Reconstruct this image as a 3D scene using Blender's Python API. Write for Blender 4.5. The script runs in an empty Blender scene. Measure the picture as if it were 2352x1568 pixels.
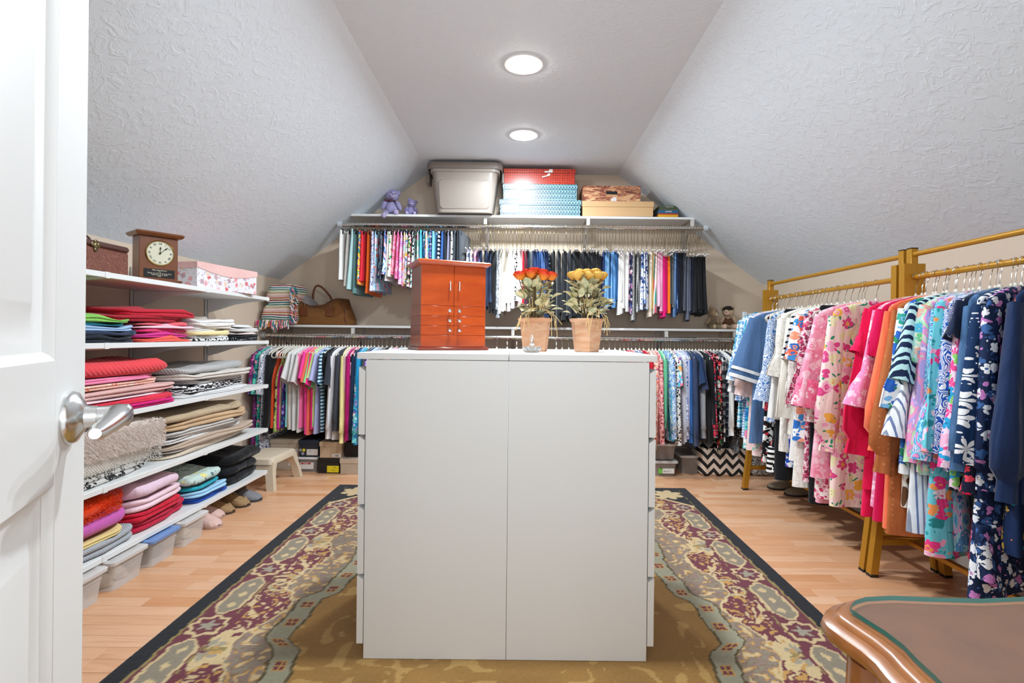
import bpy, bmesh, math, random
import numpy as np
from math import sin, cos, pi, radians, sqrt, atan2
from mathutils import Vector, Matrix, noise as mnoise

sc = bpy.context.scene
COL = sc.collection
RND = random.Random(7)

# ------------------------------------------------------------------ camera
F_PX, VPX, VPY, H_CAM, ROLL = 1200.0, 1194.0, 773.0, 1.052, 0.0105
cam_data = bpy.data.cameras.new('camera')
cam_data.sensor_width = 36.0
cam_data.lens = 36.0 * F_PX / 2352.0
cam_data.shift_x = -(VPX - 1176.0) / 2352.0
cam_data.shift_y = (VPY - 784.0) / 2352.0
cam_data.clip_start = 0.02
cam = bpy.data.objects.new('camera', cam_data)
cam.location = (0, 0, H_CAM)
cam.rotation_euler = (Matrix.Rotation(pi / 2, 4, 'X') @ Matrix.Rotation(ROLL, 4, 'Z')).to_euler()
COL.objects.link(cam)
sc.camera = cam

# ------------------------------------------------------------------ world, exposure, lights
world = bpy.data.worlds.new('world'); sc.world = world
world.use_nodes = True
world.node_tree.nodes['Background'].inputs[0].default_value = (0.95, 0.98, 1.0, 1)
world.node_tree.nodes['Background'].inputs[1].default_value = 1.0
sc.view_settings.view_transform = 'Standard'
sc.view_settings.look = 'None'
sc.view_settings.gamma = 1.0
sc.view_settings.use_curve_mapping = False
sc.view_settings.exposure = 0.22
LAMP_W = (27.0, 27.0, 25.0)
FILL_W = 20.0
CEIL_Z = 2.45
LAMPS = [(0.005, 2.68), (0.012, 3.62), (0.0, 1.70)]

def area_light(name, loc, rot, size, power, color=(1, 1, 1), shape='DISK', size_y=None):
    l = bpy.data.lights.new(name, 'AREA')
    l.shape = shape; l.size = size
    if size_y: l.size_y = size_y
    l.energy = power; l.color = color
    o = bpy.data.objects.new(name, l); o.location = loc; o.rotation_euler = rot
    COL.objects.link(o); return o
for (lx, ly), lw in zip(LAMPS, LAMP_W):
    area_light('ceiling_lamp_light', (lx, ly, CEIL_Z - 0.026), (0, 0, 0), 0.13, lw, (0.81, 0.925, 1.0))
# added fill light behind the camera, tilted up to brighten the ceiling
area_light('fill_light', (0.15, -0.55, 1.35), (radians(116), 0, 0), 0.75, FILL_W, (0.82, 0.93, 1.0), 'RECTANGLE', 0.9)

# ------------------------------------------------------------------ helpers
def s2l(c):
    return c / 12.92 if c <= 0.04045 else ((c + 0.055) / 1.055) ** 2.4
def hexc(h):
    h = h.lstrip('#')
    return tuple(s2l(int(h[i:i + 2], 16) / 255.0) for i in (0, 2, 4))
def rgba(h):
    return hexc(h) + (1.0,)
def ray(px, py):
    u, v = px - VPX, py - VPY
    c, s = cos(ROLL), sin(ROLL)
    return (u * c + v * s) / F_PX, (-u * s + v * c) / F_PX
def P(px, py, Y):
    a, b = ray(px, py)
    return Vector((a * Y, Y, H_CAM - b * Y))
def FL(px, py, z=0.0):
    a, b = ray(px, py)
    Y = (H_CAM - z) / b
    return Vector((a * Y, Y, z))
def PX(px, py, X):
    a, b = ray(px, py)
    Y = X / a
    return Vector((X, Y, H_CAM - b * Y))
def XatY(px, py, Y):
    return ray(px, py)[0] * Y

class MB:
    def __init__(s):
        s.v = []; s.f = []; s.mi = []; s.cur = 0
    def add(s, vs, fs):
        n = len(s.v)
        s.v.extend(vs)
        s.f.extend([tuple(i + n for i in f) for f in fs])
        s.mi.extend([s.cur] * len(fs))
        return s
    def box(s, x0, y0, z0, x1, y1, z1, c=0.0, M=None):
        if x0 > x1: x0, x1 = x1, x0
        if y0 > y1: y0, y1 = y1, y0
        if z0 > z1: z0, z1 = z1, z0
        c = min(c, (x1 - x0) * .45, (y1 - y0) * .45, (z1 - z0) * .45)
        if c <= 0:
            vs = [(x, y, z) for x in (x0, x1) for y in (y0, y1) for z in (z0, z1)]
            fs = [(0, 1, 3, 2), (4, 6, 7, 5), (0, 4, 5, 1), (2, 3, 7, 6), (0, 2, 6, 4), (1, 5, 7, 3)]
        else:
            vs = []; idx = {}
            for ix, (x, sx) in enumerate(((x0, 1), (x1, -1))):
                for iy, (y, sy) in enumerate(((y0, 1), (y1, -1))):
                    for iz, (z, sz) in enumerate(((z0, 1), (z1, -1))):
                        idx[ix, iy, iz, 0] = len(vs); vs.append((x, y + sy * c, z + sz * c))
                        idx[ix, iy, iz, 1] = len(vs); vs.append((x + sx * c, y, z + sz * c))
                        idx[ix, iy, iz, 2] = len(vs); vs.append((x + sx * c, y + sy * c, z))
            I = lambda a, b, d, k: idx[a, b, d, k]
            fs = []
            for a in (0, 1):
                q = [I(a, 0, 0, 0), I(a, 1, 0, 0), I(a, 1, 1, 0), I(a, 0, 1, 0)]
                fs.append(tuple(q if a else q[::-1]))
                q = [I(0, a, 0, 1), I(1, a, 0, 1), I(1, a, 1, 1), I(0, a, 1, 1)]
                fs.append(tuple(q[::-1] if a else q))
                q = [I(0, 0, a, 2), I(1, 0, a, 2), I(1, 1, a, 2), I(0, 1, a, 2)]
                fs.append(tuple(q if a else q[::-1]))
            for a in (0, 1):
                for b in (0, 1):
                    fs.append((I(a, b, 0, 0), I(a, b, 1, 0), I(a, b, 1, 1), I(a, b, 0, 1)) if (a + b) % 2 else (I(a, b, 0, 1), I(a, b, 1, 1), I(a, b, 1, 0), I(a, b, 0, 0)))
                    fs.append((I(a, 0, b, 0), I(a, 0, b, 2), I(a, 1, b, 2), I(a, 1, b, 0)) if (a + b) % 2 == 0 else (I(a, 1, b, 0), I(a, 1, b, 2), I(a, 0, b, 2), I(a, 0, b, 0)))
                    fs.append((I(0, a, b, 1), I(1, a, b, 1), I(1, a, b, 2), I(0, a, b, 2)) if (a + b) % 2 == 0 else (I(0, a, b, 2), I(1, a, b, 2), I(1, a, b, 1), I(0, a, b, 1)))
            for a in (0, 1):
                for b in (0, 1):
                    for d in (0, 1):
                        t = (I(a, b, d, 0), I(a, b, d, 1), I(a, b, d, 2))
                        fs.append(t if (a + b + d) % 2 else t[::-1])
        if M is not None:
            vs = [tuple(M @ Vector(p)) for p in vs]
        return s.add(vs, fs)
    def tube(s, pts, r, n=8, cap=True, flat=None, closed=False):
        pts = [Vector(p) for p in pts]
        m = len(pts)
        rs = r if isinstance(r, (list, tuple)) else [r] * m
        vs = []; ref = None
        for i, p in enumerate(pts):
            if closed: t = pts[(i + 1) % m] - pts[i - 1]
            else: t = pts[min(i + 1, m - 1)] - pts[max(i - 1, 0)]
            if t.length < 1e-9: t = Vector((0, 0, 1))
            t.normalize()
            if ref is None:
                ref = Vector((0, 0, 1)) if abs(t.z) < .9 else Vector((0, 1, 0))
            a = ref - t * ref.dot(t)
            if a.length < 1e-6: a = Vector((1, 0, 0)) - t * t.x
            a.normalize(); b = t.cross(a); ref = a
            for k in range(n):
                th = 2 * pi * k / n
                vs.append(tuple(p + a * (cos(th) * rs[i]) + b * (sin(th) * rs[i] * (flat or 1))))
        fs = []
        for i in range(m if closed else m - 1):
            j = (i + 1) % m
            for k in range(n):
                k2 = (k + 1) % n
                fs.append((i * n + k, i * n + k2, j * n + k2, j * n + k))
        if cap and not closed:
            fs.append(tuple(range(n))[::-1]); fs.append(tuple((m - 1) * n + k for k in range(n)))
        return s.add(vs, fs)
    def lathe(s, prof, n=24, c=(0, 0, 0), M=None, cap=True):
        vs = []
        for (r, z) in prof:
            for k in range(n):
                th = 2 * pi * k / n
                vs.append((c[0] + r * cos(th), c[1] + r * sin(th), c[2] + z))
        if M is not None: vs = [tuple(M @ Vector(p)) for p in vs]
        fs = []
        for i in range(len(prof) - 1):
            for k in range(n):
                k2 = (k + 1) % n
                fs.append((i * n + k, i * n + k2, (i + 1) * n + k2, (i + 1) * n + k))
        if cap:
            fs.append(tuple(range(n))[::-1]); fs.append(tuple((len(prof) - 1) * n + k for k in range(n)))
        return s.add(vs, fs)
    def prism(s, poly, lo, hi, axis='z', M=None):
        """extrude a 2-D polygon; axis z: (x,y), axis y: (x,z), axis x: (y,z)"""
        n = len(poly); vs = []
        for h in (lo, hi):
            for (a, b) in poly:
                vs.append({'z': (a, b, h), 'y': (a, h, b), 'x': (h, a, b)}[axis])
        if M is not None: vs = [tuple(M @ Vector(p)) for p in vs]
        fs = [tuple(range(n))[::-1], tuple(range(n, 2 * n))]
        for i in range(n):
            j = (i + 1) % n
            fs.append((i, j, n + j, n + i))
        if axis == 'y': fs = [f[::-1] for f in fs]
        return s.add(vs, fs)
    def grid(s, rows):
        """rows: list of equal-length point lists"""
        n = len(rows[0]); vs = [tuple(p) for r in rows for p in r]; fs = []
        for i in range(len(rows) - 1):
            for k in range(n - 1):
                fs.append((i * n + k, i * n + k + 1, (i + 1) * n + k + 1, (i + 1) * n + k))
        return s.add(vs, fs)
    def rings(s, rings, cap0=False, cap1=False):
        n = len(rings[0]); vs = [tuple(p) for r in rings for p in r]; fs = []
        for i in range(len(rings) - 1):
            for k in range(n):
                k2 = (k + 1) % n
                fs.append((i * n + k, i * n + k2, (i + 1) * n + k2, (i + 1) * n + k))
        if cap0: fs.append(tuple(range(n))[::-1])
        if cap1: fs.append(tuple((len(rings) - 1) * n + k for k in range(n)))
        return s.add(vs, fs)
    def ell(s, c, r, n=14, m=9, M=None, bump=0.0, seed=0.0):
        vs = []
        for i in range(m + 1):
            ph = -pi / 2 + pi * i / m
            for k in range(n):
                th = 2 * pi * k / n
                d = Vector((cos(ph) * cos(th), cos(ph) * sin(th), sin(ph)))
                q = 1.0 + (bump * mnoise.noise(d * 3.1 + Vector((seed, seed * .7, 0))) if bump else 0)
                p = Vector((d.x * r[0] * q, d.y * r[1] * q, d.z * r[2] * q))
                if M is not None: p = M @ p
                vs.append((p.x + c[0], p.y + c[1], p.z + c[2]))
        fs = []
        for i in range(m):
            for k in range(n):
                k2 = (k + 1) % n
                fs.append((i * n + k, i * n + k2, (i + 1) * n + k2, (i + 1) * n + k))
        return s.add(vs, fs)
    def xf(s, M):
        s.v = [tuple(M @ Vector(p)) for p in s.v]; return s
    def mesh(s, name, mats, smooth=True, fix=True):
        me = bpy.data.meshes.new(name)
        me.from_pydata(s.v, [], s.f)
        if not isinstance(mats, (list, tuple)): mats = [mats]
        for m in mats: me.materials.append(m)
        if len(mats) > 1: me.polygons.foreach_set('material_index', s.mi)
        if fix:
            bm = bmesh.new(); bm.from_mesh(me)
            bmesh.ops.recalc_face_normals(bm, faces=bm.faces)
            bm.to_mesh(me); bm.free()
        if smooth:
            me.polygons.foreach_set('use_smooth', [True] * len(me.polygons))
            if smooth != 'all':
                me.set_sharp_from_angle(angle=radians(38))
        me.update()
        return me

def obj(name, mb, mats, parent=None, smooth=True, loc=None, rz=0.0, fix=True):
    me = mb.mesh(name, mats, smooth, fix) if isinstance(mb, MB) else mb
    o = bpy.data.objects.new(name, me)
    COL.objects.link(o)
    if parent is not None: o.parent = parent
    if loc is not None: o.location = loc
    if rz: o.rotation_euler = (0, 0, rz)
    return o
def tag(o, label, cat, group=None, kind=None):
    o['label'] = label; o['category'] = cat
    if group: o['group'] = group
    if kind: o['kind'] = kind
    return o
def thing(name, label, cat, loc=(0, 0, 0), rz=0.0, group=None):
    o = bpy.data.objects.new(name, None); COL.objects.link(o)
    o.empty_display_size = .05
    o.location = loc; o.rotation_euler = (0, 0, rz)
    return tag(o, label, cat, group)
def struct(name, mb, mats, smooth=True, parent=None):
    o = obj(name, mb, mats, parent, smooth)
    if parent is None: o['kind'] = 'structure'
    return o
def link(name, me, parent=None, loc=(0, 0, 0), rz=0.0):
    o = bpy.data.objects.new(name, me); COL.objects.link(o)
    if parent is not None: o.parent = parent
    o.location = loc; o.rotation_euler = (0, 0, rz)
    return o
def copy_tree(o, loc, rz=None, label=None):
    def rec(src, par):
        c = src.copy(); COL.objects.link(c)
        if par is not None: c.parent = par
        for ch in src.children: rec(ch, c)
        return c
    r = rec(o, None); r.location = loc
    if rz is not None: r.rotation_euler = (0, 0, rz)
    if label: r['label'] = label
    return r
def text(name, body, mat, parent, loc, rot, size, align='CENTER', ext=0.0004):
    cu = bpy.data.curves.new(name, 'FONT'); cu.body = body; cu.size = size
    cu.align_x = align; cu.align_y = 'CENTER'; cu.extrude = ext
    cu.resolution_u = 2
    cu.materials.append(mat)
    tmp = bpy.data.objects.new(name, cu)
    me = bpy.data.meshes.new_from_object(tmp); bpy.data.objects.remove(tmp)
    if not me.materials: me.materials.append(mat)
    o = link(name, me, parent, loc); o.rotation_euler = rot
    return o

# ------------------------------------------------------------------ materials
MATS = {}
class NT:
    def __init__(s, name):
        s.m = bpy.data.materials.new(name); s.m.use_nodes = True
        s.t = s.m.node_tree; s.b = s.t.nodes['Principled BSDF']
    def n(s, typ, **kw):
        nd = s.t.nodes.new(typ)
        for k, v in kw.items():
            if k.startswith('i_'):
                nd.inputs[k[2:].replace('_', ' ')].default_value = v
            else: setattr(nd, k, v)
        return nd
    def l(s, a, b): s.t.links.new(a, b)
    def coords(s, scale=(1, 1, 1), rand=True, rot=(0, 0, 0)):
        tc = s.n('ShaderNodeTexCoord'); mp = s.n('ShaderNodeMapping')
        mp.inputs['Scale'].default_value = scale; mp.inputs['Rotation'].default_value = rot
        s.l(tc.outputs['Object'], mp.inputs[0])
        if rand:
            oi = s.n('ShaderNodeObjectInfo'); mu = s.n('ShaderNodeVectorMath', operation='SCALE')
            cb = s.n('ShaderNodeCombineXYZ'); s.l(oi.outputs['Random'], cb.inputs[0]); s.l(oi.outputs['Random'], cb.inputs[1]); s.l(oi.outputs['Random'], cb.inputs[2])
            s.l(cb.outputs[0], mu.inputs[0]); mu.inputs['Scale'].default_value = 37.0
            s.l(mu.outputs[0], mp.inputs['Location'])
        return mp.outputs[0]
    def ramp(s, fac, stops, interp='CONSTANT'):
        r = s.n('ShaderNodeValToRGB'); r.color_ramp.interpolation = interp
        e = r.color_ramp.elements
        while len(e) > 1: e.remove(e[-1])
        e[0].position = stops[0][0]; e[0].color = rgba(stops[0][1])
        for p, c in stops[1:]:
            k = e.new(p); k.color = rgba(c)
        s.l(fac, r.inputs[0]); return r.outputs[0]
    def mix(s, fac, a, b, mode='MIX'):
        m = s.n('ShaderNodeMix', data_type='RGBA', blend_type=mode)
        if hasattr(fac, 'node'): s.l(fac, m.inputs[0])
        else: m.inputs[0].default_value = fac
        for x, i in ((a, 6), (b, 7)):
            if hasattr(x, 'node'): s.l(x, m.inputs[i])
            else: m.inputs[i].default_value = rgba(x) if isinstance(x, str) else x
        return m.outputs[2]
    def math(s, op, a, b=None):
        m = s.n('ShaderNodeMath', operation=op)
        for x, i in ((a, 0), (b, 1)):
            if x is None: continue
            if hasattr(x, 'node'): s.l(x, m.inputs[i])
            else: m.inputs[i].default_value = x
        return m.outputs[0]
    def noise(s, vec, scale, detail=2, rough=.5, dist=0.0):
        n = s.n('ShaderNodeTexNoise'); n.inputs['Scale'].default_value = scale
        n.inputs['Detail'].default_value = detail; n.inputs['Roughness'].default_value = rough
        n.inputs['Distortion'].default_value = dist
        s.l(vec, n.inputs['Vector']); return n
    def voro(s, vec, scale, feature='F1', rnd=1.0):
        n = s.n('ShaderNodeTexVoronoi', feature=feature); n.inputs['Scale'].default_value = scale
        n.inputs['Randomness'].default_value = rnd
        s.l(vec, n.inputs['Vector']); return n
    def bump(s, h, strength=.2, dist=.002):
        b = s.n('ShaderNodeBump'); b.inputs['Strength'].default_value = strength; b.inputs['Distance'].default_value = dist
        s.l(h, b.inputs['Height']); s.l(b.outputs[0], s.b.inputs['Normal']); return b
    def fin(s, col=None, rough=.6, metal=0.0, spec=None):
        if col is not None:
            if hasattr(col, 'node'): s.l(col, s.b.inputs['Base Color'])
            else: s.b.inputs['Base Color'].default_value = rgba(col) if isinstance(col, str) else col
        s.b.inputs['Roughness'].default_value = rough; s.b.inputs['Metallic'].default_value = metal
        if spec is not None: s.b.inputs['Specular IOR Level'].default_value = spec
        return s.m

def plain(col, rough=.5, metal=0.0, bump=0.0, bscale=200, name=None, spec=None):
    key = ('plain', col, rough, metal, bump, bscale, spec)
    if key not in MATS:
        t = NT(name or 'paint_' + col.strip('#'))
        if bump:
            n = t.noise(t.coords(rand=False), bscale, 3); t.bump(n.outputs[0], bump, .002)
        MATS[key] = t.fin(col, rough, metal, spec)
    return MATS[key]
def glassy(col='#eef2f2', rough=.05, alpha=.35, name='clear_plastic'):
    key = ('glassy', col, rough, alpha)
    if key not in MATS:
        t = NT(name)
        t.b.inputs['Alpha'].default_value = alpha
        MATS[key] = t.fin(col, rough)
    return MATS[key]
def emit(col, strength, name='lamp_glow'):
    t = NT(name); t.b.inputs['Emission Color'].default_value = rgba(col); t.b.inputs['Emission Strength'].default_value = strength
    return t.fin(col, .5)

def fabric(col, rough=.85, knit=0.0, var=.10):
    """plain woven or knitted cloth"""
    key = ('fab', col, rough, knit, var)
    if key not in MATS:
        t = NT('cloth_' + col.strip('#')); v = t.coords()
        n = t.noise(v, 6, 3); n2 = t.noise(v, 900, 1)
        c = rgba(col); dk = tuple(x * (1 - var) for x in c[:3]) + (1,); lt = tuple(min(1, x * (1 + var)) for x in c[:3]) + (1,)
        m = t.mix(n.outputs[0], dk, lt)
        if knit:
            w = t.n('ShaderNodeTexWave', wave_type='BANDS', bands_direction='DIAGONAL'); w.inputs['Scale'].default_value = knit
            w.inputs['Distortion'].default_value = 1.5
            t.l(v, w.inputs['Vector']); t.bump(w.outputs[1], .5, .004)
        else:
            wrinkle(t)
        t.b.inputs['Sheen Weight'].default_value = .15
        MATS[key] = t.fin(m, rough, 0, .2)
    return MATS[key]
def denim(col):
    key = ('denim', col)
    if key not in MATS:
        t = NT('denim_' + col.strip('#')); v = t.coords((1, 1, .25)); n = t.noise(v, 30, 4)
        v2 = t.coords(); n2 = t.noise(v2, 700, 2)
        c = rgba(col); lt = tuple(min(1, x * 1.9 + .03) for x in c[:3]) + (1,); dk = tuple(x * .65 for x in c[:3]) + (1,)
        f = t.math('MULTIPLY', n.outputs[0], n2.outputs[0])
        r = t.n('ShaderNodeMapRange'); r.inputs[1].default_value = .12; r.inputs[2].default_value = .42
        t.l(f, r.inputs[0])
        wrinkle(t)
        MATS[key] = t.fin(t.mix(r.outputs[0], dk, lt), .85, 0, .2)
    return MATS[key]
def wrinkle(t, strength=.45):
    """soft hanging creases, as relief"""
    n = t.noise(t.coords((1, 1, .28)), 11, 3, .55, .4); t.bump(n.outputs[0], min(1, strength * 1.3), .035)
def petals(t, v, scale, n, rnd=1.0, lo=.60):
    """cells with a lobed blossom outline: (distance / outline radius, cell colour channels)"""
    vo = t.voro(v, scale, rnd=rnd); sc_ = t.n('ShaderNodeSeparateColor'); t.l(vo.outputs['Color'], sc_.inputs[0])
    df = t.n('ShaderNodeVectorMath', operation='SUBTRACT'); t.l(v, df.inputs[0]); t.l(vo.outputs['Position'], df.inputs[1])
    sp = t.n('ShaderNodeSeparateXYZ'); t.l(df.outputs[0], sp.inputs[0])
    ang = t.math('ADD', t.math('ARCTAN2', sp.outputs[2], t.math('ADD', sp.outputs[0], sp.outputs[1])), t.math('MULTIPLY', sc_.outputs[1], 6.3))
    lobe = t.math('ADD', lo, t.math('MULTIPLY', t.math('ABSOLUTE', t.math('COSINE', t.math('MULTIPLY', ang, n / 2))), 1 - lo))
    return t.math('DIVIDE', vo.outputs['Distance'], lobe), sc_
def floral(bg, cols, scale=28, size=.42, leaf=None, warp=.55):
    """print of lobed blossoms and pointed leaves on a ground colour"""
    scale *= 1.4 if scale < 24 else 1.15
    key = ('floral', bg, tuple(cols), scale, size, leaf, warp)
    if key not in MATS:
        t = NT('floral_print'); v0 = t.coords()
        n = t.noise(v0, scale * 1.1, 2)
        off = t.n('ShaderNodeVectorMath', operation='SCALE'); t.l(n.outputs['Color'], off.inputs[0]); off.inputs['Scale'].default_value = warp * .75 / scale
        ad = t.n('ShaderNodeVectorMath', operation='ADD'); t.l(v0, ad.inputs[0]); t.l(off.outputs[0], ad.inputs[1]); v = ad.outputs[0]
        k = len(cols)
        # leaves and sprigs
        vb = t.voro(v, scale * 1.7); sb = t.n('ShaderNodeSeparateColor'); t.l(vb.outputs['Color'], sb.inputs[0])
        db = t.n('ShaderNodeVectorMath', operation='SUBTRACT'); t.l(v, db.inputs[0]); t.l(vb.outputs['Position'], db.inputs[1])
        ro = t.n('ShaderNodeVectorRotate', rotation_type='Y_AXIS'); t.l(db.outputs[0], ro.inputs['Vector']); t.l(t.math('MULTIPLY', sb.outputs[0], 6.3), ro.inputs['Angle'])
        sl = t.n('ShaderNodeSeparateXYZ'); t.l(ro.outputs[0], sl.inputs[0]); q = 1.7 * scale
        lw = t.math('ADD', t.math('MULTIPLY', t.math('ABSOLUTE', sl.outputs[0]), q / .62), t.math('POWER', t.math('MULTIPLY', t.math('ADD', t.math('ABSOLUTE', sl.outputs[2]), t.math('ABSOLUTE', sl.outputs[1])), q / .24), 2.0))
        lc = leaf or t.ramp(sb.outputs[1], [(i / k, c) for i, c in enumerate(cols[1:] + cols[:1])])
        c = t.mix(t.math('LESS_THAN', lw, 1.0), bg, lc)
        # blossoms with an inner ring and an eye
        d, sc_ = petals(t, v, scale, 5)
        rc = t.ramp(sc_.outputs[0], [(i / k, x) for i, x in enumerate(cols)]); r2 = t.ramp(sc_.outputs[2], [(i / k, x) for i, x in enumerate(cols[::-1])])
        c = t.mix(t.math('LESS_THAN', d, size + .14), c, rc); c = t.mix(t.math('LESS_THAN', d, size * .62), c, r2); c = t.mix(t.math('LESS_THAN', d, size * .26), c, rc)
        wrinkle(t)
        MATS[key] = t.fin(c, .75, 0, .2)
    return MATS[key]
def swirl(cols, scale=14, dist=5.0, detail=2, vert=.6):
    """flowing resort print: banded noise through a hard colour ramp"""
    key = ('swirl', tuple(cols), scale, dist, detail, vert)
    if key not in MATS:
        t = NT('swirl_print'); v = t.coords((1, 1, vert))
        n = t.noise(v, scale, detail, .5, dist)
        k = len(cols); lo, hi = .28, .72
        wrinkle(t)
        MATS[key] = t.fin(t.ramp(n.outputs[0], [(0 if i == 0 else lo + (hi - lo) * i / k, c) for i, c in enumerate(cols)]), .75, 0, .2)
    return MATS[key]
def zebra(c1, c2, scale=30, dist=6.0, dirn='Z', th=.5):
    key = ('zebra', c1, c2, scale, dist, dirn, th)
    if key not in MATS:
        t = NT('zebra_print'); v = t.coords()
        w = t.n('ShaderNodeTexWave', bands_direction=dirn); w.inputs['Scale'].default_value = scale; w.inputs['Distortion'].default_value = dist
        w.inputs['Detail'].default_value = 1.5; w.inputs['Detail Scale'].default_value = 1.6
        t.l(v, w.inputs['Vector'])
        wrinkle(t)
        MATS[key] = t.fin(t.mix(t.math('GREATER_THAN', w.outputs[1], th), c1, c2), .75, 0, .2)
    return MATS[key]
def stripes(cols, period=.03, dirn='Z', rand=False):
    key = ('stripes', tuple(cols), period, dirn)
    if key not in MATS:
        t = NT('striped_cloth'); v = t.coords(rand=rand)
        sp = t.n('ShaderNodeSeparateXYZ'); t.l(v, sp.inputs[0])
        f = t.math('FRACT', t.math('DIVIDE', sp.outputs['XYZ'.index(dirn)], period))
        k = len(cols)
        wrinkle(t)
        MATS[key] = t.fin(t.ramp(f, [(i / k, c) for i, c in enumerate(cols)]), .8, 0, .2)
    return MATS[key]
def plaid(bg, c1, c2, period=.06, w=.35, thin=None, ax='X'):
    """woven check: two sets of bands crossing"""
    key = ('plaid', bg, c1, c2, period, w, thin, ax)
    if key not in MATS:
        t = NT('checked_cloth'); v = t.coords(rand=False)
        sp = t.n('ShaderNodeSeparateXYZ'); t.l(v, sp.inputs[0])
        def band(o, off, ww): return t.math('LESS_THAN', t.math('FRACT', t.math('ADD', t.math('DIVIDE', o, period), off)), ww)
        a = band(sp.outputs[2], 0, w); b = band(sp.outputs['XYZ'.index(ax)], 0.2, w)
        c = t.mix(a, bg, c1); both = t.math('MULTIPLY', a, b); c = t.mix(b, c, c1); c = t.mix(both, c, c2)
        if thin:
            c = t.mix(band(sp.outputs[2], .45, .06), c, thin); c = t.mix(band(sp.outputs['XYZ'.index(ax)], .55, .06), c, thin)
        wrinkle(t)
        MATS[key] = t.fin(c, .85, 0, .2)
    return MATS[key]
def dots(bg, dot, scale=40, r=.3, rnd=.3):
    key = ('dots', bg, dot, scale, r, rnd)
    if key not in MATS:
        t = NT('dotted_cloth'); vo = t.voro(t.coords(), scale, rnd=rnd)
        wrinkle(t)
        MATS[key] = t.fin(t.mix(t.math('LESS_THAN', vo.outputs['Distance'], r), bg, dot), .8, 0, .2)
    return MATS[key]
def leopard(bg, spot, core, scale=45):
    key = ('leo', bg, spot, core, scale)
    if key not in MATS:
        t = NT('spotted_cloth'); v = t.coords(); n = t.noise(v, scale, 2)
        off = t.n('ShaderNodeVectorMath', operation='SCALE'); t.l(n.outputs['Color'], off.inputs[0]); off.inputs['Scale'].default_value = .9 / scale
        ad = t.n('ShaderNodeVectorMath', operation='ADD'); t.l(v, ad.inputs[0]); t.l(off.outputs[0], ad.inputs[1])
        vo = t.voro(ad.outputs[0], scale)
        c = t.mix(t.math('LESS_THAN', vo.outputs['Distance'], .42), bg, spot); c = t.mix(t.math('LESS_THAN', vo.outputs['Distance'], .2), c, core)
        MATS[key] = t.fin(c, .85, 0, .2)
    return MATS[key]
def wood(c1, c2, scale=8, rough=.35, stretch=(1, 1, .12), coat=0.0, name='wood'):
    key = ('wood', c1, c2, scale, rough, stretch, coat)
    if key not in MATS:
        t = NT(name); v = t.coords(stretch); n = t.noise(v, scale * 4, 6, .6, .6)
        r = t.n('ShaderNodeMapRange'); r.inputs[1].default_value = .3; r.inputs[2].default_value = .7
        t.l(n.outputs[0], r.inputs[0])
        t.b.inputs['Coat Weight'].default_value = coat; t.b.inputs['Coat Roughness'].default_value = .12
        MATS[key] = t.fin(t.mix(r.outputs[0], c1, c2), rough)
    return MATS[key]
WHITE = plain('#e9e9e8', .42)
CHROME = plain('#d6d2cd', .16, 1.0)
NICKEL = plain('#bdbab4', .3, 1.0)
STEEL = plain('#d9d9d8', .22, 1.0)
BLACKP = plain('#17171a', .45)
# ------------------------------------------------------------------ the room
XL, XR, YB, YF = -2.066, 2.09, 4.5, -0.10
KNEE, CXL, CXR = 1.52, -0.80, 0.83
T = .08
def plaster(col, name, bs=.35, scale=16):
    t = NT(name); v = t.coords(rand=False)
    n = t.noise(v, scale, 4, .6, 1.2); n2 = t.noise(v, 3, 2)
    r = t.n('ShaderNodeMapRange'); r.inputs[1].default_value = .48; r.inputs[2].default_value = .62
    t.l(n.outputs[0], r.inputs[0]); t.bump(r.outputs[0], bs, .004)
    c = rgba(col); dk = tuple(x * .965 for x in c[:3]) + (1,)
    return t.fin(t.mix(n2.outputs[0], dk, c), .75, 0, .25)
M_CEIL = plaster('#e3eaf1', 'ceiling_paint', .32, 22)
M_WALL = plaster('#d6c3af', 'beige_wall_paint', .12, 40)

def slab(name, poly, lo, hi, axis, mat):
    return struct(name, MB().prism(poly, lo, hi, axis), mat, False)
slab('wall_left', [(YF, 0), (YB, 0), (YB, KNEE), (YF, KNEE)], XL - T, XL, 'x', M_WALL)
slab('wall_right', [(YF, 0), (YB, 0), (YB, KNEE), (YF, KNEE)], XR, XR + T, 'x', M_WALL)
gable = [(XL, 0), (XR, 0), (XR, KNEE), (CXR, CEIL_Z), (CXL, CEIL_Z), (XL, KNEE)]
slab('wall_back', gable, YB, YB + T, 'y', M_WALL)
# front wall with the doorway the photograph is taken from
DX0, DX1, DH = -0.26, 0.58, 2.05
fw = MB()
fw.prism([(XL, 0), (DX0, 0), (DX0, DH), (DX1, DH), (DX1, 0), (XR, 0), (XR, KNEE), (CXR, CEIL_Z), (CXL, CEIL_Z), (XL, KNEE)], YF - T, YF, 'y')
struct('wall_front', fw, M_WALL, False)
ce = MB()
ce.prism([(CXL, CEIL_Z), (CXR, CEIL_Z), (CXR, CEIL_Z + T), (CXL, CEIL_Z + T)], YF - T, YB + T, 'y')
ce.prism([(XL, KNEE), (CXL, CEIL_Z), (CXL, CEIL_Z + T), (XL - T, KNEE)], YF - T, YB + T, 'y')
ce.prism([(CXR, CEIL_Z), (XR, KNEE), (XR + T, KNEE), (CXR, CEIL_Z + T)], YF - T, YB + T, 'y')
struct('ceiling', ce, M_CEIL, False)
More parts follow.
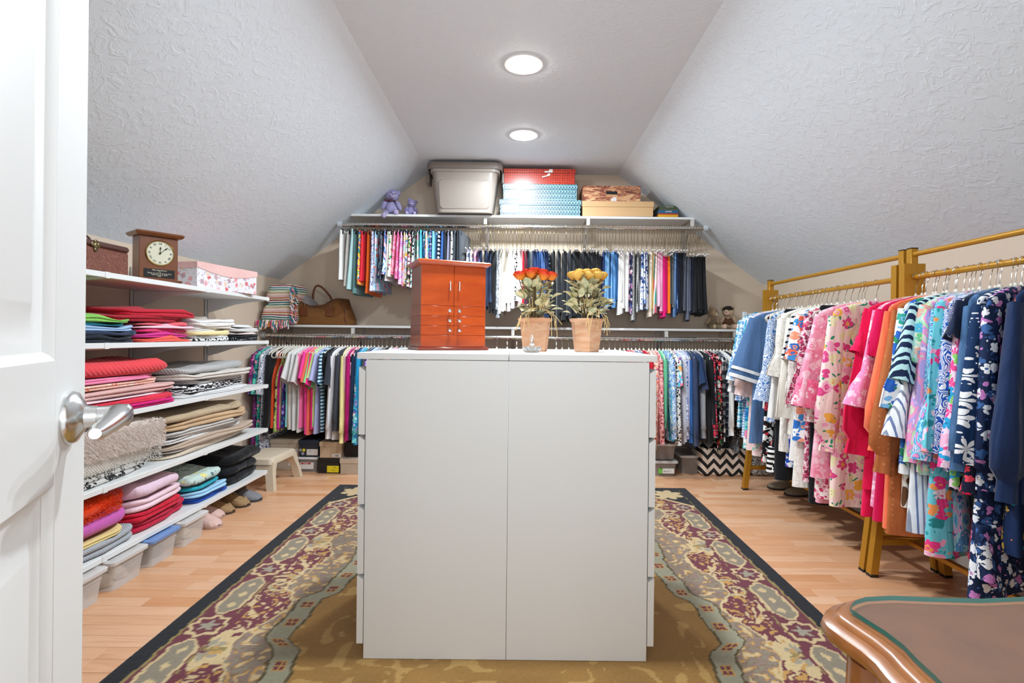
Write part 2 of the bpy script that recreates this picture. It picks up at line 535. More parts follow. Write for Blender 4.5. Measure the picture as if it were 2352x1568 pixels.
# baseboards
M_TRIM = plain('#cfc9c2', .45)
for nm, x0, x1 in (('baseboard_right', XR - .016, XR), ('baseboard_left', XL, XL + .016)):
    b = MB(); b.box(x0, YF, 0, x1, YB, .10, .003)
    xx = XR - .022 if 'right' in nm else XL + .016
    b.box(xx, YF, 0, xx + .006, YB, .075, .002)
    struct(nm, b, M_TRIM)
b = MB(); b.box(XL + .03, YB - .016, 0, XR - .03, YB, .10, .003); struct('baseboard_back', b, M_TRIM)

# floor: laminate strips laid across the room
t = NT('laminate_wood'); v = t.coords((.35, 4.5, 4.5), rand=True)
g = t.n('ShaderNodeNewGeometry'); oi = t.n('ShaderNodeObjectInfo')
ri = t.math('FRACT', t.math('ADD', g.outputs['Random Per Island'], t.math('MULTIPLY', oi.outputs['Random'], 7.31)))
base = t.ramp(ri, [(0, '#d49a70'), (.22, '#dcab86'), (.5, '#e0b28f'), (.72, '#daa57d'), (.9, '#cf9468'), (1, '#e3b997')], 'LINEAR')
ad = t.n('ShaderNodeVectorMath', operation='ADD'); cx = t.n('ShaderNodeCombineXYZ'); t.l(t.math('MULTIPLY', ri, 50.), cx.inputs[1]); t.l(v, ad.inputs[0]); t.l(cx.outputs[0], ad.inputs[1])
n = t.noise(ad.outputs[0], 9, 6, .62, .9)
r = t.n('ShaderNodeMapRange'); r.inputs[1].default_value = .48; r.inputs[2].default_value = .72; r.inputs[4].default_value = .55
t.l(n.outputs[0], r.inputs[0])
M_FLOOR = t.fin(t.mix(r.outputs[0], base, '#bd8055'), .32, 0, .4)
fl = struct('floor', MB().box(XL - T, YF - T, -.06, XR + T, YB + T, -.005), plain('#6e4a2e', .8), False)
rest = MB(); nplank = 0
rr = random.Random(3)
ROW = .066
plank_mesh = {}
for j in range(int((YB - YF) / ROW) + 1):
    y0 = YF + j * ROW; y1 = min(y0 + ROW - .0007, YB)
    x = XL - rr.random() * .45
    while x < XR:
        L = rr.choice((.38, .46, .54))
        x0, x1 = max(x, XL), min(x + L - .0007, XR)
        x += L
        if x1 - x0 < .01: continue
        vis = (1.25 < y0 < 3.7 and (x0 < -1.16 and x1 > -1.80 or x1 > 1.10 and x0 < 1.75)) or (3.6 < y0 < 4.02 and x1 > -1.75 and x0 < 1.8)
        if vis and nplank < 298:
            nplank += 1
            key = (round(x1 - x0, 3), round(y1 - y0, 3))
            if key not in plank_mesh:
                plank_mesh[key] = MB().box(-(x1 - x0) / 2, -(y1 - y0) / 2, -.005, (x1 - x0) / 2, (y1 - y0) / 2, 0, .0007).mesh('plank', M_FLOOR)
            link('plank', plank_mesh[key], fl, ((x0 + x1) / 2, (y0 + y1) / 2, 0))
        else:
            rest.box(x0, y0, -.005, x1, y1, 0, .0007)
o = obj('floor_planks', rest, M_FLOOR, fl); o['kind'] = 'stuff'

# ------------------------------------------------------------------ recessed ceiling lights
M_GLOW = emit('#fffaf2', 55.0)
for i, (lx, ly) in enumerate(LAMPS):
    wh = ['nearer the dresser', 'nearer the back shelves', 'above the dresser front'][i]
    r_ = thing('recessed_light', 'round white recessed ceiling light, lit, the one ' + wh, 'ceiling light', (lx, ly, CEIL_Z), 0, 'recessed lights in a row along the flat ceiling')
    m = MB(); m.lathe([(.101, 0), (.102, -.003), (.099, -.006), (.080, -.008), (.073, -.004), (.070, 0)], 40, cap=False)
    obj('trim_ring', m, WHITE, r_)
    m = MB(); m.lathe([(.0725, -.0035), (.070, -.010), (.060, -.017), (.040, -.021), (.001, -.023)], 32, cap=False)
    obj('lamp_lens', m, M_GLOW, r_)

# ------------------------------------------------------------------ rug: tufted pattern coloured knot by knot
def make_rug():
    x0, x1, y0, y1, st = -1.245, 1.165, 0.28, 3.635, .0058
    nx, ny = int((x1 - x0) / st) + 1, int((y1 - y0) / st) + 1
    X, Y = np.meshgrid(np.linspace(x0, x1, nx), np.linspace(y0, y1, ny))
    rng = np.random.default_rng(4)
    def smooth_noise(cell, seed):
        r = np.random.default_rng(seed); gx, gy = int((x1 - x0) / cell) + 3, int((y1 - y0) / cell) + 3
        G = r.random((gy, gx)); fx, fy = (X - x0) / cell, (Y - y0) / cell
        ix, iy = fx.astype(int), fy.astype(int); tx, ty = fx - ix, fy - iy
        tx, ty = tx * tx * (3 - 2 * tx), ty * ty * (3 - 2 * ty)
        return (G[iy, ix] * (1 - tx) + G[iy, ix + 1] * tx) * (1 - ty) + (G[iy + 1, ix] * (1 - tx) + G[iy + 1, ix + 1] * tx) * ty
    n1, n2, n3 = smooth_noise(.16, 1), smooth_noise(.06, 2), smooth_noise(.025, 3)
    xm = (x0 + x1) / 2; hw = (x1 - x0) / 2; ym = 1.95
    dx = hw - np.abs(X - xm); dy = y1 - Y
    side = dx < dy
    d = np.where(side, dx, dy); s = np.where(side, Y - ym, np.abs(X - xm) * 1.0)
    hexa = {k: np.array(hexc(c)) for k, c in dict(navy='#15171d', olive='#8a7848', burg='#67303a', cream='#c2a97f', taupe='#857a68', grey='#958c7a', gold='#b48a4c', brown='#7a5d34', field='#9a733c', field2='#ba9558', ribbon='#938f78', dark='#584a2e', mauve='#857064').items()}
    C = np.empty(X.shape + (3,)); C[:] = hexa['field']
    def put(mask, key): C[mask] = hexa[key]
    # golden centre with pale scrolls
    sw = np.sin(9 * X + 5 * np.sin(3.1 * Y + 4 * n1) + 6 * n1) * np.sin(8 * Y + 4 * np.sin(4.2 * X) + 5 * n2)
    C += ((sw[..., None] > .35) * (n2[..., None] > .35)) * (hexa['field2'] - hexa['field']) * .8
    C *= (.86 + .3 * n1)[..., None]
    per = 1.5
    q_ = np.abs(((s + .03 + .675) % 1.35) - .675)
    dc = .508 - .084 / (1 + np.exp((q_ - .165) / .018)) + .012 * np.cos(2 * pi * s / .45)
    dw = d + .012 * (n3 - .5)
    mid = dw < dc - .040
    put(mid, 'mauve')
    lf = np.sin(38 * X + 9 * n2 + 3 * np.sin(17 * Y) + 4 * n3) * np.sin(33 * Y + 9 * n1 + 2 * np.sin(21 * X) + 4 * n3)
    put(mid & (lf > .30), 'gold'); put(mid & (lf > .62), 'cream'); put(mid & (lf < -.45), 'taupe'); put(mid & (np.abs(lf + .3) < .05), 'brown')
    # ribbon with small four-square motifs
    rib = np.abs(dw - dc) < .046
    put(rib, 'ribbon'); put(rib & (np.abs(np.abs(dw - dc) - .042) < .005), 'dark')
    sq = .125
    ls = (s / sq) % 1.0 * sq - sq / 2; ld = dw - dc
    motif = (np.abs(ls) < .024) & (np.abs(ld) < .022)
    put(motif, 'gold'); put(motif & (np.abs(np.abs(ls) - .011) < .008) & (np.abs(np.abs(ld) - .010) < .0075), 'burg')
    # burgundy scroll border
    edge = .325 + .035 * np.sin(2 * pi * s / .45 + 1) + .03 * (n2 - .5) + .03 * (n3 - .5)
    bb = dw < edge
    put((dw < edge + .010) & ~bb, 'cream'); put(bb, 'burg')
    for k in range(-4, 5):
        c0 = k * .9 + .22
        px_, py_ = s - c0, dw - .262
        r = np.hypot(px_, py_) + .006 * (n3 - .5); th = np.arctan2(py_, px_)
        ph = (th / (2 * pi) + np.log(np.maximum(r, .004) / .02) / 1.25) % 1.0
        put(bb & (r < .092) & (ph < .30), 'cream'); put(bb & (r < .086) & (ph > .08) & (ph < .20), 'ribbon'); put(bb & (r < .096) & (ph > .30) & (ph < .38), 'olive')
        tail = np.abs(py_ - .05 * np.sin(px_ * 14)) < .010 + .007 * np.sin(px_ * 75)
        put(bb & tail & (np.abs(px_) > .09) & (np.abs(px_) < .26), 'cream')
        c1 = k * .9 - .23
        px_, py_ = s - c1, dw - .222
        r = np.hypot(px_, py_); th = np.arctan2(px_, py_)
        fan = (r < .118 * (.62 + .38 * np.abs(np.cos(th * 4.5)))) & (r > .02) & (py_ > -.03)
        put(bb & fan, 'cream'); put(bb & fan & (r < .066 * (.6 + .4 * np.abs(np.cos(th * 4.5)))), 'grey'); put(bb & (np.abs(px_) < .012) & (np.abs(py_ - .03) < .035), 'olive')
    lf2 = np.sin(62 * X + 9 * n2 + 5 * n3) * np.sin(50 * Y + 9 * n1 + 5 * n3)
    put(bb & (dw > .225) & (lf2 > .5), 'cream'); put(bb & (dw > .235) & (lf2 < -.55), 'gold')
    # burgundy strip with long hexagonal panels and rosettes
    put(dw < .208, 'burg')
    p = .452; ls = (s + .02) % p; ld = dw - .145
    lc = ls - .155
    ext = .150 - np.maximum(0, np.abs(ld) - .012) * 1.35
    car = (np.abs(lc) < ext) & (np.abs(ld) < .052)
    inn = (np.abs(lc) < ext - .014) & (np.abs(ld) < .040)
    put(car, 'cream'); put(inn, 'taupe')
    for q in (-.08, 0, .08):
        rr_ = np.abs(lc - q) / .024 + np.abs(ld - .004) / .018
        put(inn & (rr_ + .5 * (n3 - .5) < 1), 'cream')
    lr = ls - .383; r = np.hypot(lr * .95, ld); th = np.arctan2(ld, lr)
    put(np.abs(r - .056 - .007 * np.cos(8 * th)) < .0085, 'cream')
    put(r < .034 * (.7 + .3 * np.cos(5 * th)), 'grey')
    put((dw >= .203) & (dw < .210) & (n3 > .5), 'olive')
    put(dw < .080, 'olive'); put(dw < .070, 'navy')
    # dark corners with a pale palmette
    cr = (dx + dy < .46) & (dx > .07) & (dy > .06); rc = np.hypot(dx - .17, dy - .16); tc = np.arctan2(dy - .16, dx - .17)
    put(cr, 'navy'); put(cr & (rc < .10 * (.65 + .35 * np.abs(np.cos(tc * 3.5)))), 'cream'); put((dx + dy >= .46) & (dx + dy < .49) & (dx > .07) & (dy > .07), 'cream')
    C *= (.90 + .16 * rng.random(X.shape))[..., None]
    Z = .012 + .0012 * rng.random(X.shape)
    Z = np.where(d < .003, .004, Z)
    co = np.stack([X, Y, Z], -1).reshape(-1, 3)
    i = np.arange(nx * ny).reshape(ny, nx)
    q = np.stack([i[:-1, :-1], i[:-1, 1:], i[1:, 1:], i[1:, :-1]], -1).reshape(-1, 4)
    me = bpy.data.meshes.new('area_rug')
    me.vertices.add(len(co)); me.vertices.foreach_set('co', co.ravel())
    me.loops.add(q.size); me.loops.foreach_set('vertex_index', q.ravel())
    me.polygons.add(len(q)); me.polygons.foreach_set('loop_start', np.arange(0, q.size, 4)); me.polygons.foreach_set('loop_total', np.full(len(q), 4))
    me.update()
    a = me.color_attributes.new('knots', 'FLOAT_COLOR', 'POINT')
    a.data.foreach_set('color', np.concatenate([np.clip(C, 0, 1).reshape(-1, 3), np.ones((len(co), 1))], 1).astype(np.float32).ravel())
    t = NT('wool_pile'); at = t.n('ShaderNodeAttribute', attribute_name='knots'); t.b.inputs['Sheen Weight'].default_value = .2
    nn = t.noise(t.coords((1, 1, 1), False), 500, 2); t.bump(nn.outputs[0], .4, .003)
    m = t.fin(at.outputs[0], .95, 0, .1); me.materials.append(m)
    o = link('area_rug', me)
    tag(o, 'large wool rug with navy edge, burgundy scroll border and golden centre under the dresser', 'rug')
    b = MB(); b.box(x0, y0, .0005, x1, y1, .004); obj('backing', b, plain('#14151a', .9), o, False)
make_rug()

# ------------------------------------------------------------------ open door
dr = thing('door_1', 'white panelled door standing open at the left of the doorway', 'door', (-.600, .722, 0), atan2(-.894, .447))
dr['kind'] = 'structure'
DW, DHT = .80, 2.03
m = MB(); st = .118
m.box(0, -.035, .012, st, 0, DHT, .0015); m.box(DW - st, -.035, .012, DW, 0, DHT, .0015); m.box(.36, -.035, .012, .44, 0, DHT, .001)
for z0, z1 in ((.012, .25), (.872, 1.018), (1.86, DHT)): m.box(st - .002, -.0345, z0, DW - st + .002, -.0004, z1)
obj('frame', m, WHITE, dr)
for (x0, x1) in ((st, .36), (.44, DW - st)):
    for (z0, z1) in ((.25, .872), (1.018, 1.86)):
        m = MB(); rows = []
        for ins, dep in ((0, -.0005), (.006, -.004), (.010, -.009), (.016, -.010), (.022, -.0125), (.040, -.0125), (.062, -.004), (.066, -.0035)):
            rows.append([(x0 + ins, dep, z0 + ins), (x1 - ins, dep, z0 + ins), (x1 - ins, dep, z1 - ins), (x0 + ins, dep, z1 - ins)])
        m.rings(rows, False, True)
        obj('panel', m, WHITE, dr)
hd = MB()
Ry = Matrix.Translation((.070, 0, .944)) @ Matrix.Rotation(-pi / 2, 4, 'X')
hd.lathe([(.0335, 0), (.0335, .004), (.031, .009), (.0195, .0155), (.0145, .018), (.0135, .030)], 32, M=Ry)
h1 = obj('door_handle', hd, STEEL, dr)
lv = MB(); zc = .944
prof = [((.062, .050, zc), .0145), ((.068, .052, zc), .0150), ((.082, .053, zc), .0148), ((.105, .053, zc - .002), .0125), ((.13, .050, zc - .006), .0105), ((.155, .048, zc - .008), .0095), ((.170, .049, zc - .007), .006)]
lv.tube([p for p, r in prof], [r for p, r in prof], 16)
lv.tube([(.070, .028, zc), (.070, .048, zc), (.070, .062, zc), (.070, .0655, zc)], [.0125, .0140, .0145, .010], 18)
obj('lever', lv, STEEL, h1)

# ------------------------------------------------------------------ left wall shelving
SX = -1.66
SHZ = []
for (px, py) in ((617, 683), (618, 782), (618, 882), (617, 982), (617, 1078)):
    a, b = ray(px, py); SHZ.append(H_CAM - b * (SX / a))
SY0, SY1 = .95, SX / ray(617, 880)[0]
BRY = [1.42, 2.10, 2.775, SY1 - .03]
ordn = ['top', 'second', 'third', 'fourth', 'lowest']
hold = ['under the mantel clock', 'under the folded red knits', 'under the coral sweater pile', 'under the fluffy beige sweater', 'just above the floor boxes']
M_SH = plain('#e6e6e5', .38)
for i, z in enumerate(SHZ):
    w = thing('wall_shelf', f'long white wall shelf {hold[i]}, {ordn[i]} of five at left', 'shelf', (SX, 0, z), 0, 'white shelves on the left wall')
    m = MB(); m.box(XL + .008 - SX, SY0, -.018, -.012, SY1, 0, .001); m.box(-.012, SY0, -.022, 0, SY1, .0008, .002)
    obj('board', m, M_SH, w)
    for by in BRY:
        m = MB(); D = XL + .02 - SX
        pts = [(D, -.019), (-.02, -.019), (-.02, -.026), (-.12, -.034), (-.22, -.052), (-.30, -.080), (D, -.105)]
        m.prism([(x, zz) for x, zz in pts], by - .006, by + .006, 'y')
        obj('bracket', m, plain('#dcdad8', .4), w)
        m = MB(); m.box(-.006, by - .012, -.024, .0022, by + .012, .0018, .001); obj('bracket_clip', m, M_SH, w)
for by, wh in ((BRY[1], 'behind the open door'), (BRY[2], 'behind the red sweater piles'), (BRY[3], 'nearest the back wall')):
    u = thing('shelf_upright', f'narrow white slotted shelf upright on the left wall {wh}', 'shelf upright', (XL, by, 0), 0, 'slotted uprights of the left shelves')
    m = MB(); m.box(0, -.013, .09, .014, -.008, 1.40); m.box(0, .008, .09, .014, .013, 1.40); m.box(0, -.013, .09, .003, .013, 1.40)
    obj('channel', m, plain('#dcdad8', .4), u)
    m = MB()
    for k in range(40): m.box(.0025, -.004, .12 + k * .032, .0045, .004, .134 + k * .032)
    o = obj('slots', m, plain('#6d6862', .6), u); o['kind'] = 'stuff'

# ------------------------------------------------------------------ back wall shelves and rods
UZ, UYF = 2.036, 4.24
us = thing('upper_shelf', 'white shelf high on the back wall carrying boxes, bin and purple bears', 'shelf', (0, UYF, UZ))
m = MB(); m.box(-1.385, 0, -.019, -.235, YB - UYF - .002, 0, .0015); m.box(-.234, 0, -.019, 1.425, YB - UYF - .002, 0, .0015)
obj('board', m, M_SH, us)
def bracket(par, x, zt, zrod, yw, drop=.26):
    m = MB()
    m.box(x - .014, .01, zt - .003, x + .014, yw, zt, .001)
    m.box(x - .014, yw - .004, zt - drop, x + .014, yw, zt, .001)
    dz = -drop + .01
    m.add([(x - .012, .03, zt - .004), (x + .012, .03, zt - .004), (x + .012, yw, zt + dz), (x - .012, yw, zt + dz),
           (x - .012, .042, zt - .004), (x + .012, .042, zt - .004), (x + .012, yw, zt + dz + .02), (x - .012, yw, zt + dz + .02)],
          [(0, 1, 2, 3), (4, 7, 6, 5), (0, 4, 5, 1), (0, 3, 7, 4), (1, 5, 6, 2)])
    o = obj('bracket', m, plain('#b7aba2', .4, .3), par)
    m = MB(); m.box(x - .013, -.016, zrod - .02, x + .013, .012, zt - .003, .002); obj('rod_hook', m, plain('#cfc9c4', .4), par)
for px in (1115, 1351, 1590):
    bracket(us, XatY(px, 510, UYF), -.019, 1.945 - UZ + .012, YB - UYF)
RU_Y, RU_Z, RR = 4.225, 1.943, .0165
def rod(name, label, y, z, xa, xb, r=RR, endcap=True):
    t_ = thing(name, label, 'closet rod', (0, y, z))
    Mx = Matrix.Rotation(pi / 2, 4, 'Y')
    m = MB(); m.tube([(xa, 0, 0), ((xa + xb) * .5 - .4, 0, 0), ((xa + xb) * .5, 0, 0), (xb, 0, 0)], r, 20)
    obj('tube', m, CHROME, t_)
    for x, sg in ((xa, 1), (xb, -1)):
        m = MB(); m.tube([(x - .004 * sg, 0, 0), (x + .03 * sg, 0, 0)], r + .006, 20); obj('end_socket', m, plain('#c9cdd2', .5), t_)
    return t_
rod('closet_rod', 'long chrome closet rod under the high back shelf', RU_Y, RU_Z, -1.475, 1.505)
LZ, LYF = 1.130, 4.20
ls_ = thing('lower_shelf', 'long white shelf low on the back wall holding tote, blanket and brown bears', 'shelf', (0, LYF, LZ))
m = MB(); m.box(XL + .002, 0, -.019, XR - .002, YB - LYF - .002, 0, .0015); obj('board', m, M_SH, ls_)
for px in (632, 811, 1178, 1530, 1688):
    bracket(ls_, XatY(px, 760, LYF), -.019, 1.055 - LZ + .012, YB - LYF, .20)
RL_Y, RL_Z = 4.17, 1.045
rod('closet_rod', 'long chrome closet rod under the lower back shelf', RL_Y, RL_Z, -2.062, 2.086)

# ------------------------------------------------------------------ golden garment racks
M_GOLD = plain('#b98526', .36, .35)
RKX, RKZ, RKT = 1.75, 1.335, 1.437
def rack(y0, y1, label):
    r_ = thing('garment_rack', label, 'clothes rack', (RKX, (y0 + y1) / 2, 0), 0, 'golden racks along the right wall')
    h = (y1 - y0) / 2
    for ye in (-h, h):
        for sg in (-1, 1):
            m = MB(); w = .017
            ctr = [(sg * .165, .012), (sg * .030, 1.19), (sg * .030, 1.395)]
            rows = []
            for (x, z) in ctr:
                rows.append([(x - w, ye - w, z), (x + w, ye - w, z), (x + w, ye + w, z), (x - w, ye + w, z)])
            m.rings(rows, True, True); lg = obj('leg', m, M_GOLD, r_, False)
            m = MB(); m.box(sg * .165 - .018, ye - .018, 0, sg * .165 + .018, ye + .018, .014, .002); obj('foot_cap', m, BLACKP, lg)
        m = MB(); m.box(-.150, ye - .012, .142, .150, ye + .012, .168, .002); obj('cross_rail', m, M_GOLD, r_)
        m = MB(); m.box(-.016, ye - .016, 1.24, .016, ye + .016, 1.462, .002); m.box(-.048, ye - .018, 1.20, .048, ye + .018, 1.225, .002)
        po = obj('post', m, M_GOLD, r_)
        m = MB(); m.box(-.0165, ye - .0165, 1.462, .0165, ye + .0165, 1.466, .001); obj('cap', m, BLACKP, po)
    m = MB(); m.box(-.012, -h, .145, .012, h, .165, .002); obj('low_rail', m, M_GOLD, r_)
    m = MB(); m.tube([(0, -h, RKT), (0, 0, RKT), (0, h, RKT)], .0115, 16); obj('top_bar', m, M_GOLD, r_)
    m = MB(); m.tube([(0, -h, RKZ), (0, 0, RKZ), (0, h, RKZ)], .0125, 16); obj('hanging_rod', m, M_GOLD, r_)
rack(2.385, 3.655, 'golden metal garment rack standing nearer the back wall')
rack(1.02, 2.335, 'golden metal garment rack standing nearer the desk')

# ------------------------------------------------------------------ dresser island: two chests back to back
DZ0, DZT, DYF, DYB = .0136, .996, 1.678, 2.385
DCX = XatY(1165, 1170, DYF)
def chest(x0, x1, side, label):
    c = thing('dresser', label, 'dresser', ((x0 + x1) / 2, (DYF + DYB) / 2, DZ0), 0, 'white chests standing back to back')
    cx, cy = (x0 + x1) / 2, (DYF + DYB) / 2
    a, b_, d0, d1 = x0 - cx, x1 - cx, DYF - cy, DYB - cy
    TOPT = .021; H = DZT - DZ0
    m = MB()
    m.box(a, d0, 0, b_, d0 + .018, H - TOPT - .0015, .0008); m.box(a, d1 - .018, 0, b_, d1, H - TOPT - .0015, .0008)
    inner = b_ - .006 if side < 0 else a + .006
    m.box(inner - .006, d0 + .018, .02, inner + .006, d1 - .018, H - .03); m.box(a + .02, d0 + .018, .02, b_ - .02, d1 - .018, .05)
    for k in range(1, 5): m.box(a + .004, d0 + .018, .03 + k * .217, b_ - .004, d1 - .018, .044 + k * .217)
    obj('body', m, WHITE, c)
    m = MB()
    if side < 0: m.box(a - .029, d0 - .002, H - TOPT, b_ - .0004, d1 + .002, H, .0012)
    else: m.box(a + .0004, d0 - .002, H - TOPT, b_ + .025, d1 + .002, H, .0012)
    obj('top', m, WHITE, c)
    xo = a if side < 0 else b_
    for k in range(4):
        zt, zb = H - .047 - k * .2235, H - .047 - k * .2235 - .2165
        xa, xb = xo + side * .0022, xo + side * .0225
        m = MB()
        m.prism([(xa, zb), (xb, zb), (xb, zt), (xb - side * .002, zt + .001), (xa, zt - .012)], d0 + .0, d1 - .0, 'y')
        obj('drawer', m, WHITE, c, False)
chest(XatY(837.5, 1170, DYF), DCX, -1, 'tall white chest of drawers facing left, under the red jewelry box')
chest(DCX + .0008, XatY(1488, 1170, DYF), 1, 'tall white chest of drawers facing right, under the potted yellow roses')

# ------------------------------------------------------------------ desk corner in the foreground
M_DESK = wood('#a5662f', '#8a4f22', 5, .3, (.15, 1, 1), .6, 'polished_wood')
M_LEATH = None
tk = thing('desk', 'polished brown wooden desk with shaped moulded edge and glass top near the doorway', 'desk', (.70, .35, 0))
left = [(.376, .640), (.361, .622), (.357, .602), (.360, .580), (.365, .556), (.366, .536), (.362, .515), (.360, .49), (.352, .455), (.345, .41), (.343, .35), (.343, .25), (.345, .17), (.352, .13), (.375, .10)]
far = [(1.25, .668), (.80, .672), (.62, .668), (.56, .662), (.505, .664), (.455, .667), (.415, .662), (.392, .652)]
outline = far + left + [(.45, .085), (1.25, .085)]
cxy = (.70, .35)
def inset(poly, d):
    n = len(poly); out = []
    for i in range(n):
        p0, p1, p2 = Vector(poly[i - 1]), Vector(poly[i]), Vector(poly[(i + 1) % n])
        e1, e2 = (p1 - p0).normalized(), (p2 - p1).normalized()
        nrm = Vector((-(e1 + e2).y, (e1 + e2).x))
        if nrm.length < 1e-6: nrm = Vector((-e1.y, e1.x))
        nrm.normalize()
        out.append((p1.x + nrm.x * d, p1.y + nrm.y * d))
    return out
ol = [(x - cxy[0], y - cxy[1]) for x, y in outline]
ZT = .734
m = MB(); rows = []
for d_, z in ((.030, -.036), (.012, -.034), (.003, -.028), (0, -.020), (.002, -.013), (.008, -.009), (.013, -.008), (.0145, -.004), (.020, -.0005), (.027, 0), (.034, -.001)):
    rows.append([(x, y, ZT + z) for x, y in inset(ol, d_)])
m.rings(rows, True, True)
obj('moulded_top', m, M_DESK, tk)
t = NT('desk_leather'); v = t.coords(rand=False); n = t.noise(v, 14, 4); n2 = t.noise(v, 260, 2); t.bump(n2.outputs[0], .25, .002)
M_LEATH = t.fin(t.mix(n.outputs[0], '#85502f', '#5c3620'), .5, 0, .2)
m = MB(); pl = inset(ol, .036); m.prism(pl, ZT - .001, ZT + .0012, 'z'); obj('leather_inlay', m, M_LEATH, tk)
m = MB(); sx = [(x, y) for x, y in ((.03, .275), (.55, .275), (.55, .268), (.036, .268))]
m.tube([(-.09, .25, ZT + .0014), (-.02, .18, ZT + .0014), (.05, .06, ZT + .0014), (.10, -.10, ZT + .0014)], .003, 6, flat=.3); obj('inlay_line', m, plain('#8d6a35', .4), tk)
gm = NT('glass_sheet'); gm.b.inputs['Transmission Weight'].default_value = 1; gm.b.inputs['IOR'].default_value = 1.45
M_GLASS = gm.fin('#e6f5ef', .02)
gm = NT('glass_edge'); M_GEDGE = gm.fin('#2e6b62', .1)
m = MB(); rows = []
pl = inset(ol, .030)
m.rings([[(x, y, ZT + .0016) for x, y in pl], [(x, y, ZT + .0072) for x, y in pl]], False, False)
ge = obj('glass_rim', m, M_GEDGE, tk)
m = MB(); m.prism(inset(ol, .0302), ZT + .002, ZT + .0072, 'z')
gt = NT('glass_sheet_clear'); gt.b.inputs['Alpha'].default_value = .05; gt.b.inputs['Specular IOR Level'].default_value = .12
obj('glass_sheet', m, gt.fin('#c9d6d2', .06), tk)
m = MB(); ap = inset(ol, .045); ap2 = inset(ol, .06)
m.rings([[(x, y, ZT - .036) for x, y in ap], [(x, y, ZT - .14) for x, y in ap]], False, True); obj('apron', m, M_DESK, tk)
for (lx, ly) in ((.415, .60), (.415, .15), (1.19, .60), (1.19, .15)):
    m = MB(); rows = []
    for z, w, ox in ((ZT - .05, .030, 0), (.55, .032, -.004), (.40, .024, -.002), (.15, .017, .006), (.04, .016, .0), (.0138 if ly > .3 and lx < 1.1 else .0, .022, -.008)):
        rows.append([(lx - cxy[0] + ox + w * cos(k * pi / 6), ly - cxy[1] + w * sin(k * pi / 6), z) for k in range(12)])
    m.rings(rows, True, True); obj('leg', m, M_DESK, tk)
# ------------------------------------------------------------------ hangers
def hook_mb(m, r=RR, neck=-.088, rad=.0017):
    R = r + .0028; pts = []
    for k in range(11):
        a = radians(-20 + 200 * k / 10)
        pts.append((-R * cos(a), 0, R * sin(a)))
    # last point is at +x side; come back to the middle
    pts += [(R * .98, 0, -.012), (R * .55, 0, -.030), (.001, 0, -.045), (0, 0, neck)]
    m.tube(pts, rad, 6)
    return m
def ivory_frame(m, w=.205, neck=-.086):
    pts = []
    for k in range(9):
        u = k / 8
        pts.append((w * u, 0, neck - .004 - .050 * u ** 1.6))
    pts += [(w + .008, 0, neck - .066), (w + .002, 0, neck - .080), (w - .015, 0, neck - .086)]
    full = pts + [(x * -1, y, z) for x, y, z in pts[::-1]][:-1]
    m.tube(full, .0062, 6, closed=True, flat=.55)
    m.tube([(0, 0, neck + .012), (0, 0, neck - .006)], [.004, .009], 8)
    return m
M_IVORY = plain('#e4ded2', .8)
HK_L = hook_mb(MB()).mesh('hook', CHROME); HK_R = hook_mb(MB(), .0125).mesh('hook', CHROME)
HK_G = hook_mb(MB(), RR, -.06).mesh('hook', plain('#a08b58', .3, .9))
FR_IV = ivory_frame(MB()).mesh('ivory_frame', M_IVORY)
mm = MB(); mm.tube([(-.19, 0, -.083), (-.08, 0, -.074), (0, 0, -.072), (.08, 0, -.074), (.19, 0, -.083)], .006, 8, flat=.6)
for sx in (-1, 1): mm.box(sx * .165 - .014, -.010, -.112, sx * .165 + .014, .010, -.070, .003)
FR_CL = mm.mesh('clip_frame', BLACKP)
def wire_frame(zb):
    m = MB()
    m.tube([(-.19, 0, -zb), (-.10, 0, -zb * .62), (0, 0, -.058), (.10, 0, -zb * .62), (.19, 0, -zb)], .0013, 5)
    return m.mesh('wire_frame', plain('#a08b58', .3, .9))
def white_tube(zb):
    m = MB(); m.tube([(-.2, 0, -zb), (0, 0, -zb), (.2, 0, -zb)], .0065, 10, cap=False); m.tube([(-.2, 0, -zb), (.2, 0, -zb)], .0045, 8)
    return m.mesh('white_tube', plain('#f0efec', .4))
WF = {z: (wire_frame(z), white_tube(z)) for z in (.21, .24)}

# ------------------------------------------------------------------ cloth shapes
def lerp_prof(prof, n):
    zs = [p[0] for p in prof]; out = []
    for i in range(n):
        t_ = i / (n - 1)
        # sample by index length so that the shoulder gets enough rows
        f = t_ ** 1.25 * (len(prof) - 1); k = min(int(f), len(prof) - 2); q = f - k
        out.append(tuple(prof[k][j] * (1 - q) + prof[k + 1][j] * q for j in range(3)))
    return out
def body(prof, rng, rows=13, m=26, fold=.010, freq=24, sharp=.55, hemwave=.004, cx=0.0):
    """closed flattened tube: prof = [(z, half width, half thickness)], folds grow towards the hem"""
    P_ = lerp_prof(prof, rows); z0, z1 = P_[0][0], P_[-1][0]
    ph, ph2, f2 = rng.uniform(0, 6.3), rng.uniform(0, 6.3), freq * rng.uniform(.35, .6)
    tw = rng.uniform(-.25, .25); R_ = []
    for i, (z, a, b) in enumerate(P_):
        g = min(1.0, max(0.0, (z0 - z) / max(.02, z0 - z1))) ; amp = fold * (.15 + .85 * g)
        ring = []
        for k in range(m):
            th = 2 * pi * k / m; c, s = cos(th), sin(th)
            x = a * math.copysign(abs(c) ** sharp, c)
            y = b * math.copysign(abs(s) ** .8, s)
            w = sin(freq * x + ph + 1.5 * g) * .65 + sin(f2 * x + ph2 - 2.2 * g) * .6
            y += amp * w + tw * g * x * .25
            dz = hemwave * sin(15 * x + ph2) if i == rows - 1 else 0
            ring.append((x + cx, y, z + dz))
        R_.append(ring)
    m_ = MB(); m_.rings(R_, True, False)
    return m_
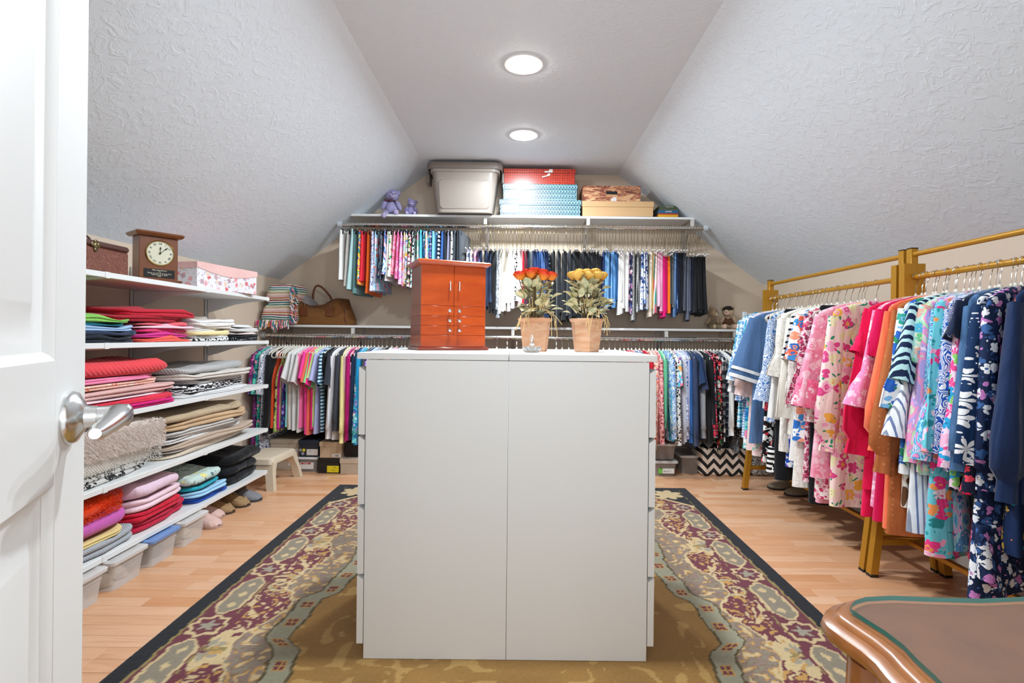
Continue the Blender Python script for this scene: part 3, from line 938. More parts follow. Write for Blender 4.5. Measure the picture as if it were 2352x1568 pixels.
def sleeve(sgn, W, L, r0, r1, alpha, rng, rows=7, m=14, zsh=-.150, flat=.34, cuff=0.0, bell=0.0, puff=0.0, fold=.004):
    al = radians(alpha); d = Vector((sgn * sin(al), 0, -cos(al))); e1 = Vector((sgn * cos(al), 0, sin(al)))
    p0 = Vector((sgn * (W / 2 - r0 * .78), 0, zsh)); ph = rng.uniform(0, 6.3); R_ = []
    ys = rng.uniform(-.010, .010)
    pro = [(i / (rows - 1), r0 + (r1 - r0) * i / (rows - 1)) for i in range(rows)]
    if bell: pro = [(0, r0), (.2, r0 * .98), (.45, r0 * .9), (.62, r0 * .84), (.66, r0 * .92), (.8, r1 * 1.05), (1, r1 * 1.2)]
    if puff: pro = [(0, r0), (.2, r0 * 1.02), (.45, r0 * 1.1), (.7, r0 * 1.22), (.84, r0 * 1.12), (.89, r1 * 1.0), (.90, r1 * .95), (1, r1 * 1.05)]
    if cuff: pro = [(0, r0), (.25, r0 * .95), (.5, (r0 + r1) / 2), (.75, r1 * 1.12), (.885, r1 * 1.1), (.89, r1 * .92), (1, r1 * .9)]
    for t_, r in pro:
        c = p0 + d * (L * t_) + Vector((0, ys * t_, 0)); ring = []
        for k in range(m):
            th = 2 * pi * k / m
            q = c + e1 * (r * cos(th)) + Vector((0, 1, 0)) * (max(.010, r * flat) * sin(th) + fold * (.25 + .75 * t_) * (sin(3 * th + ph + 3 * t_) + .55 * sin(7 * th + 2 * ph + 2 * t_)))
            ring.append(tuple(q))
        R_.append(ring)
    m_ = MB(); m_.rings(R_, False, False)
    return m_

def shirt_prof(L, W, th=.016, flare=1.0, neck=-.090, hemth=1.5):
    return [(neck, .035, .006), (neck - .004, .070, .014), (neck - .026, W * .36, th * .9), (neck - .048, W * .48, th * .95), (neck - .085, W * .5, th),
            (neck - .20, W * .475, th * 1.1), (neck - .20 - (L - .2) * .35, W * .47 * (1 + (flare - 1) * .3), th * 1.2), (neck - .2 - (L - .2) * .7, W * .48 * (1 + (flare - 1) * .7), th * 1.35), (neck - L, W * .49 * flare, th * hemth)]
def tank_prof(L, W, th=.013, flare=1.0, neck=-.092):
    return [(neck - .03, W * .24, .005), (neck - .06, W * .25, th * .8), (neck - .12, W * .28, th), (neck - .19, W * .40, th), (neck - .26, W * .45, th), (neck - .2 - (L - .2) * .5, W * .45 * flare, th * 1.25), (neck - L, W * .47 * flare, th * 1.5)]

GARMENTS = []   # (object, description, rod name, hanger object, hanger word)
def add_hanger(kind, loc, rz, zb=.24):
    if kind == 'ivory': h = link('clothes_hanger', FR_IV, None, loc, rz); link('hook', HK_L if abs(loc[1] - RL_Y) < .02 and abs(loc[2] - RL_Z) < .01 else HK_R, h); w = 'ivory hanger'
    elif kind == 'clip': h = link('clothes_hanger', FR_CL, None, loc, rz); link('hook', HK_L, h); link
    else:
        h = link('clothes_hanger', WF[zb][0], None, loc, rz); link('hook', HK_G, h); link('bar_tube', WF[zb][1], h)
    h['category'] = 'hanger'
    return h
def reg(g, desc, rodname, h, hw, cat):
    g['category'] = cat
    GARMENTS.append((g, desc, rodname, h, hw))

# ------------------------------------------------------------------ palettes
PINKF = lambda s=26: floral('#f4a3bd', ['#e0447f', '#f7d2dd', '#ef7fa6', '#fbe9ec'], s)
F = dict(
    multi=floral('#f1c84a', ['#e23a2e', '#2f6fb3', '#3f9b57', '#e0488f', '#f4f1e6', '#ef7a30'], 34, .55),
    lblue=floral('#8fbfd8', ['#e79bb6', '#f0c7d3', '#e0654a', '#b9d8e8'], 26, .42),
    lav=floral('#c9cfe6', ['#5a6bb0', '#e7e4f1', '#3b3f63'], 70, .4),
    ndots=dots('#23324a', '#e6e8ea', 85, .33, .15),
    water=swirl(['#f4f3f0', '#f2a8bd', '#2f66ae', '#bfe3dc', '#f4f3f0'], 22, 1.5),
    palm=floral('#f0efdf', ['#2d9a63', '#1d2a24', '#f1a3b0', '#e7e9c9'], 30, .38),
    pink1=floral('#f6a8c0', ['#ee6f98', '#f9d3de', '#e8507f'], 40), pink2=floral('#ef7aa9', ['#dd3f80', '#f7bed3'], 50),
    plav=floral('#f0b3d3', ['#9a8fd0', '#f6d5e6', '#e77fb4'], 30), past=floral('#f0c3d0', ['#9ed3c9', '#e87a4a', '#8fb6dd', '#f2e39b', '#d98fc0'], 26, .5),
    byel=floral('#eef0f4', ['#3f79c4', '#f0c84a', '#7fb1e2', '#f4f4f4'], 34, .46), pgb=floral('#20241f', ['#ee6f9c', '#7cb45a', '#f0a9c0', '#e9e8dc'], 34, .5),
    bwa=floral('#e9ecec', ['#1d1f23', '#8fcfcf', '#2b2b33'], 44, .45), mint=floral('#a9e0c8', ['#f3a6c0', '#f6f2ec', '#57b98d'], 22, .5),
    navt=floral('#1c4f86', ['#1d8f9a', '#e9f0f2', '#123a63'], 40, .45), pastp=floral('#f3b9d2', ['#f0a050', '#8fc7e8', '#a9dc9c', '#ffffff'], 24, .5),
    turq=floral('#3fb3cf', ['#1c6fb3', '#f4f6f6', '#7fd8d0', '#9a6fc4'], 34, .5), navp=floral('#1f2c4f', ['#5f79b8', '#c9d0e4', '#8a5fae'], 50, .4),
    bwp=leopard('#eceae6', '#202124', '#202124', 60), sil=floral('#9aa0a8', ['#6d737c', '#cfd3d8', '#e9ebed'], 60, .5, warp=.6),
    ptop=floral('#e8eaf2', ['#3f6fc0', '#59b7b7', '#b05aa8', '#ffffff'], 44, .45),
    dkp=floral('#2a2d49', ['#e9e6ec', '#c77fa0', '#4d5388'], 34, .45), bwf=floral('#dfe5ef', ['#3a5aa0', '#f2f4f8', '#233a78', '#7ea3d6'], 24, .5, warp=.6),
    purt=floral('#6d2a66', ['#1f7f86', '#c43f95', '#3c2a58', '#e07ab0'], 22, .5), teal=floral('#2f9d94', ['#1c5f78', '#f08fb0', '#63c9ae', '#154a5c'], 22, .52),
    nvw=swirl(['#f2f3f6', '#2a3468'] * 6, 22, 1.0, 1, .8), ygf=floral('#c9d57f', ['#2c5a3c', '#f0e39a', '#7f9a48', '#1d3a4a'], 30, .5), pnf=floral('#3d2a78', ['#7f4fb8', '#2a7f9a', '#1c2a58', '#c4a3e0'], 30, .5),
    bstr=stripes(['#e9f1f5', '#3f7fa0', '#22344f', '#9fc9d8'], .026, 'Z'), bigp=floral('#1d1a1f', ['#ef7f98', '#f6b3c2', '#e85f80', '#f8dfe4'], 11, .62, '#3f9a5c', .3),
    crr=floral('#efe3cf', ['#c43030', '#e07a5a', '#7f8f5a'], 44, .4), pea=floral('#f2b3a0', ['#e0705f', '#f6dccf', '#b05070', '#8fa0c4'], 44, .42), pkr=floral('#e59a9a', ['#b83f4a', '#f2cfcb', '#7f2a35'], 50, .45),
    bfl=floral('#9fbbe0', ['#3f6fc0', '#eef2f4', '#5f9ad0', '#f0e3a0'], 60, .42), tleo=leopard('#3fa3bf', '#173f4f', '#bfe3e6', 50), leo=leopard('#eceae6', '#1d1d1f', '#1d1d1f', 60), mult2=floral('#5fc0d0', ['#f06f9a', '#f09a3f', '#f6f0e3', '#7f4fb0'], 22, .5),
    bwc=floral('#c9d5ee', ['#5f79c4', '#f2f4f8', '#3f4f8f'], 44, .45), bfl2=floral('#17181b', ['#c9303a', '#e9e3dc', '#3f7f5a'], 26, .4),
)

# ------------------------------------------------------------------ shorts, skirts and trousers on the high rod
rg = random.Random(11)
UP = 'the high rod'
def hang_short(px, desc, mat, yb, cat='shorts', yt=536):
    X = XatY(px, 560, 4.02); ztop = -.082 + rg.uniform(-.006, .010)
    L = max(.2, (yb - yt) / 1200 * 4.02 + .0); rz = pi / 2 + radians(rg.uniform(-5, 3) - 2)
    h = add_hanger('clip', (X, RU_Y, RU_Z), rz)
    W = rg.uniform(.36, .40); fl = rg.uniform(1.10, 1.3)
    pr = [(ztop, W * .5, .008), (ztop - .012, W * .5, .012), (ztop - .045, W * .505, .014), (ztop - L * .35, W * .53, .016), (ztop - L * .7, W * .5 * (fl + 1) / 2, .018), (ztop - L, W * .5 * fl, .019)]
    g = obj('skirt' if 'skirt' in desc else 'shorts', body(pr, rg, 11, 24, .007, 30), mat, None, 'all', (X, RU_Y, RU_Z), rz)
    mw = MB(); a, b = W * .5 + .0015, .0125
    ring = lambda z: [(a * math.copysign(abs(cos(t_)) ** .55, cos(t_)), b * math.copysign(abs(sin(t_)) ** .8, sin(t_)), z) for t_ in [2 * pi * k / 24 for k in range(24)]]
    mw.rings([ring(ztop + .001), ring(ztop - .035)])
    obj('waistband', mw, mat, g, 'all')
    reg(g, desc, UP, h, 'black clip hanger', cat)
UL = [
 (783, 'white chino shorts', fabric('#e3e1de'), 652), (797, 'off white shorts', fabric('#d8d2cb'), 668), (806, 'pale aqua shorts', fabric('#a9c9c9'), 676), (816, 'teal grey skirt', fabric('#5c7f80'), 682),
 (825, 'bright flower print shorts', F['multi'], 662), (833, 'scarlet shorts', fabric('#d8283a'), 652), (843, 'orange utility shorts', fabric('#ee6a1f'), 684), (855, 'lavender speckled shorts', F['lav'], 674),
 (864, 'light blue flower skirt', F['lblue'], 672), (874, 'navy dotted shorts', F['ndots'], 646), (882, 'watercolour pink blue shorts', F['water'], 640), (888, 'plain white skirt', fabric('#e8e6e2'), 650),
 (895, 'white palm leaf shorts', F['palm'], 641), (904, 'pink flower print shorts', F['pink1'], 640), (912, 'deep pink print shorts', F['pink2'], 650), (919, 'pink lavender shorts', F['plav'], 660),
 (928, 'pastel patchwork print shorts', F['past'], 664), (936, 'blue yellow print shorts', F['byel'], 662), (944, 'black pink flower shorts', F['pgb'], 668), (952, 'black white aqua shorts', F['bwa'], 668),
 (959, 'mint pink print shorts', F['mint'], 670), (966, 'plain sky blue shorts', fabric('#4fb6de'), 672), (973, 'navy teal print shorts', F['navt'], 674), (979, 'pastel rainbow print shorts', F['pastp'], 670),
 (985, 'turquoise print shorts', F['turq'], 674), (991, 'dark navy print shorts', F['navp'], 676), (999, 'light blue chino shorts', fabric('#6fb4e3'), 676), (1010, 'navy white striped skirt', stripes(['#ecebea', '#20243a'], .033, 'Z'), 682),
 (1017, 'royal blue skirt', fabric('#2a5596'), 684), (1024, 'black navy skirt', fabric('#1b222e'), 684), (1031, 'lavender grey skirt', fabric('#8a8aa3'), 684), (1036, 'white textured skirt', fabric('#e0ddd6', knit=40), 684),
 (1042, 'black white print skirt', F['bwp'], 684), (1048, 'charcoal skirt', fabric('#3a4049'), 686), (1054, 'dark charcoal skirt', fabric('#30353d'), 686), (1061, 'slate charcoal skirt', fabric('#3b4048'), 686)]
for e in UL: hang_short(*e, cat='skirt' if 'skirt' in e[1] else 'shorts')

def hang_pants(px, desc, mat, yb, yt=585, W=.20, cat='trousers', fl=1.15, double=True):
    zb = .24 if yt > 578 else .21
    X = XatY(px, 600, 4.10); rz = pi / 2 + radians(rg.uniform(-16, -2) if px > 1290 else rg.uniform(-6, 8))
    h = add_hanger('wire', (X, RU_Y, RU_Z), rz, zb)
    L = (yb - yt) / 1200 * 4.12; zt = -zb + .0075
    pr = [(zt, W * .47, .003), (zt - .004, W * .48, .009), (zt - .012, W * .485, .0115), (zt - .05, W * .5, .013), (zt - L * .4, W * .52, .015), (zt - L * .75, W * .5 * (fl + 1) / 2, .017), (zt - L, W * .5 * fl, .018)]
    g = obj('trousers' if cat == 'trousers' else 'skirt', body(pr, rg, 11, 22, .006, 40, hemwave=.008), mat, None, 'all', (X, RU_Y, RU_Z), rz)
    if cat == 'trousers':   # second leg, a little shorter, folded over the same bar
        L2 = L * rg.uniform(.86, .97); q = rg.choice((-1, 1)) * .014
        pr2 = [(zt - .02, W * .44, .004), (zt - .03, W * .46, .009), (zt - L2 * .4, W * .47, .011), (zt - L2 * .97, W * .47 * fl, .013), (zt - L2, W * .475 * fl, .013)]
        mb = body(pr2, rg, 8, 20, .005, 40, cx=rg.uniform(-.015, .015)); mb.v = [(x, y + q, z) for x, y, z in mb.v]
        obj('trouser_leg', mb, mat, g, 'all')
    reg(g, desc, UP, h, 'gold wire hanger', cat)
BLK = fabric('#15161a', .8, var=.25); BLK2 = fabric('#24262c', .8, var=.2); NVY = fabric('#1c2a48', var=.2); DNM = denim('#24406f'); DNL = denim('#5f8fbd'); DNK = denim('#182a48')
CRM = fabric('#ddd5c9'); WHT = fabric('#e6e3e0')
UR = [
 (1072, 'white blue print skirt', F['ptop'], 700, 572, .2, 'skirt'), (1080, 'white teal print skirt', F['byel'], 700, 572, .2, 'skirt'), (1088, 'white plum print skirt', F['plav'], 702, 568, .2, 'skirt'), (1095, 'pink black print skirt', F['dkp'], 702, 575, .2, 'skirt'), (1101, 'plain navy skirt', NVY, 700, 568, .2, 'skirt'),
 (1113, 'shiny navy trousers', NVY, 690, 552), (1123, 'dark denim trousers', DNK, 692, 568), (1130, 'black jeans', BLK, 716, 572), (1137, 'charcoal jeans', BLK2, 718, 570), (1143, 'silver grey trousers', F['sil'], 722, 566),
 (1149, 'cream jeans', CRM, 716, 566), (1155, 'ivory jeans', fabric('#e4ddd0'), 712, 566), (1161, 'stone trousers', fabric('#d3c9bb'), 708, 568), (1168, 'white jeans', WHT, 712, 570), (1177, 'wide white trousers', fabric('#efedec'), 705, 570, .24),
 (1186, 'white grey print trousers', F['leo'], 690, 573), (1191, 'blush trousers', fabric('#e8cfcf'), 700, 573), (1196, 'pale pink jeans', fabric('#efd9da'), 700, 574), (1200, 'bright red trousers', fabric('#c41f33'), 700, 573), (1207, 'burgundy trousers', fabric('#5f2234'), 700, 568),
 (1216, 'ink green trousers', fabric('#22394a'), 705, 570), (1222, 'midnight blue trousers', NVY, 705, 570), (1230, 'indigo jeans', DNM, 710, 568), (1238, 'mid blue jeans', denim('#2f4f86'), 710, 570), (1245, 'faded indigo jeans', denim('#3a5685'), 710, 570), (1252, 'raw denim jeans', DNK, 735, 570),
 (1259, 'navy satin trousers', fabric('#1e2f5a', .4), 735, 562), (1265, 'black sequin trousers', floral('#101218', ['#9fc4dc', '#1b1d24', '#20242e'], 90, .3), 735, 580), (1274, 'slim black trousers', BLK, 735, 570), (1284, 'black flared trousers', BLK2, 735, 568, .21, 'trousers', 1.5),
 (1303, 'black wide trousers', BLK2, 735, 572, .21, 'trousers', 1.5), (1312, 'charcoal wide trousers', fabric('#2d2f36', var=.2), 730, 570, .22, 'trousers', 1.3)]
for i in range(9): UR.append((1321 + i * 7.2, 'black trousers', BLK if i % 3 else BLK2, 728 + (i * 37) % 9, 576 - (i % 3) * 3))
UR += [(1385, 'inky navy trousers', fabric('#141f3a', var=.2), 730, 580), (1392, 'dark blue jeans', denim('#1b2f5c'), 728, 578), (1399, 'pale washed jeans', DNL, 706, 572), (1406, 'light wash jeans', denim('#6f9cc6'), 704, 574), (1413, 'sky wash jeans', denim('#5685b5'), 706, 574), (1420, 'mid wash jeans', denim('#2f5f92'), 704, 575),
 (1429, 'white frayed jeans', WHT, 716, 570), (1435, 'white wide trousers', fabric('#e9e6e3'), 716, 572), (1441, 'soft white trousers', fabric('#dfdcd9'), 702, 568), (1449, 'white linen trousers', fabric('#efecea'), 708, 570),
 (1457, 'plum print trousers', F['dkp'], 712, 568), (1464, 'houndstooth leggings', zebra('#ecebe9', '#18191b', 60, 2, 'DIAGONAL'), 735, 574), (1472, 'gingham trousers', plaid('#e9e7e4', '#6a6a6c', '#141416', .012, .5), 716, 577), (1483, 'blue white flower trousers', F['bwf'], 706, 572, .23), (1493, 'blue white print trousers', F['bwf'], 705, 570),
 (1500, 'oatmeal trousers', fabric('#dacbb8'), 716, 564), (1507, 'mustard yellow trousers', fabric('#e0b766'), 706, 572), (1512, 'candy striped trousers', stripes(['#e9dcd4', '#d9576f', '#2f8f86', '#e9dcd4'], .02, 'X', True), 716, 574), (1519, 'baby pink trousers', fabric('#e6bccb'), 702, 572), (1525, 'rose pink trousers', fabric('#e8a9c4'), 712, 574),
 (1531, 'fuchsia trousers', fabric('#e0147a'), 724, 580), (1536, 'magenta trousers', fabric('#d40f66'), 716, 580), (1541, 'tangerine trousers', fabric('#ef7216'), 712, 580), (1547, 'olive grey trousers', fabric('#4a504e'), 700, 576), (1552, 'slate grey trousers', fabric('#5b6066'), 706, 575), (1558, 'chambray blue trousers', denim('#5f84b5'), 724, 575),
 (1564, 'navy drawstring trousers', NVY, 718, 574), (1570, 'deep navy trousers', fabric('#111b30', var=.2), 716, 575), (1576, 'black drawstring trousers', BLK, 716, 575), (1583, 'dark grey joggers', fabric('#4f5260'), 714, 578), (1590, 'grey marl joggers', fabric('#5d6272'), 730, 580), (1597, 'navy ponte trousers', fabric('#151c2e', var=.2), 714, 580)]
for i in range(4): UR.append((1604 + i * 6.2, 'black dress trousers', BLK, 712 + i * 2, 581, .22, 'trousers', 1.35))
for e in UR: hang_pants(*e)

# ------------------------------------------------------------------ shirts on the low rod
LO = 'the low rod'
def hang_top(px, desc, mat, kind, yb, cat=None, W=None, slv=None, hang=True):
    X = XatY(px, 830, 3.96); rz = pi / 2 + radians(rg.uniform(-5, 5)); loc = (X, RL_Y, RL_Z)
    h = add_hanger('ivory', loc, rz)
    W = W or rg.uniform(.42, .47); L = max(.45, (yb - 800) / 1200 * 3.98)
    if kind in ('tank', 'dress'):
        g = obj('tank_top' if kind == 'tank' else 'dress', body(tank_prof(L, W) if kind == 'tank' else shirt_prof(L, W, .016, 1.15), rg, 12, 24, .008, 22), mat, None, 'all', loc, rz)
        cat = cat or ('top' if kind == 'tank' else 'dress')
    else:
        g = obj('shirt', body(shirt_prof(L, W, .014 if kind == 'tee' else .017), rg, 13, 24, .008, 22), mat, None, 'all', loc, rz)
        cat = cat or 'shirt'
    for sg in (-1, 1):
        if kind == 'tee': mb = sleeve(sg, W, rg.uniform(.20, .25), .088, .085, rg.uniform(20, 30) if sg < 0 else 12, rg, 5, 12, -.165, .24)
        elif kind == 'long': mb = sleeve(sg, W, L * rg.uniform(.86, .96), .085, .050, rg.uniform(6, 11) if sg < 0 else 4, rg, 8, 12, -.165, .34, cuff=1)
        elif kind == 'dress': mb = sleeve(sg, W, .30, .085, .07, 14, rg, 5, 12, -.165, .3)
        else: continue
        obj('sleeve', mb, slv or mat, g, 'all')
    reg(g, desc, LO, h, 'ivory hanger', cat)
BK = fabric('#17181b', var=.25)
LL = [(584, 'purple teal print dress', F['purt'], 'dress', 1040), (593, 'teal flamingo print dress', F['teal'], 'dress', 1055), (603, 'navy white vine dress', F['nvw'], 'dress', 1060), (612, 'black studded cardigan', BK, 'long', 1000, 'cardigan'),
 (620, 'off white tank', fabric('#d9d4cf'), 'tank', 1002), (626, 'burnt orange tank', fabric('#e8562e'), 'tank', 984), (632, 'magenta tank', fabric('#e0249a'), 'tank', 988), (638, 'yellow green print tank', F['ygf'], 'tank', 992), (644, 'tan racerback tank', fabric('#c9ab8c'), 'tank', 985), (648, 'purple navy print tank', F['pnf'], 'tank', 985), (654, 'aqua tank', fabric('#8fd3d8'), 'tank', 982), (660, 'dark sand tank', fabric('#b99a7a'), 'tank', 985),
 (668, 'white cotton tee', fabric('#dcdad9'), 'tee', 990), (675, 'bright white tee', fabric('#e6e4e3'), 'tee', 992), (683, 'warm white tee', fabric('#d3cecb'), 'tee', 994), (692, 'pink polo tee', fabric('#f47aae'), 'tee', 984), (699, 'hot pink tee', fabric('#f0429a'), 'tee', 1000), (705, 'coral tee', fabric('#f2705f'), 'tee', 1000), (711, 'neon raspberry tee', fabric('#ee2f83'), 'tee', 988),
 (718, 'bright green tee', fabric('#8fd58a'), 'tee', 982), (723, 'lime tee', fabric('#cbd98a'), 'tee', 982), (729, 'lavender tee', fabric('#b3b4dc'), 'tee', 998), (735, 'blue marled tee', F['bstr'], 'tee', 994), (748, 'black polo', BK, 'tee', 1000), (756, 'charcoal tee', fabric('#30343c'), 'tee', 1004),
 (764, 'white sweatshirt', fabric('#dcdadd'), 'long', 1010), (771, 'light grey hoodie', fabric('#cfccd0'), 'long', 1012), (777, 'dark grey sweater', fabric('#3a3d45'), 'long', 990), (784, 'pale yellow sweatshirt', fabric('#ecdf9a'), 'long', 1006), (791, 'pale rose blouse', fabric('#e3bcc3'), 'long', 1010), (797, 'deep magenta blouse', fabric('#b5126e'), 'long', 1006), (805, 'large pink rose blouse', F['bigp'], 'long', 1006),
 (813, 'navy blue cardigan', fabric('#1d3350'), 'long', 1012), (820, 'cerulean blue top', fabric('#1f8fc0'), 'long', 1016), (827, 'teal print top', F['turq'], 'long', 1010), (834, 'stone grey top', fabric('#5f6468'), 'long', 1010), (842, 'navy multicolour top', F['pnf'], 'tee', 1005), (852, 'pale blue top', fabric('#b9cdec'), 'tee', 1005), (861, 'light grey top', fabric('#a9abb0'), 'tee', 1005), (872, 'jet black top', BK, 'tee', 1005),
 (884, 'pale silver top', fabric('#d3d5d8'), 'long', 1005), (896, 'bubblegum pink top', fabric('#f08cb2'), 'long', 1005), (908, 'bright aqua top', fabric('#1f9fc4'), 'tee', 1005), (916, 'black scoop top', BK, 'tee', 1005), (926, 'silver print top', F['sil'], 'tee', 1005),
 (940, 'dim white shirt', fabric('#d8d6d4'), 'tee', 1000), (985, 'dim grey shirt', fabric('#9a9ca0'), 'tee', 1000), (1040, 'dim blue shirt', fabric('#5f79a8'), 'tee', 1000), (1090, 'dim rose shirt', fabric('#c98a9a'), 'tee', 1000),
 (1138, 'dark plum sweater', fabric('#5b2530', knit=60), 'long', 1000), (1163, 'burgundy chunky sweater', fabric('#7d2c3a', knit=60), 'long', 1000), (1186, 'grey beaded top', F['sil'], 'tank', 1000), (1215, 'taupe top', fabric('#a08f80'), 'tank', 1000), (1258, 'emerald green top', fabric('#1f7f5a'), 'tank', 1000), (1282, 'smoky grey top', fabric('#7d7f84'), 'tank', 1000), (1296, 'violet top', fabric('#8a4fa8'), 'tank', 1000), (1312, 'sandy beige top', fabric('#c9b59a'), 'tank', 1000), (1330, 'dusty blue top', fabric('#8fa9c4'), 'tank', 1000), (1350, 'faded mint top', fabric('#a9c9b5'), 'tank', 1000), (1378, 'almond top', fabric('#d3c2ab'), 'tank', 1000), (1396, 'oat top', fabric('#dccfbc'), 'tank', 1000), (1410, 'chalk top', fabric('#e3e0da'), 'tank', 1000), (1424, 'pearl top', fabric('#e6e3e3'), 'tank', 1000), (1436, 'milk white top', fabric('#e9e7e4'), 'tank', 1000), (1446, 'navy cream print top', F['dkp'], 'tank', 1000), (1456, 'crimson top', fabric('#c91f45'), 'tee', 1000), (1464, 'rose print top', F['pkr'], 'tee', 1000), (1474, 'white navy print top', F['bwc'], 'tee', 1000), (1483, 'raspberry print top', F['dkp'], 'tee', 1000), (1493, 'cherry red top', fabric('#c01a30'), 'long', 990),
 (1506, 'cream red flower blouse', F['crr'], 'long', 1020), (1514, 'peach print blouse', F['pea'], 'long', 1010), (1522, 'rosy paisley blouse', F['pkr'], 'long', 1008), (1531, 'mint green sweater', fabric('#6fcf9f', knit=45), 'long', 965), (1540, 'blue flower blouse', F['bfl'], 'long', 1005), (1547, 'teal leopard blouse', F['tleo'], 'long', 1000), (1553, 'white leopard blouse', F['leo'], 'long', 1005), (1558, 'bright multicolour blouse', F['mult2'], 'tee', 1015),
 (1568, 'pale lavender sweatshirt', fabric('#ccccd8'), 'long', 1012), (1577, 'blue white print blouse', F['bwc'], 'long', 990), (1583, 'periwinkle blouse', fabric('#b3b6d8'), 'long', 1000), (1589, 'royal blue shirt', fabric('#2a5f9f'), 'long', 1004), (1596, 'slate navy sweatshirt', fabric('#35405c'), 'long', 1020), (1604, 'dark blue polo', fabric('#1f3558'), 'tee', 1000), (1611, 'navy tee', fabric('#2b3350'), 'tee', 1000), (1619, 'grey marl sweater', fabric('#a3a5ab'), 'long', 985), (1627, 'black knit top', BK, 'long', 1000), (1633, 'black long sleeved top', BK, 'long', 1000),
 (1640, 'red navy plaid shirt', plaid('#2a2f58', '#b52a45', '#e0455a', .05, .4, '#cfd6d2'), 'long', 995), (1648, 'red black plaid shirt', plaid('#b8202f', '#3a1418', '#171214', .055, .42, '#e9d9d0'), 'long', 992), (1655, 'black red flower blouse', F['bfl2'], 'long', 1010), (1663, 'black white buffalo check shirt', plaid('#e6e3dc', '#6d6e72', '#26272b', .066, .5), 'long', 1012), (1671, 'grey navy plaid shirt', plaid('#5d6675', '#30384a', '#1d2230', .05, .4, '#c9ced6'), 'long', 990), (1679, 'white cuffed shirt', fabric('#e2e0dd'), 'long', 985), (1687, 'black speckled blouse', dots('#1a1b1e', '#d8d6d2', 70, .25, 1.), 'long', 1000), (1694, 'black sequin dress', floral('#2c2e33', ['#8f9299', '#3d4047', '#c9ccd2'], 160, .4), 'dress', 1030), (1703, 'beige cardigan', fabric('#cdb9a0'), 'long', 990), (1712, 'dark lace top', F['bwp'], 'tee', 1000)]
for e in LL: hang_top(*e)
# ------------------------------------------------------------------ blouses and dresses on the golden racks
def daisy(bg, petal, core, scale=13, n=7):
    t = NT('daisy_print'); v = t.coords((1, .0, 1)); vo = t.voro(v, scale, rnd=.75)
    pos = vo.outputs['Position']; sv = t.n('ShaderNodeVectorMath', operation='SCALE'); sv.inputs['Scale'].default_value = 1.0; t.l(v, sv.inputs[0])
    df = t.n('ShaderNodeVectorMath', operation='SUBTRACT'); t.l(sv.outputs[0], df.inputs[0]); t.l(pos, df.inputs[1])
    sp = t.n('ShaderNodeSeparateXYZ'); t.l(df.outputs[0], sp.inputs[0])
    an = t.math('ARCTAN2', sp.outputs[2], sp.outputs[0])
    pet = t.math('ABSOLUTE', t.math('COSINE', t.math('MULTIPLY', an, n / 2)))
    rad = t.math('MULTIPLY', t.math('POWER', pet, .6), .54)
    d = vo.outputs['Distance']
    m = t.math('LESS_THAN', d, rad)
    v2 = t.voro(t.coords((1, 0, 1)), scale * 4.5, rnd=.4)
    c = t.mix(t.math('LESS_THAN', v2.outputs['Distance'], .17), bg, petal)
    c = t.mix(m, c, petal); c = t.mix(t.math('LESS_THAN', d, .10), c, core)
    wrinkle(t)
    return t.fin(c, .75, 0, .2)
FAR, NEAR = 'the far gold rack', 'the near gold rack'
rg = random.Random(23)
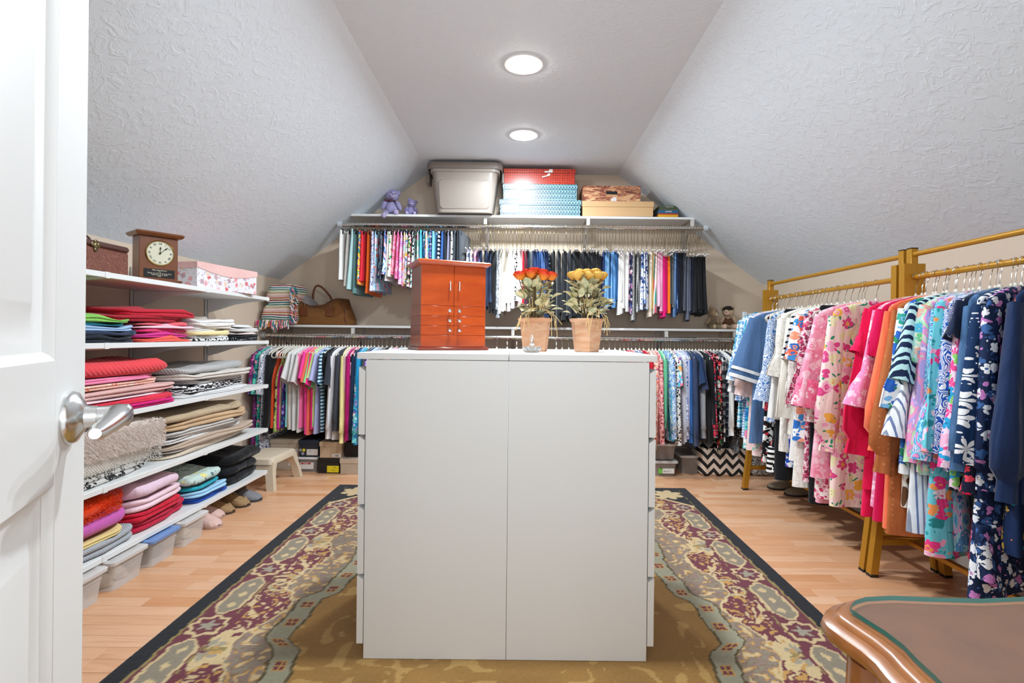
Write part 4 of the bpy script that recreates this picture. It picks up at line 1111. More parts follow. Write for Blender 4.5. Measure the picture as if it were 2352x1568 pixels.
def hang_rack(px, desc, mat, L, kind='blouse', slv=('short', .24, .095, .085, 16), smat=None, W=.46, flare=1.1, rack=FAR, extra=None, fold=.017, th=.02):
    Y = RKX / ((px - VPX) / F_PX)
    rz = radians(rg.uniform(2, 12)) if rack == FAR else radians(rg.uniform(-3, 4) + 5 + 22 * min(1, max(0, (px - 2094) / 240))); loc = (RKX + rg.uniform(-.012, .012), Y, RKZ)
    h = add_hanger('ivory', loc, rz)
    if kind in ('tank', 'skirt'):
        pr = tank_prof(L, W, th, flare) if kind == 'tank' else [(-.10, W * .38, .006), (-.11, W * .40, .014), (-.3, W * .43, th), (-.6, W * .46 * flare, th * 1.3), (-.09 - L, W * .48 * flare, th * 1.7)]
    else: pr = shirt_prof(L, W, th, flare, hemth=1.9)
    nm = {'blouse': 'blouse', 'dress': 'dress', 'tank': 'sleeveless_top', 'skirt': 'skirt', 'jacket': 'denim_jacket', 'cardigan': 'cardigan'}[kind]
    mb = body(pr, rg, 22, 44, fold, 34, .6, .006)
    mb.v = [(x, y * 1.0, z) for x, y, z in mb.v]
    g = obj(nm, mb, mat, None, 'all', loc, rz)
    if slv:
        typ, sl, r0, r1, al = slv
        for sg in (-1, 1):
            kw = dict(bell=1) if typ == 'bell' else dict(puff=1) if typ == 'puff' else dict(cuff=1) if typ == 'long' else {}
            s_ = sleeve(sg, W, sl, r0, r1, al if sg < 0 else al * .6, rg, 14, 26, -.172, .30, fold=.010, **kw)
            so = obj('sleeve', s_, smat or mat, g, 'all')
            if extra and extra[0] == 'band' and sg < 0:
                for (t0, t1) in extra[2]:
                    mb = MB(); a_ = radians(al); d = Vector((-sin(a_), 0, -cos(a_))); e1 = Vector((-cos(a_), 0, sin(a_))); p0 = Vector((-(W / 2 - r0 * .78), 0, -.172)); R_ = []
                    for t_ in (t0, t1):
                        rr_ = (r0 + (r1 - r0) * t_) * 1.02 + .002
                        R_.append([tuple(p0 + d * (sl * t_) + e1 * (rr_ * cos(2 * pi * k / 26)) + Vector((0, (max(.010, rr_ * .30) + .009) * sin(2 * pi * k / 26), 0))) for k in range(26)])
                    mb.rings(R_); obj('sleeve_band', mb, extra[1], so, 'all')
    if extra and extra[0] == 'tiers':
        for z0, k_ in extra[1]:
            pr2 = [(z0, W * .47 * flare, th * 1.25), (z0 - .05, W * .5 * flare * k_, th * 1.6), (z0 - .16, W * .52 * flare * k_, th * 2.1)]
            obj('ruffle', body(pr2, rg, 6, 40, .012, 44, .6, .008), extra[2], g, 'all')
    if extra and extra[0] == 'buttons':
        mb = MB()
        for k in range(7): mb.lathe([(.0075, 0), (.007, .003), (.001, .0035)], 10, M=Matrix.Translation((-.03, -.030 - .004 * k, -.20 - k * .085)) @ Matrix.Rotation(pi / 2, 4, 'X'))
        obj('buttons', mb, extra[1], g)
    if extra and extra[0] == 'hem':
        mb = body([(extra[2], W * .49 * flare + .004, th * 2.2), (-.09 - L - .002, W * .5 * flare + .004, th * 2.35)], rg, 4, 44, fold * .4, 34, .6)
        obj('hem_band', mb, extra[1], g, 'all')
    cat = {'blouse': 'blouse', 'dress': 'dress', 'tank': 'top', 'skirt': 'skirt', 'jacket': 'jacket', 'cardigan': 'cardigan'}[kind]
    reg(g, desc, rack, h, 'ivory hanger', cat)
SH, LG = ('short', .25, .095, .085, 17), ('long', .54, .085, .055, 9)
aqp = plaid('#dfeef2', '#5fb7d0', '#2a6f93', .045, .35, '#1f3f66'); gb = plaid('#e6ecf4', '#8fabd6', '#4f74b3', .018, .5)
lbp = floral('#dfeaf4', ['#5f93cf', '#8fb6e3', '#f4f6f8'], 30, .5); tqf = floral('#2f9fc0', ['#f4f6f4', '#1f6fb0', '#e88fb0', '#7fd0c9'], 14, .6)
cham = fabric('#54749f', .9, var=.2); bwpr = floral('#16171a', ['#f0efec', '#f0efec', '#d83a4a'], 24, .42); blz = swirl(['#eef2f7', '#3f74b8'] * 6, 17, 1.2, 1, .9)
bdot = dots('#111215', '#efeeea', 34, .3, .6); lacew = floral('#e8e3dc', ['#f3efe9', '#d9d2c8'], 60, .4); cdot = dots('#e6e0d4', '#1a1a1c', 15, .11, .1)
rbf = floral('#f3eeea', ['#e06a4f', '#2f6fc0', '#ef9a7a', '#3f8fd0'], 15, .5); pais = floral('#e9cdd2', ['#b5305f', '#d9607f', '#7f2a4a'], 44, .5); leafp = floral('#f29ab3', ['#f9ccd8', '#f6b4c6', '#ef86a4'], 20, .55, '#f9cdd9', .6)
gpf = floral('#f3d9d2', ['#d94a86', '#f0a9c4', '#f0b34a', '#e9e6b3'], 13, .42, '#2f8f6a', .5); emb = floral('#f08fb9', ['#f9dbe6', '#f7c9db'], 26, .36)
rgold = floral('#b5202f', ['#e0a03f', '#d83a3a', '#8f1a2a'], 30, .45); rust = dots('#b5673a', '#d08a5a', 46, .17, .15)
bwr = floral('#f2f3f4', ['#2f66c0', '#35a58f', '#7fb8e3', '#2f8f5a'], 15, .45); strp = stripes(['#eef0f3', '#eef0f3', '#6f7fa8', '#eef0f3', '#eef0f3', '#8f96a8'], .034, 'X', True)
geo = zebra('#bfe6e6', '#1a2a4c', 13, 3.5, 'DIAGONAL', .52); trop = floral('#bfe8da', ['#5fc0e0', '#f3b3a0', '#7fd08f', '#f4f0d0'], 18, .5); plt = swirl(['#f5c6de', '#bfe3b3', '#f29ac4', '#b9a3dc', '#f7dbe9'], 11, 2.5)
aqs = swirl(['#6fc4e0', '#f3c4dd', '#4fa9d3', '#a9e0ec', '#3f8fc4', '#ef8fc0'], 13, 3.5); blv = swirl(['#c9c4ec', '#5f9ed6', '#9fdbe6', '#e3b9e0', '#3f7fc0'], 12, 3.5); lily = floral('#6fcbd9', ['#ef3f86', '#f39a5a', '#2f8f95', '#f7a3c4', '#f3d7e3'], 15, .48, '#2f9a9f', .8)
rbz = swirl(['#f2f4f8', '#2a5ab8'] * 7, 15, 1.6, 1, .9); wmel = floral('#f4d3e3', ['#2f9fd0', '#ef4f93', '#15171c', '#8fcf6a', '#f7b3d0'], 15, .52, '#3f8fd6', .8); redf = floral('#161b33', ['#d8203f', '#ef4a5f', '#c01a38'], 20, .34, '#2f4a48', .4)
dais = daisy('#17345c', '#f2f2f4', '#e83f8f'); wcf = floral('#1b2a4c', ['#e9ebf2', '#3f66a0', '#c77fc0', '#f2f3f6'], 26, .40, '#3a5a92', .7); embn = floral('#1c2e54', ['#1c2e54', '#1c2e54', '#1c2e54', '#1c2e54', '#ef7a3f', '#2f9fb0', '#f0c04a'], 10, .4)
swhite = fabric('#eceae8'); blackf = fabric('#15171c', var=.25)
RA_ = [
 (1769, 'sheer white blouse', fabric('#e3e2e2'), .62, 'blouse', ('long', .5, .09, .07, 14)), (1775, 'aqua plaid shirt', aqp, .80, 'blouse', ('long', .42, .095, .08, 12)), (1781, 'blue gingham shirt', gb, .86, 'blouse', LG), (1787, 'light blue paisley blouse', lbp, .60, 'blouse', ('short', .42, .095, .095, 15)),
 (1793, 'turquoise flower dress', tqf, .92, 'dress', SH), (1800, 'pale pink blouse', fabric('#f0d5d3'), .92, 'blouse', ('long', .5, .09, .07, 12)), (1806, 'pink flower trim dress', floral('#f2dfdd', ['#e88fa8', '#8fc9b3', '#f3c9d3'], 34), .95, 'dress', None),
 (1815, 'chambray tunic', cham, .86, 'blouse', ('short', .40, .105, .120, 17), None, .50, 1.15, FAR, ('band', swhite, ((.82, .87), (.94, 1.0)))), (1829, 'white sleeveless top', swhite, .62, 'tank', None, None, .42), (1836, 'black white abstract dress', bwpr, .96, 'dress', None, None, .42), (1845, 'blue zebra print dress', blz, .70, 'dress', ('bell', .50, .075, .080, 8), None, .42),
 (1853, 'long black dotted dress', bdot, .99, 'dress', None, None, .42, 1.25, FAR, ('hem', stripes(['#f0efec', '#111215'], .03, 'Z'), -.93)), (1861, 'long black skirt', blackf, 1.03, 'skirt', None, None, .44, 1.1), (1871, 'white cardigan', fabric('#e3e1df'), .66, 'cardigan', ('short', .58, .078, .060, 7), None, .44), (1880, 'white lace blouse', lacew, .84, 'blouse', ('bell', .34, .085, .09, 10)), (1888, 'royal blue pink top', floral('#1f4fb3', ['#ef3f7f', '#e9eef4', '#d83a3a'], 30, .5), .92, 'tank', None, None, .4),
 (1898, 'cream black dotted cardigan', cdot, .72, 'cardigan', ('short', .56, .085, .070, 8), None, .46), (1908, 'striped shoulder white top', swhite, .86, 'blouse', SH, stripes(['#ecebea', '#1d2236', '#ecebea'], .035, 'Z')), (1918, 'ivory lace top', lacew, 1.0, 'blouse', ('long', .5, .088, .07, 9)), (1928, 'red blue flower blouse', rbf, .74, 'blouse', SH), (1938, 'raspberry paisley blouse', pais, .95, 'blouse', ('bell', .48, .085, .085, 12)),
 (1952, 'long black dress', blackf, 1.05, 'skirt', None, None, .44, 1.05), (1965, 'rose striped dress', fabric('#efa6bd'), 1.03, 'dress', None, None, .40), (1976, 'white rose lace top', floral('#f0e6e2', ['#c93f6a', '#e9a9ba'], 40, .4), 1.0, 'blouse', LG), (1990, 'pink leaf tunic', leafp, .88, 'blouse', ('short', .47, .100, .118, 12), None, .48, 1.15, FAR, ('band', floral('#f07f9f', ['#f9d3dc', '#ef5f8a'], 26, .5), ((.70, 1.0),))), (2010, 'pastel garden print dress', gpf, 1.0, 'dress', ('puff', .66, .082, .060, 5), None, .46, 1.1)]
for e in RA_: hang_rack(*e)
HP = fabric('#e5104f', .85, var=.12)
RB_ = [
 (2094, 'hot pink dress', HP, .96, 'dress', ('bell', .20, .085, .07, 22), None, .46, 1.1, NEAR), (2103, 'crimson balloon sleeve blouse', fabric('#dd0b48'), .84, 'blouse', ('puff', .62, .082, .062, 9), None, .46, 1.1, NEAR), (2116, 'pink embroidered blouse', emb, .90, 'blouse', ('bell', .42, .085, .098, 13), None, .46, 1.1, NEAR), (2131, 'raspberry collared dress', fabric('#d50f55'), .95, 'dress', ('short', .20, .085, .075, 16), None, .44, 1.1, NEAR), (2141, 'red gold scarf print top', rgold, .70, 'blouse', ('short', .16, .08, .07, 15), None, .42, 1.0, NEAR), (2150, 'coral peach blouse', fabric('#f2764f'), .97, 'blouse', ('puff', .58, .08, .055, 8), None, .45, 1.1, NEAR),
 (2160, 'rust dotted blouse', rust, .98, 'blouse', ('puff', .66, .088, .060, 9), None, .46, 1.1, NEAR), (2172, 'brown cream cowhide top', leopard('#ece7df', '#6b4a33', '#6b4a33', 9), .85, 'tank', None, None, .44, 1.1, NEAR), (2180, 'blue flower ruffled blouse', bwr, .72, 'blouse', ('bell', .40, .085, .095, 12), None, .46, 1.1, NEAR), (2191, 'striped botanical blouse', strp, .93, 'blouse', ('bell', .50, .085, .10, 9), None, .46, 1.1, NEAR), (2202, 'navy aqua geometric tunic', geo, .66, 'blouse', ('short', .30, .095, .090, 20), None, .47, 1.1, NEAR), (2210, 'mint tropical tee', trop, .70, 'blouse', ('short', .22, .092, .088, 18), None, .45, 1.1, NEAR),
 (2220, 'pink lavender dress', plt, .70, 'dress', ('short', .58, .075, .072, 8), None, .45, 1.1, NEAR), (2231, 'aqua swirl dress', aqs, .93, 'dress', ('bell', .56, .078, .078, 7), None, .45, 1.12, NEAR, ('tiers', ((-.48, 1.0),), floral('#4fb3d0', ['#ef8fc0', '#e3f3f6', '#2f7fb5'], 40, .5))), (2243, 'blue lavender dress', blv, .96, 'dress', ('short', .48, .075, .07, 6), None, .45, 1.1, NEAR), (2255, 'aqua pink lily dress', lily, .98, 'dress', ('short', .52, .076, .080, 7), None, .46, 1.15, NEAR), (2272, 'royal blue zebra blouse', rbz, .66, 'blouse', ('short', .52, .075, .070, 5), None, .45, 1.05, NEAR), (2282, 'watermelon print dress', wmel, .72, 'dress', ('bell', .56, .078, .085, 6), None, .45, 1.1, NEAR),
 (2294, 'navy cap sleeve top', fabric('#1a2642'), .66, 'blouse', ('short', .13, .085, .080, 24), None, .45, 1.0, NEAR), (2303, 'embroidered denim jacket', denim('#43668f'), .62, 'jacket', ('long', .56, .078, .066, 8), None, .46, 1.0, NEAR), (2320, 'navy red flower dress', redf, .93, 'dress', ('short', .2, .08, .07, 12), None, .46, 1.25, NEAR, ('tiers', ((-.42, .95), (-.62, 1.05)), redf)), (2334, 'navy daisy blouse', dais, .66, 'blouse', ('short', .53, .084, .088, 9), None, .47, 1.05, NEAR), (2352, 'navy watercolour flower dress', wcf, 1.03, 'dress', ('long', .6, .078, .06, 6), None, .46, 1.3, NEAR, ('tiers', ((-.88, 1.0),), wcf)), (2390, 'navy embroidered blouse', embn, .86, 'blouse', ('puff', .62, .092, .062, 10), fabric('#1c2e54'), .47, 1.1, NEAR), (2520, 'navy white striped sweater', stripes(['#1b2138', '#e6e3de', '#1b2138', '#1b2138', '#1b2138'], .13, 'Z'), 1.02, 'dress', ('long', .55, .08, .06, 7), None, .46, 1.05, NEAR)]
for e in RB_: hang_rack(*e)

# ------------------------------------------------------------------ labels of the garments and their hangers
def label_garments():
    rows = {}
    for g in GARMENTS: rows.setdefault(g[2], []).append(g)
    for rodname, L in rows.items():
        L.sort(key=lambda g: g[0].location.x if 'rod' in rodname else -g[0].location.y)
        n = len(L)
        for i, (g, desc, rn, h, hw) in enumerate(L):
            a = i
            while a > 0 and L[a - 1][1] == desc: a -= 1
            b = i
            while b < n - 1 and L[b + 1][1] == desc: b += 1
            le, ri = (L[a - 1][1] if a else None), (L[b + 1][1] if b < n - 1 else None)
            run = b > a
            if run:
                w_ = ('next', 'second', 'third', 'fourth', 'fifth', 'sixth', 'seventh', 'eighth', 'ninth', 'tenth')[b - i if ri else i - a]
                lab = f"{desc}, {w_} {'left' if ri else 'right'} of the {ri or le} on {rn}"
                g['group'] = f"{desc} on {rn}"; h['group'] = f"hangers with {desc} on {rn}"
                hl = f"{hw} of the {desc} {w_} {'left' if ri else 'right'} of the {ri or le}"
            else:
                nb = f"between {le} and {ri}" if le and ri else f"at the {'right' if le else 'left'} end" if 'rod' in rn else 'at the near end' if le else 'at the far end'
                lab = f"{desc} {nb} on {rn}"
                if len(lab.split()) > 16: lab = f"{desc} next to the {le or ri} on {rn}"
                hl = f"{hw} holding the {desc} on {rn}"
                g['group'] = f"clothes on {rn}"; h['group'] = f"hangers on {rn}"
            g['label'] = lab; h['label'] = hl
label_garments()
# ------------------------------------------------------------------ folded clothes on the left shelves
rg = random.Random(31)
def folded(w, d, h, n, seed, soft=.006, tilt=0.0, sag=.35, m=48, rnd=.55):
    """a folded garment: n soft layers with rounded edges; x from 0 (front) back to -d, y 0..w, z 0..h"""
    r_ = random.Random(seed); t_ = h / n; R_ = []
    def plan(ins, z, jx, jy, sc=1.0):
        ring = []
        a, b = w / 2, d / 2
        for k in range(m):
            th = 2 * pi * k / m; c, s = cos(th), sin(th)
            x = (b - ins) * math.copysign(abs(c) ** .32, c) * sc; y = (a - ins) * math.copysign(abs(s) ** .32, s) * sc
            q = mnoise.noise(Vector((x * 9 + seed * 1.7, y * 9, z * 16)))
            q2 = mnoise.noise(Vector((x * 6, (y + a) * 6, 3.3 + seed * .08)))
            x2, y2 = x + q * soft * 1.5 * (c if abs(c) > .5 else .3), y + q * soft * 2.0
            zz = z + (q2 * .016 + q * .005) * min(1, z / max(h, .01)) * (soft / .006)
            zz -= sag * t_ * (max(0, abs(y) / a - .55) ** 2) * (z / h)
            zz += tilt * (x / b) * .5 * z
            ring.append((x2 - b + jx, y2 + a + jy, max(.0006, zz)))
        return ring
    for i in range(n):
        jx, jy = r_.uniform(-.008, .006), r_.uniform(-.010, .010)
        for k in range(6):
            u = -1 + 2 * k / 5
            ins = t_ * rnd * (1 - sqrt(max(0, 1 - u * u * .98)))
            R_.append(plan(ins, t_ * (i + .5 + .5 * u * .96), jx, jy))
    for sc in (.82, .55, .28, .04): R_.append(plan(t_ * .5, h * .985, jx, jy, sc))
    mb = MB(); mb.rings(R_, True, True)
    return mb
def fuzz(w, d, h, n, L, seed, front=True):
    """short hairs on the top, front and near side of a folded garment"""
    r_ = random.Random(seed); mb = MB(); vs = []; fs = []
    for i in range(n):
        f = r_.random()
        if f < .5: p = Vector((-r_.random() * d * .9 - .01, r_.random() * w, h * (.97 - .05 * r_.random()))); nn = Vector((r_.uniform(-.3, .7), r_.uniform(-.6, .4), .6))
        elif f < .85: p = Vector((-.006, r_.random() * w, r_.random() * h)); nn = Vector((.8, r_.uniform(-.5, .3), r_.uniform(-.9, .2)))
        else: p = Vector((-r_.random() * d * .9, .004, r_.random() * h)); nn = Vector((r_.uniform(-.3, .5), -.8, r_.uniform(-.8, .3)))
        nn.normalize(); l = L * r_.uniform(.6, 1.2); sd = nn.cross(Vector((r_.uniform(-1, 1), r_.uniform(-1, 1), r_.uniform(-1, 1)))).normalized() * .0008
        k = len(vs); bend = Vector((0, 0, -.35 * l))
        vs += [tuple(p - sd), tuple(p + sd), tuple(p + nn * l * .55 + sd * .7), tuple(p + nn * l + bend)]; fs += [(k, k + 1, k + 2), (k, k + 2, k + 3)]
    mb.add(vs, fs); return mb
seedc = [0]
def pile(shelf, y0, y1, items, depth=.34, base=0.0, inset=.022, where=''):
    """items from the bottom up: (description, material, height, layers, options)"""
    z = SHZ[shelf] + .0012 + base
    for it in items:
        desc, mat, h, n = it[:4]; op = it[4] if len(it) > 4 else {}
        seedc[0] += 1
        a, b = y0 + op.get('a', 0), y1 + op.get('b', 0)
        w = b - a; d = depth * op.get('d', 1)
        rz = radians(op.get('rz', rg.uniform(-4, 4)))
        nm = op.get('name', 'folded_tee')
        g = obj(nm, folded(w, d, h, n, seedc[0], op.get('soft', .010), op.get('tilt', 0)), mat, None, 'all', (SX - inset + op.get('x', 0), a, z), rz)
        tag(g, f"{desc} {where}", op.get('cat', 'folded top'), 'folded clothes on the left shelves')
        if 'fuzz' in op:
            o = obj('pile_hairs', fuzz(w, d, h, op['fuzz'][0], op['fuzz'][1], seedc[0]), op.get('hair', mat), g, False, fix=False); o['kind'] = 'stuff'
        z += h * .985 + .0006
FB = fabric
s2 = 'on the second shelf down'
pile(1, 1.86, 2.29, [('folded black navy tee lying lowest of the blue green pile', FB('#1d2430'), .028, 2), ('folded dark navy tee in the blue green pile', FB('#25344f'), .018, 1), ('folded powder blue tee in the blue green pile', FB('#a3bfe0'), .022, 2, {'b': .02}), ('folded turquoise tee in the blue green pile', FB('#3fb3cc'), .014, 1, {'b': -.01}), ('folded lime green tee topping the blue green pile', FB('#86c25c'), .022, 2, {'b': -.03})], where=s2)
pile(1, 2.315, 2.70, [('folded coral tee lying lowest of the red pile', FB('#e8604f'), .020, 2), ('folded magenta tee in the red pile', FB('#d0308f'), .024, 2), ('folded bright rose tee in the red pile', FB('#e23f76'), .018, 1), ('folded pale pink striped tee in the red pile', stripes(['#e9a9be', '#f3d3dc'], .012, 'Z', True), .014, 1), ('folded salmon tee in the red pile', FB('#e0646f'), .014, 1), ('folded crimson knit sweater in the red pile', FB('#b81730', knit=70), .026, 2, {'a': -.16, 'b': -.03, 'name': 'folded_sweater', 'cat': 'sweater'}), ('folded scarlet knit sweater topping the red pile', FB('#c91a35', knit=70), .030, 2, {'a': -.10, 'b': .02, 'name': 'folded_sweater', 'cat': 'sweater'})], where=s2)
pile(1, 2.73, 3.05, [('folded black white print top lowest of the pale pile', F['leo'], .016, 1), ('folded grey patterned top in the pale pile', floral('#d9d9dc', ['#8f9299', '#f0f0f0'], 40), .014, 1), ('folded butter yellow tee in the pale pile', FB('#e6d6a0'), .018, 1), ('folded plain white tee in the pale pile', FB('#e3e2e1'), .020, 2), ('folded ivory tee in the pale pile', FB('#dfd9d2'), .018, 2), ('folded pure white top in the pale pile', FB('#edecec'), .024, 2, {'b': .03}), ('folded taupe top on the back of the pale pile', FB('#b5a89c'), .016, 1, {'a': -.02, 'b': -.12, 'x': -.05})], where=s2)
pile(1, 3.065, 3.37, [('folded black white dotted top lowest beside the pale pile', dots('#1d1f26', '#e9e9ea', 120, .3, .6), .016, 1), ('folded black tee beside the pale pile', FB('#1b1c20'), .020, 2), ('folded blush white tee beside the pale pile', FB('#e5d6d3'), .018, 1), ('folded white cotton top with loose edge beside the pale pile', FB('#e9e8e7'), .026, 2, {'a': -.03}), ('folded soft white blouse topping the right end pile', FB('#f0efee'), .024, 2, {'a': -.08, 'b': -.02})], where=s2)
s3 = 'on the third shelf'
pile(2, 1.80, 2.52, [('folded hot pink ribbed sweater lowest of the coral pile', FB('#e0107f', knit=120), .026, 2, {'name': 'folded_sweater', 'cat': 'sweater', 'b': .05}), ('folded red tee in the coral pile', FB('#d62a45'), .020, 2, {'b': .05}), ('folded white pink top in the coral pile', FB('#e6ccd3'), .012, 1, {'b': .03}), ('folded blush knit sweater in the coral pile', FB('#e0b5b0', knit=80), .036, 2, {'name': 'folded_sweater', 'cat': 'sweater', 'b': .10}), ('folded peach flower print top in the coral pile', floral('#efc0ad', ['#e8664f', '#f3d3c6'], 16, .3), .026, 2, {'b': .02}), ('folded candy pink tee in the coral pile', FB('#ea86ab'), .024, 2), ('folded coral cable sweater topping the coral pile', FB('#e3474f', knit=26), .066, 1, {'name': 'folded_sweater', 'cat': 'sweater', 'soft': .009, 'b': .03})], depth=.36, where=s3)
pile(2, 2.62, 3.27, [('folded white cotton sweater lowest of the grey pile', FB('#e0dfdf'), .022, 2, {'b': -.02}), ('folded zebra striped top in the grey pile', zebra('#e9e8e8', '#23242b', 20, 7, 'Z', .55), .040, 2, {'b': .02}), ('folded white waffle sweater in the grey pile', FB('#dddcdc', knit=90), .026, 2, {'a': .10, 'b': .03}), ('folded cream sweater in the grey pile', FB('#d3ccc4'), .030, 2, {'b': -.02}), ('folded grey marl cable sweater topping the grey pile', FB('#b3b1b0', knit=34), .040, 1, {'name': 'folded_sweater', 'cat': 'sweater', 'b': -.02})], where=s3)
s4 = 'on the fourth shelf'
pile(3, 1.78, 2.44, [('folded grey leopard print top lowest of the fluffy pile', leopard('#c9c5c1', '#2b2a2c', '#8f8a86', 34), .032, 2, {'b': .03}), ('folded white sherpa jacket in the fluffy pile', FB('#e3ded6', knit=50), .085, 1, {'name': 'folded_jacket', 'cat': 'jacket', 'soft': .012, 'b': .05, 'hair': plain('#f3efe8', .9), 'fuzz': (9000, .008)}), ('folded long haired beige faux fur jacket topping the fluffy pile', FB('#e6d8cf', var=.2), .105, 1, {'name': 'folded_jacket', 'cat': 'jacket', 'soft': .014, 'hair': plain('#f8ede6', .9), 'fuzz': (17000, .022), 'tilt': .1})], depth=.38, where=s4)
pile(3, 2.53, 3.30, [('folded cream open crochet sweater lowest of the beige pile', FB('#d6c5b0', knit=30), .026, 1, {'name': 'folded_sweater', 'cat': 'sweater'}), ('folded white top in the beige pile', FB('#e3e1e0'), .016, 1, {'a': .02}), ('folded taupe ribbed sweater in the beige pile', FB('#c2ab98', knit=90), .026, 2, {'name': 'folded_sweater', 'cat': 'sweater', 'b': .02}), ('folded white cable sweater in the beige pile', FB('#e0dedd', knit=60), .034, 2, {'name': 'folded_sweater', 'cat': 'sweater', 'b': -.06}), ('folded pale grey sweater in the beige pile', FB('#c9c5c1', knit=70), .030, 2, {'b': -.10}), ('folded tan sweater in the beige pile', FB('#c4a480'), .044, 2, {'name': 'folded_sweater', 'cat': 'sweater', 'b': -.08}), ('folded khaki jacket with fleecy edge topping the beige pile', FB('#b7a184'), .040, 1, {'name': 'folded_jacket', 'cat': 'jacket', 'a': -.03, 'b': -.12, 'soft': .010})], where=s4)
s5 = 'on the lowest shelf'
pile(4, 1.90, 2.275, [('folded grey marl sweater lowest of the orange pile', FB('#a9adb3', knit=60), .050, 2, {'name': 'folded_sweater', 'cat': 'sweater', 'b': .03}), ('folded butter yellow tee in the orange pile', FB('#e6cf8c'), .026, 2), ('folded orchid pink fleece in the orange pile', FB('#c55fae'), .074, 1, {'name': 'folded_fleece', 'cat': 'fleece', 'soft': .010, 'b': .02}), ('folded shaggy orange throw topping the orange pile', FB('#e4420f', var=.2), .085, 1, {'name': 'folded_throw', 'cat': 'blanket', 'soft': .012, 'hair': plain('#f0521c', .9), 'fuzz': (10000, .010), 'b': -.03})], depth=.38, where=s5)
pile(4, 2.30, 2.66, [('folded crimson knit sweater lowest of the pale pink pile', FB('#c01a3f', knit=60), .050, 2, {'name': 'folded_sweater', 'cat': 'sweater', 'b': .05}), ('folded cherry red fleece in the pale pink pile', FB('#c91735'), .042, 2, {'name': 'folded_fleece', 'cat': 'fleece', 'b': .01}), ('folded ice pink fleece in the pale pink pile', FB('#ecccd6'), .056, 2, {'name': 'folded_fleece', 'cat': 'fleece', 'soft': .010, 'b': .03}), ('folded lilac pink fleece topping the pale pink pile', FB('#e4c6d6'), .080, 1, {'name': 'folded_fleece', 'cat': 'fleece', 'soft': .012})], depth=.36, where=s5)
pile(4, 2.72, 3.0, [('folded royal blue tee lowest of the blue pile', FB('#1f4fae'), .032, 2, {'b': .04}), ('folded sky blue tee in the blue pile', FB('#9fcdea'), .034, 2, {'b': .02}), ('folded teal tee in the blue pile', FB('#1f9fb0'), .026, 1), ('rolled pale mint printed tee topping the blue pile', floral('#c4d6cf', ['#8f9f96', '#e6d98a', '#d6e6e6', '#5f7f86'], 14, .24), .066, 1, {'soft': .012})], depth=.33, where=s5)
pile(4, 3.04, 3.40, [('folded black sweatshirt lowest of the dark pile', FB('#17181c', var=.25), .060, 1, {'name': 'folded_sweatshirt', 'cat': 'sweatshirt', 'soft': .012}), ('folded charcoal black hoodie in the dark pile', FB('#1b1d23', var=.25), .060, 1, {'name': 'folded_sweatshirt', 'cat': 'sweatshirt', 'soft': .014, 'b': -.02}), ('bunched black jacket topping the dark pile', FB('#141518', var=.25), .065, 1, {'name': 'folded_jacket', 'cat': 'jacket', 'soft': .016, 'x': .01, 'tilt': .2})], depth=.36, where=s5)

# ------------------------------------------------------------------ things on the top left shelf
zt = SHZ[0] + .0015
# train case
c = thing('trunk_case', 'small brown embossed leather trunk with arched handle on the top left shelf', 'case', (-1.80, 2.085, zt), 0)
t = NT('embossed_leather'); v = t.coords(rand=False); n = t.noise(v, 16, 2, .5, 3.); w_ = t.math('GREATER_THAN', t.math('SINE', t.math('MULTIPLY', n.outputs[0], 48.)), .72)
t.bump(w_, .4, .002); ML = t.fin(t.mix(w_, '#6b3a2c', '#8f5a44'), .45)
m = MB(); m.box(-.11, -.19, 0, .11, .17, .098, .006); obj('body', m, ML, c)
m = MB(); m.box(-.113, -.193, .098, .113, .173, .123, .008); obj('lid', m, plain('#4f2a20', .45), c)
m = MB(); m.tube([(0, -.11, .12), (0, -.10, .150), (0, -.06, .168), (0, .0, .172), (0, .06, .166), (0, .095, .148), (0, .105, .12)], .0055, 8, flat=.5); obj('handle', m, plain('#2f1c17', .5), c)
m = MB()
for yy, zz, r in ((-.01, .10, .013), (-.025, .105, .009), (.005, .105, .009), (-.01, .085, .009), (-.01, .118, .007)): m.lathe([(r, 0), (r, .003), (r * .6, .005), (r * .5, .003)], 14, M=Matrix.Translation((.111, yy, zz)) @ Matrix.Rotation(pi / 2, 4, 'Y'))
obj('clasp', m, plain('#7d7050', .35, .9), c)
# mantel clock: local x along the face, -y towards the viewer
ck = thing('mantel_clock', 'wooden mantel clock with round cream dial and engraved black plaque', 'clock', (0, 0, 0), 0)
tx, ty = .60, .80
p0 = P(320, 640, 2.42); p0.z = zt
cx_ = p0 + Vector((tx, ty, 0)) * .080 + Vector((-ty, tx, 0)) * .05
ck.location = (cx_.x, cx_.y, zt); ck.rotation_euler = (0, 0, atan2(ty, tx))
MC = wood('#7d4522', '#6b3a1c', 6, .38, (1, 1, .15), .3, 'walnut')
w2, hh, dd = .080, .236, .045
m = MB(); m.box(-w2, -dd, .012, w2, dd, hh - .022, .0015); obj('case', m, MC, ck)
def moulding(z0, z1, e0, e1, e2):
    m = MB(); R_ = []
    for f, e in ((0, e0), (.25, e1), (.6, e2), (.85, e1), (1, e0)):
        a, b, z = w2 + e, dd + e, z0 + (z1 - z0) * f
        R_.append([(-a, -b, z), (a, -b, z), (a, b, z), (-a, b, z)])
    m.rings(R_, True, True); return m
obj('cornice', moulding(hh - .022, hh, .012, .018, .022), MC, ck); obj('plinth', moulding(0, .012, .010, .014, .016), MC, ck)
Rf = lambda x, y, z: Matrix.Translation((x, y, z)) @ Matrix.Rotation(pi / 2, 4, 'X')
dc_ = (.004, -dd, .137)
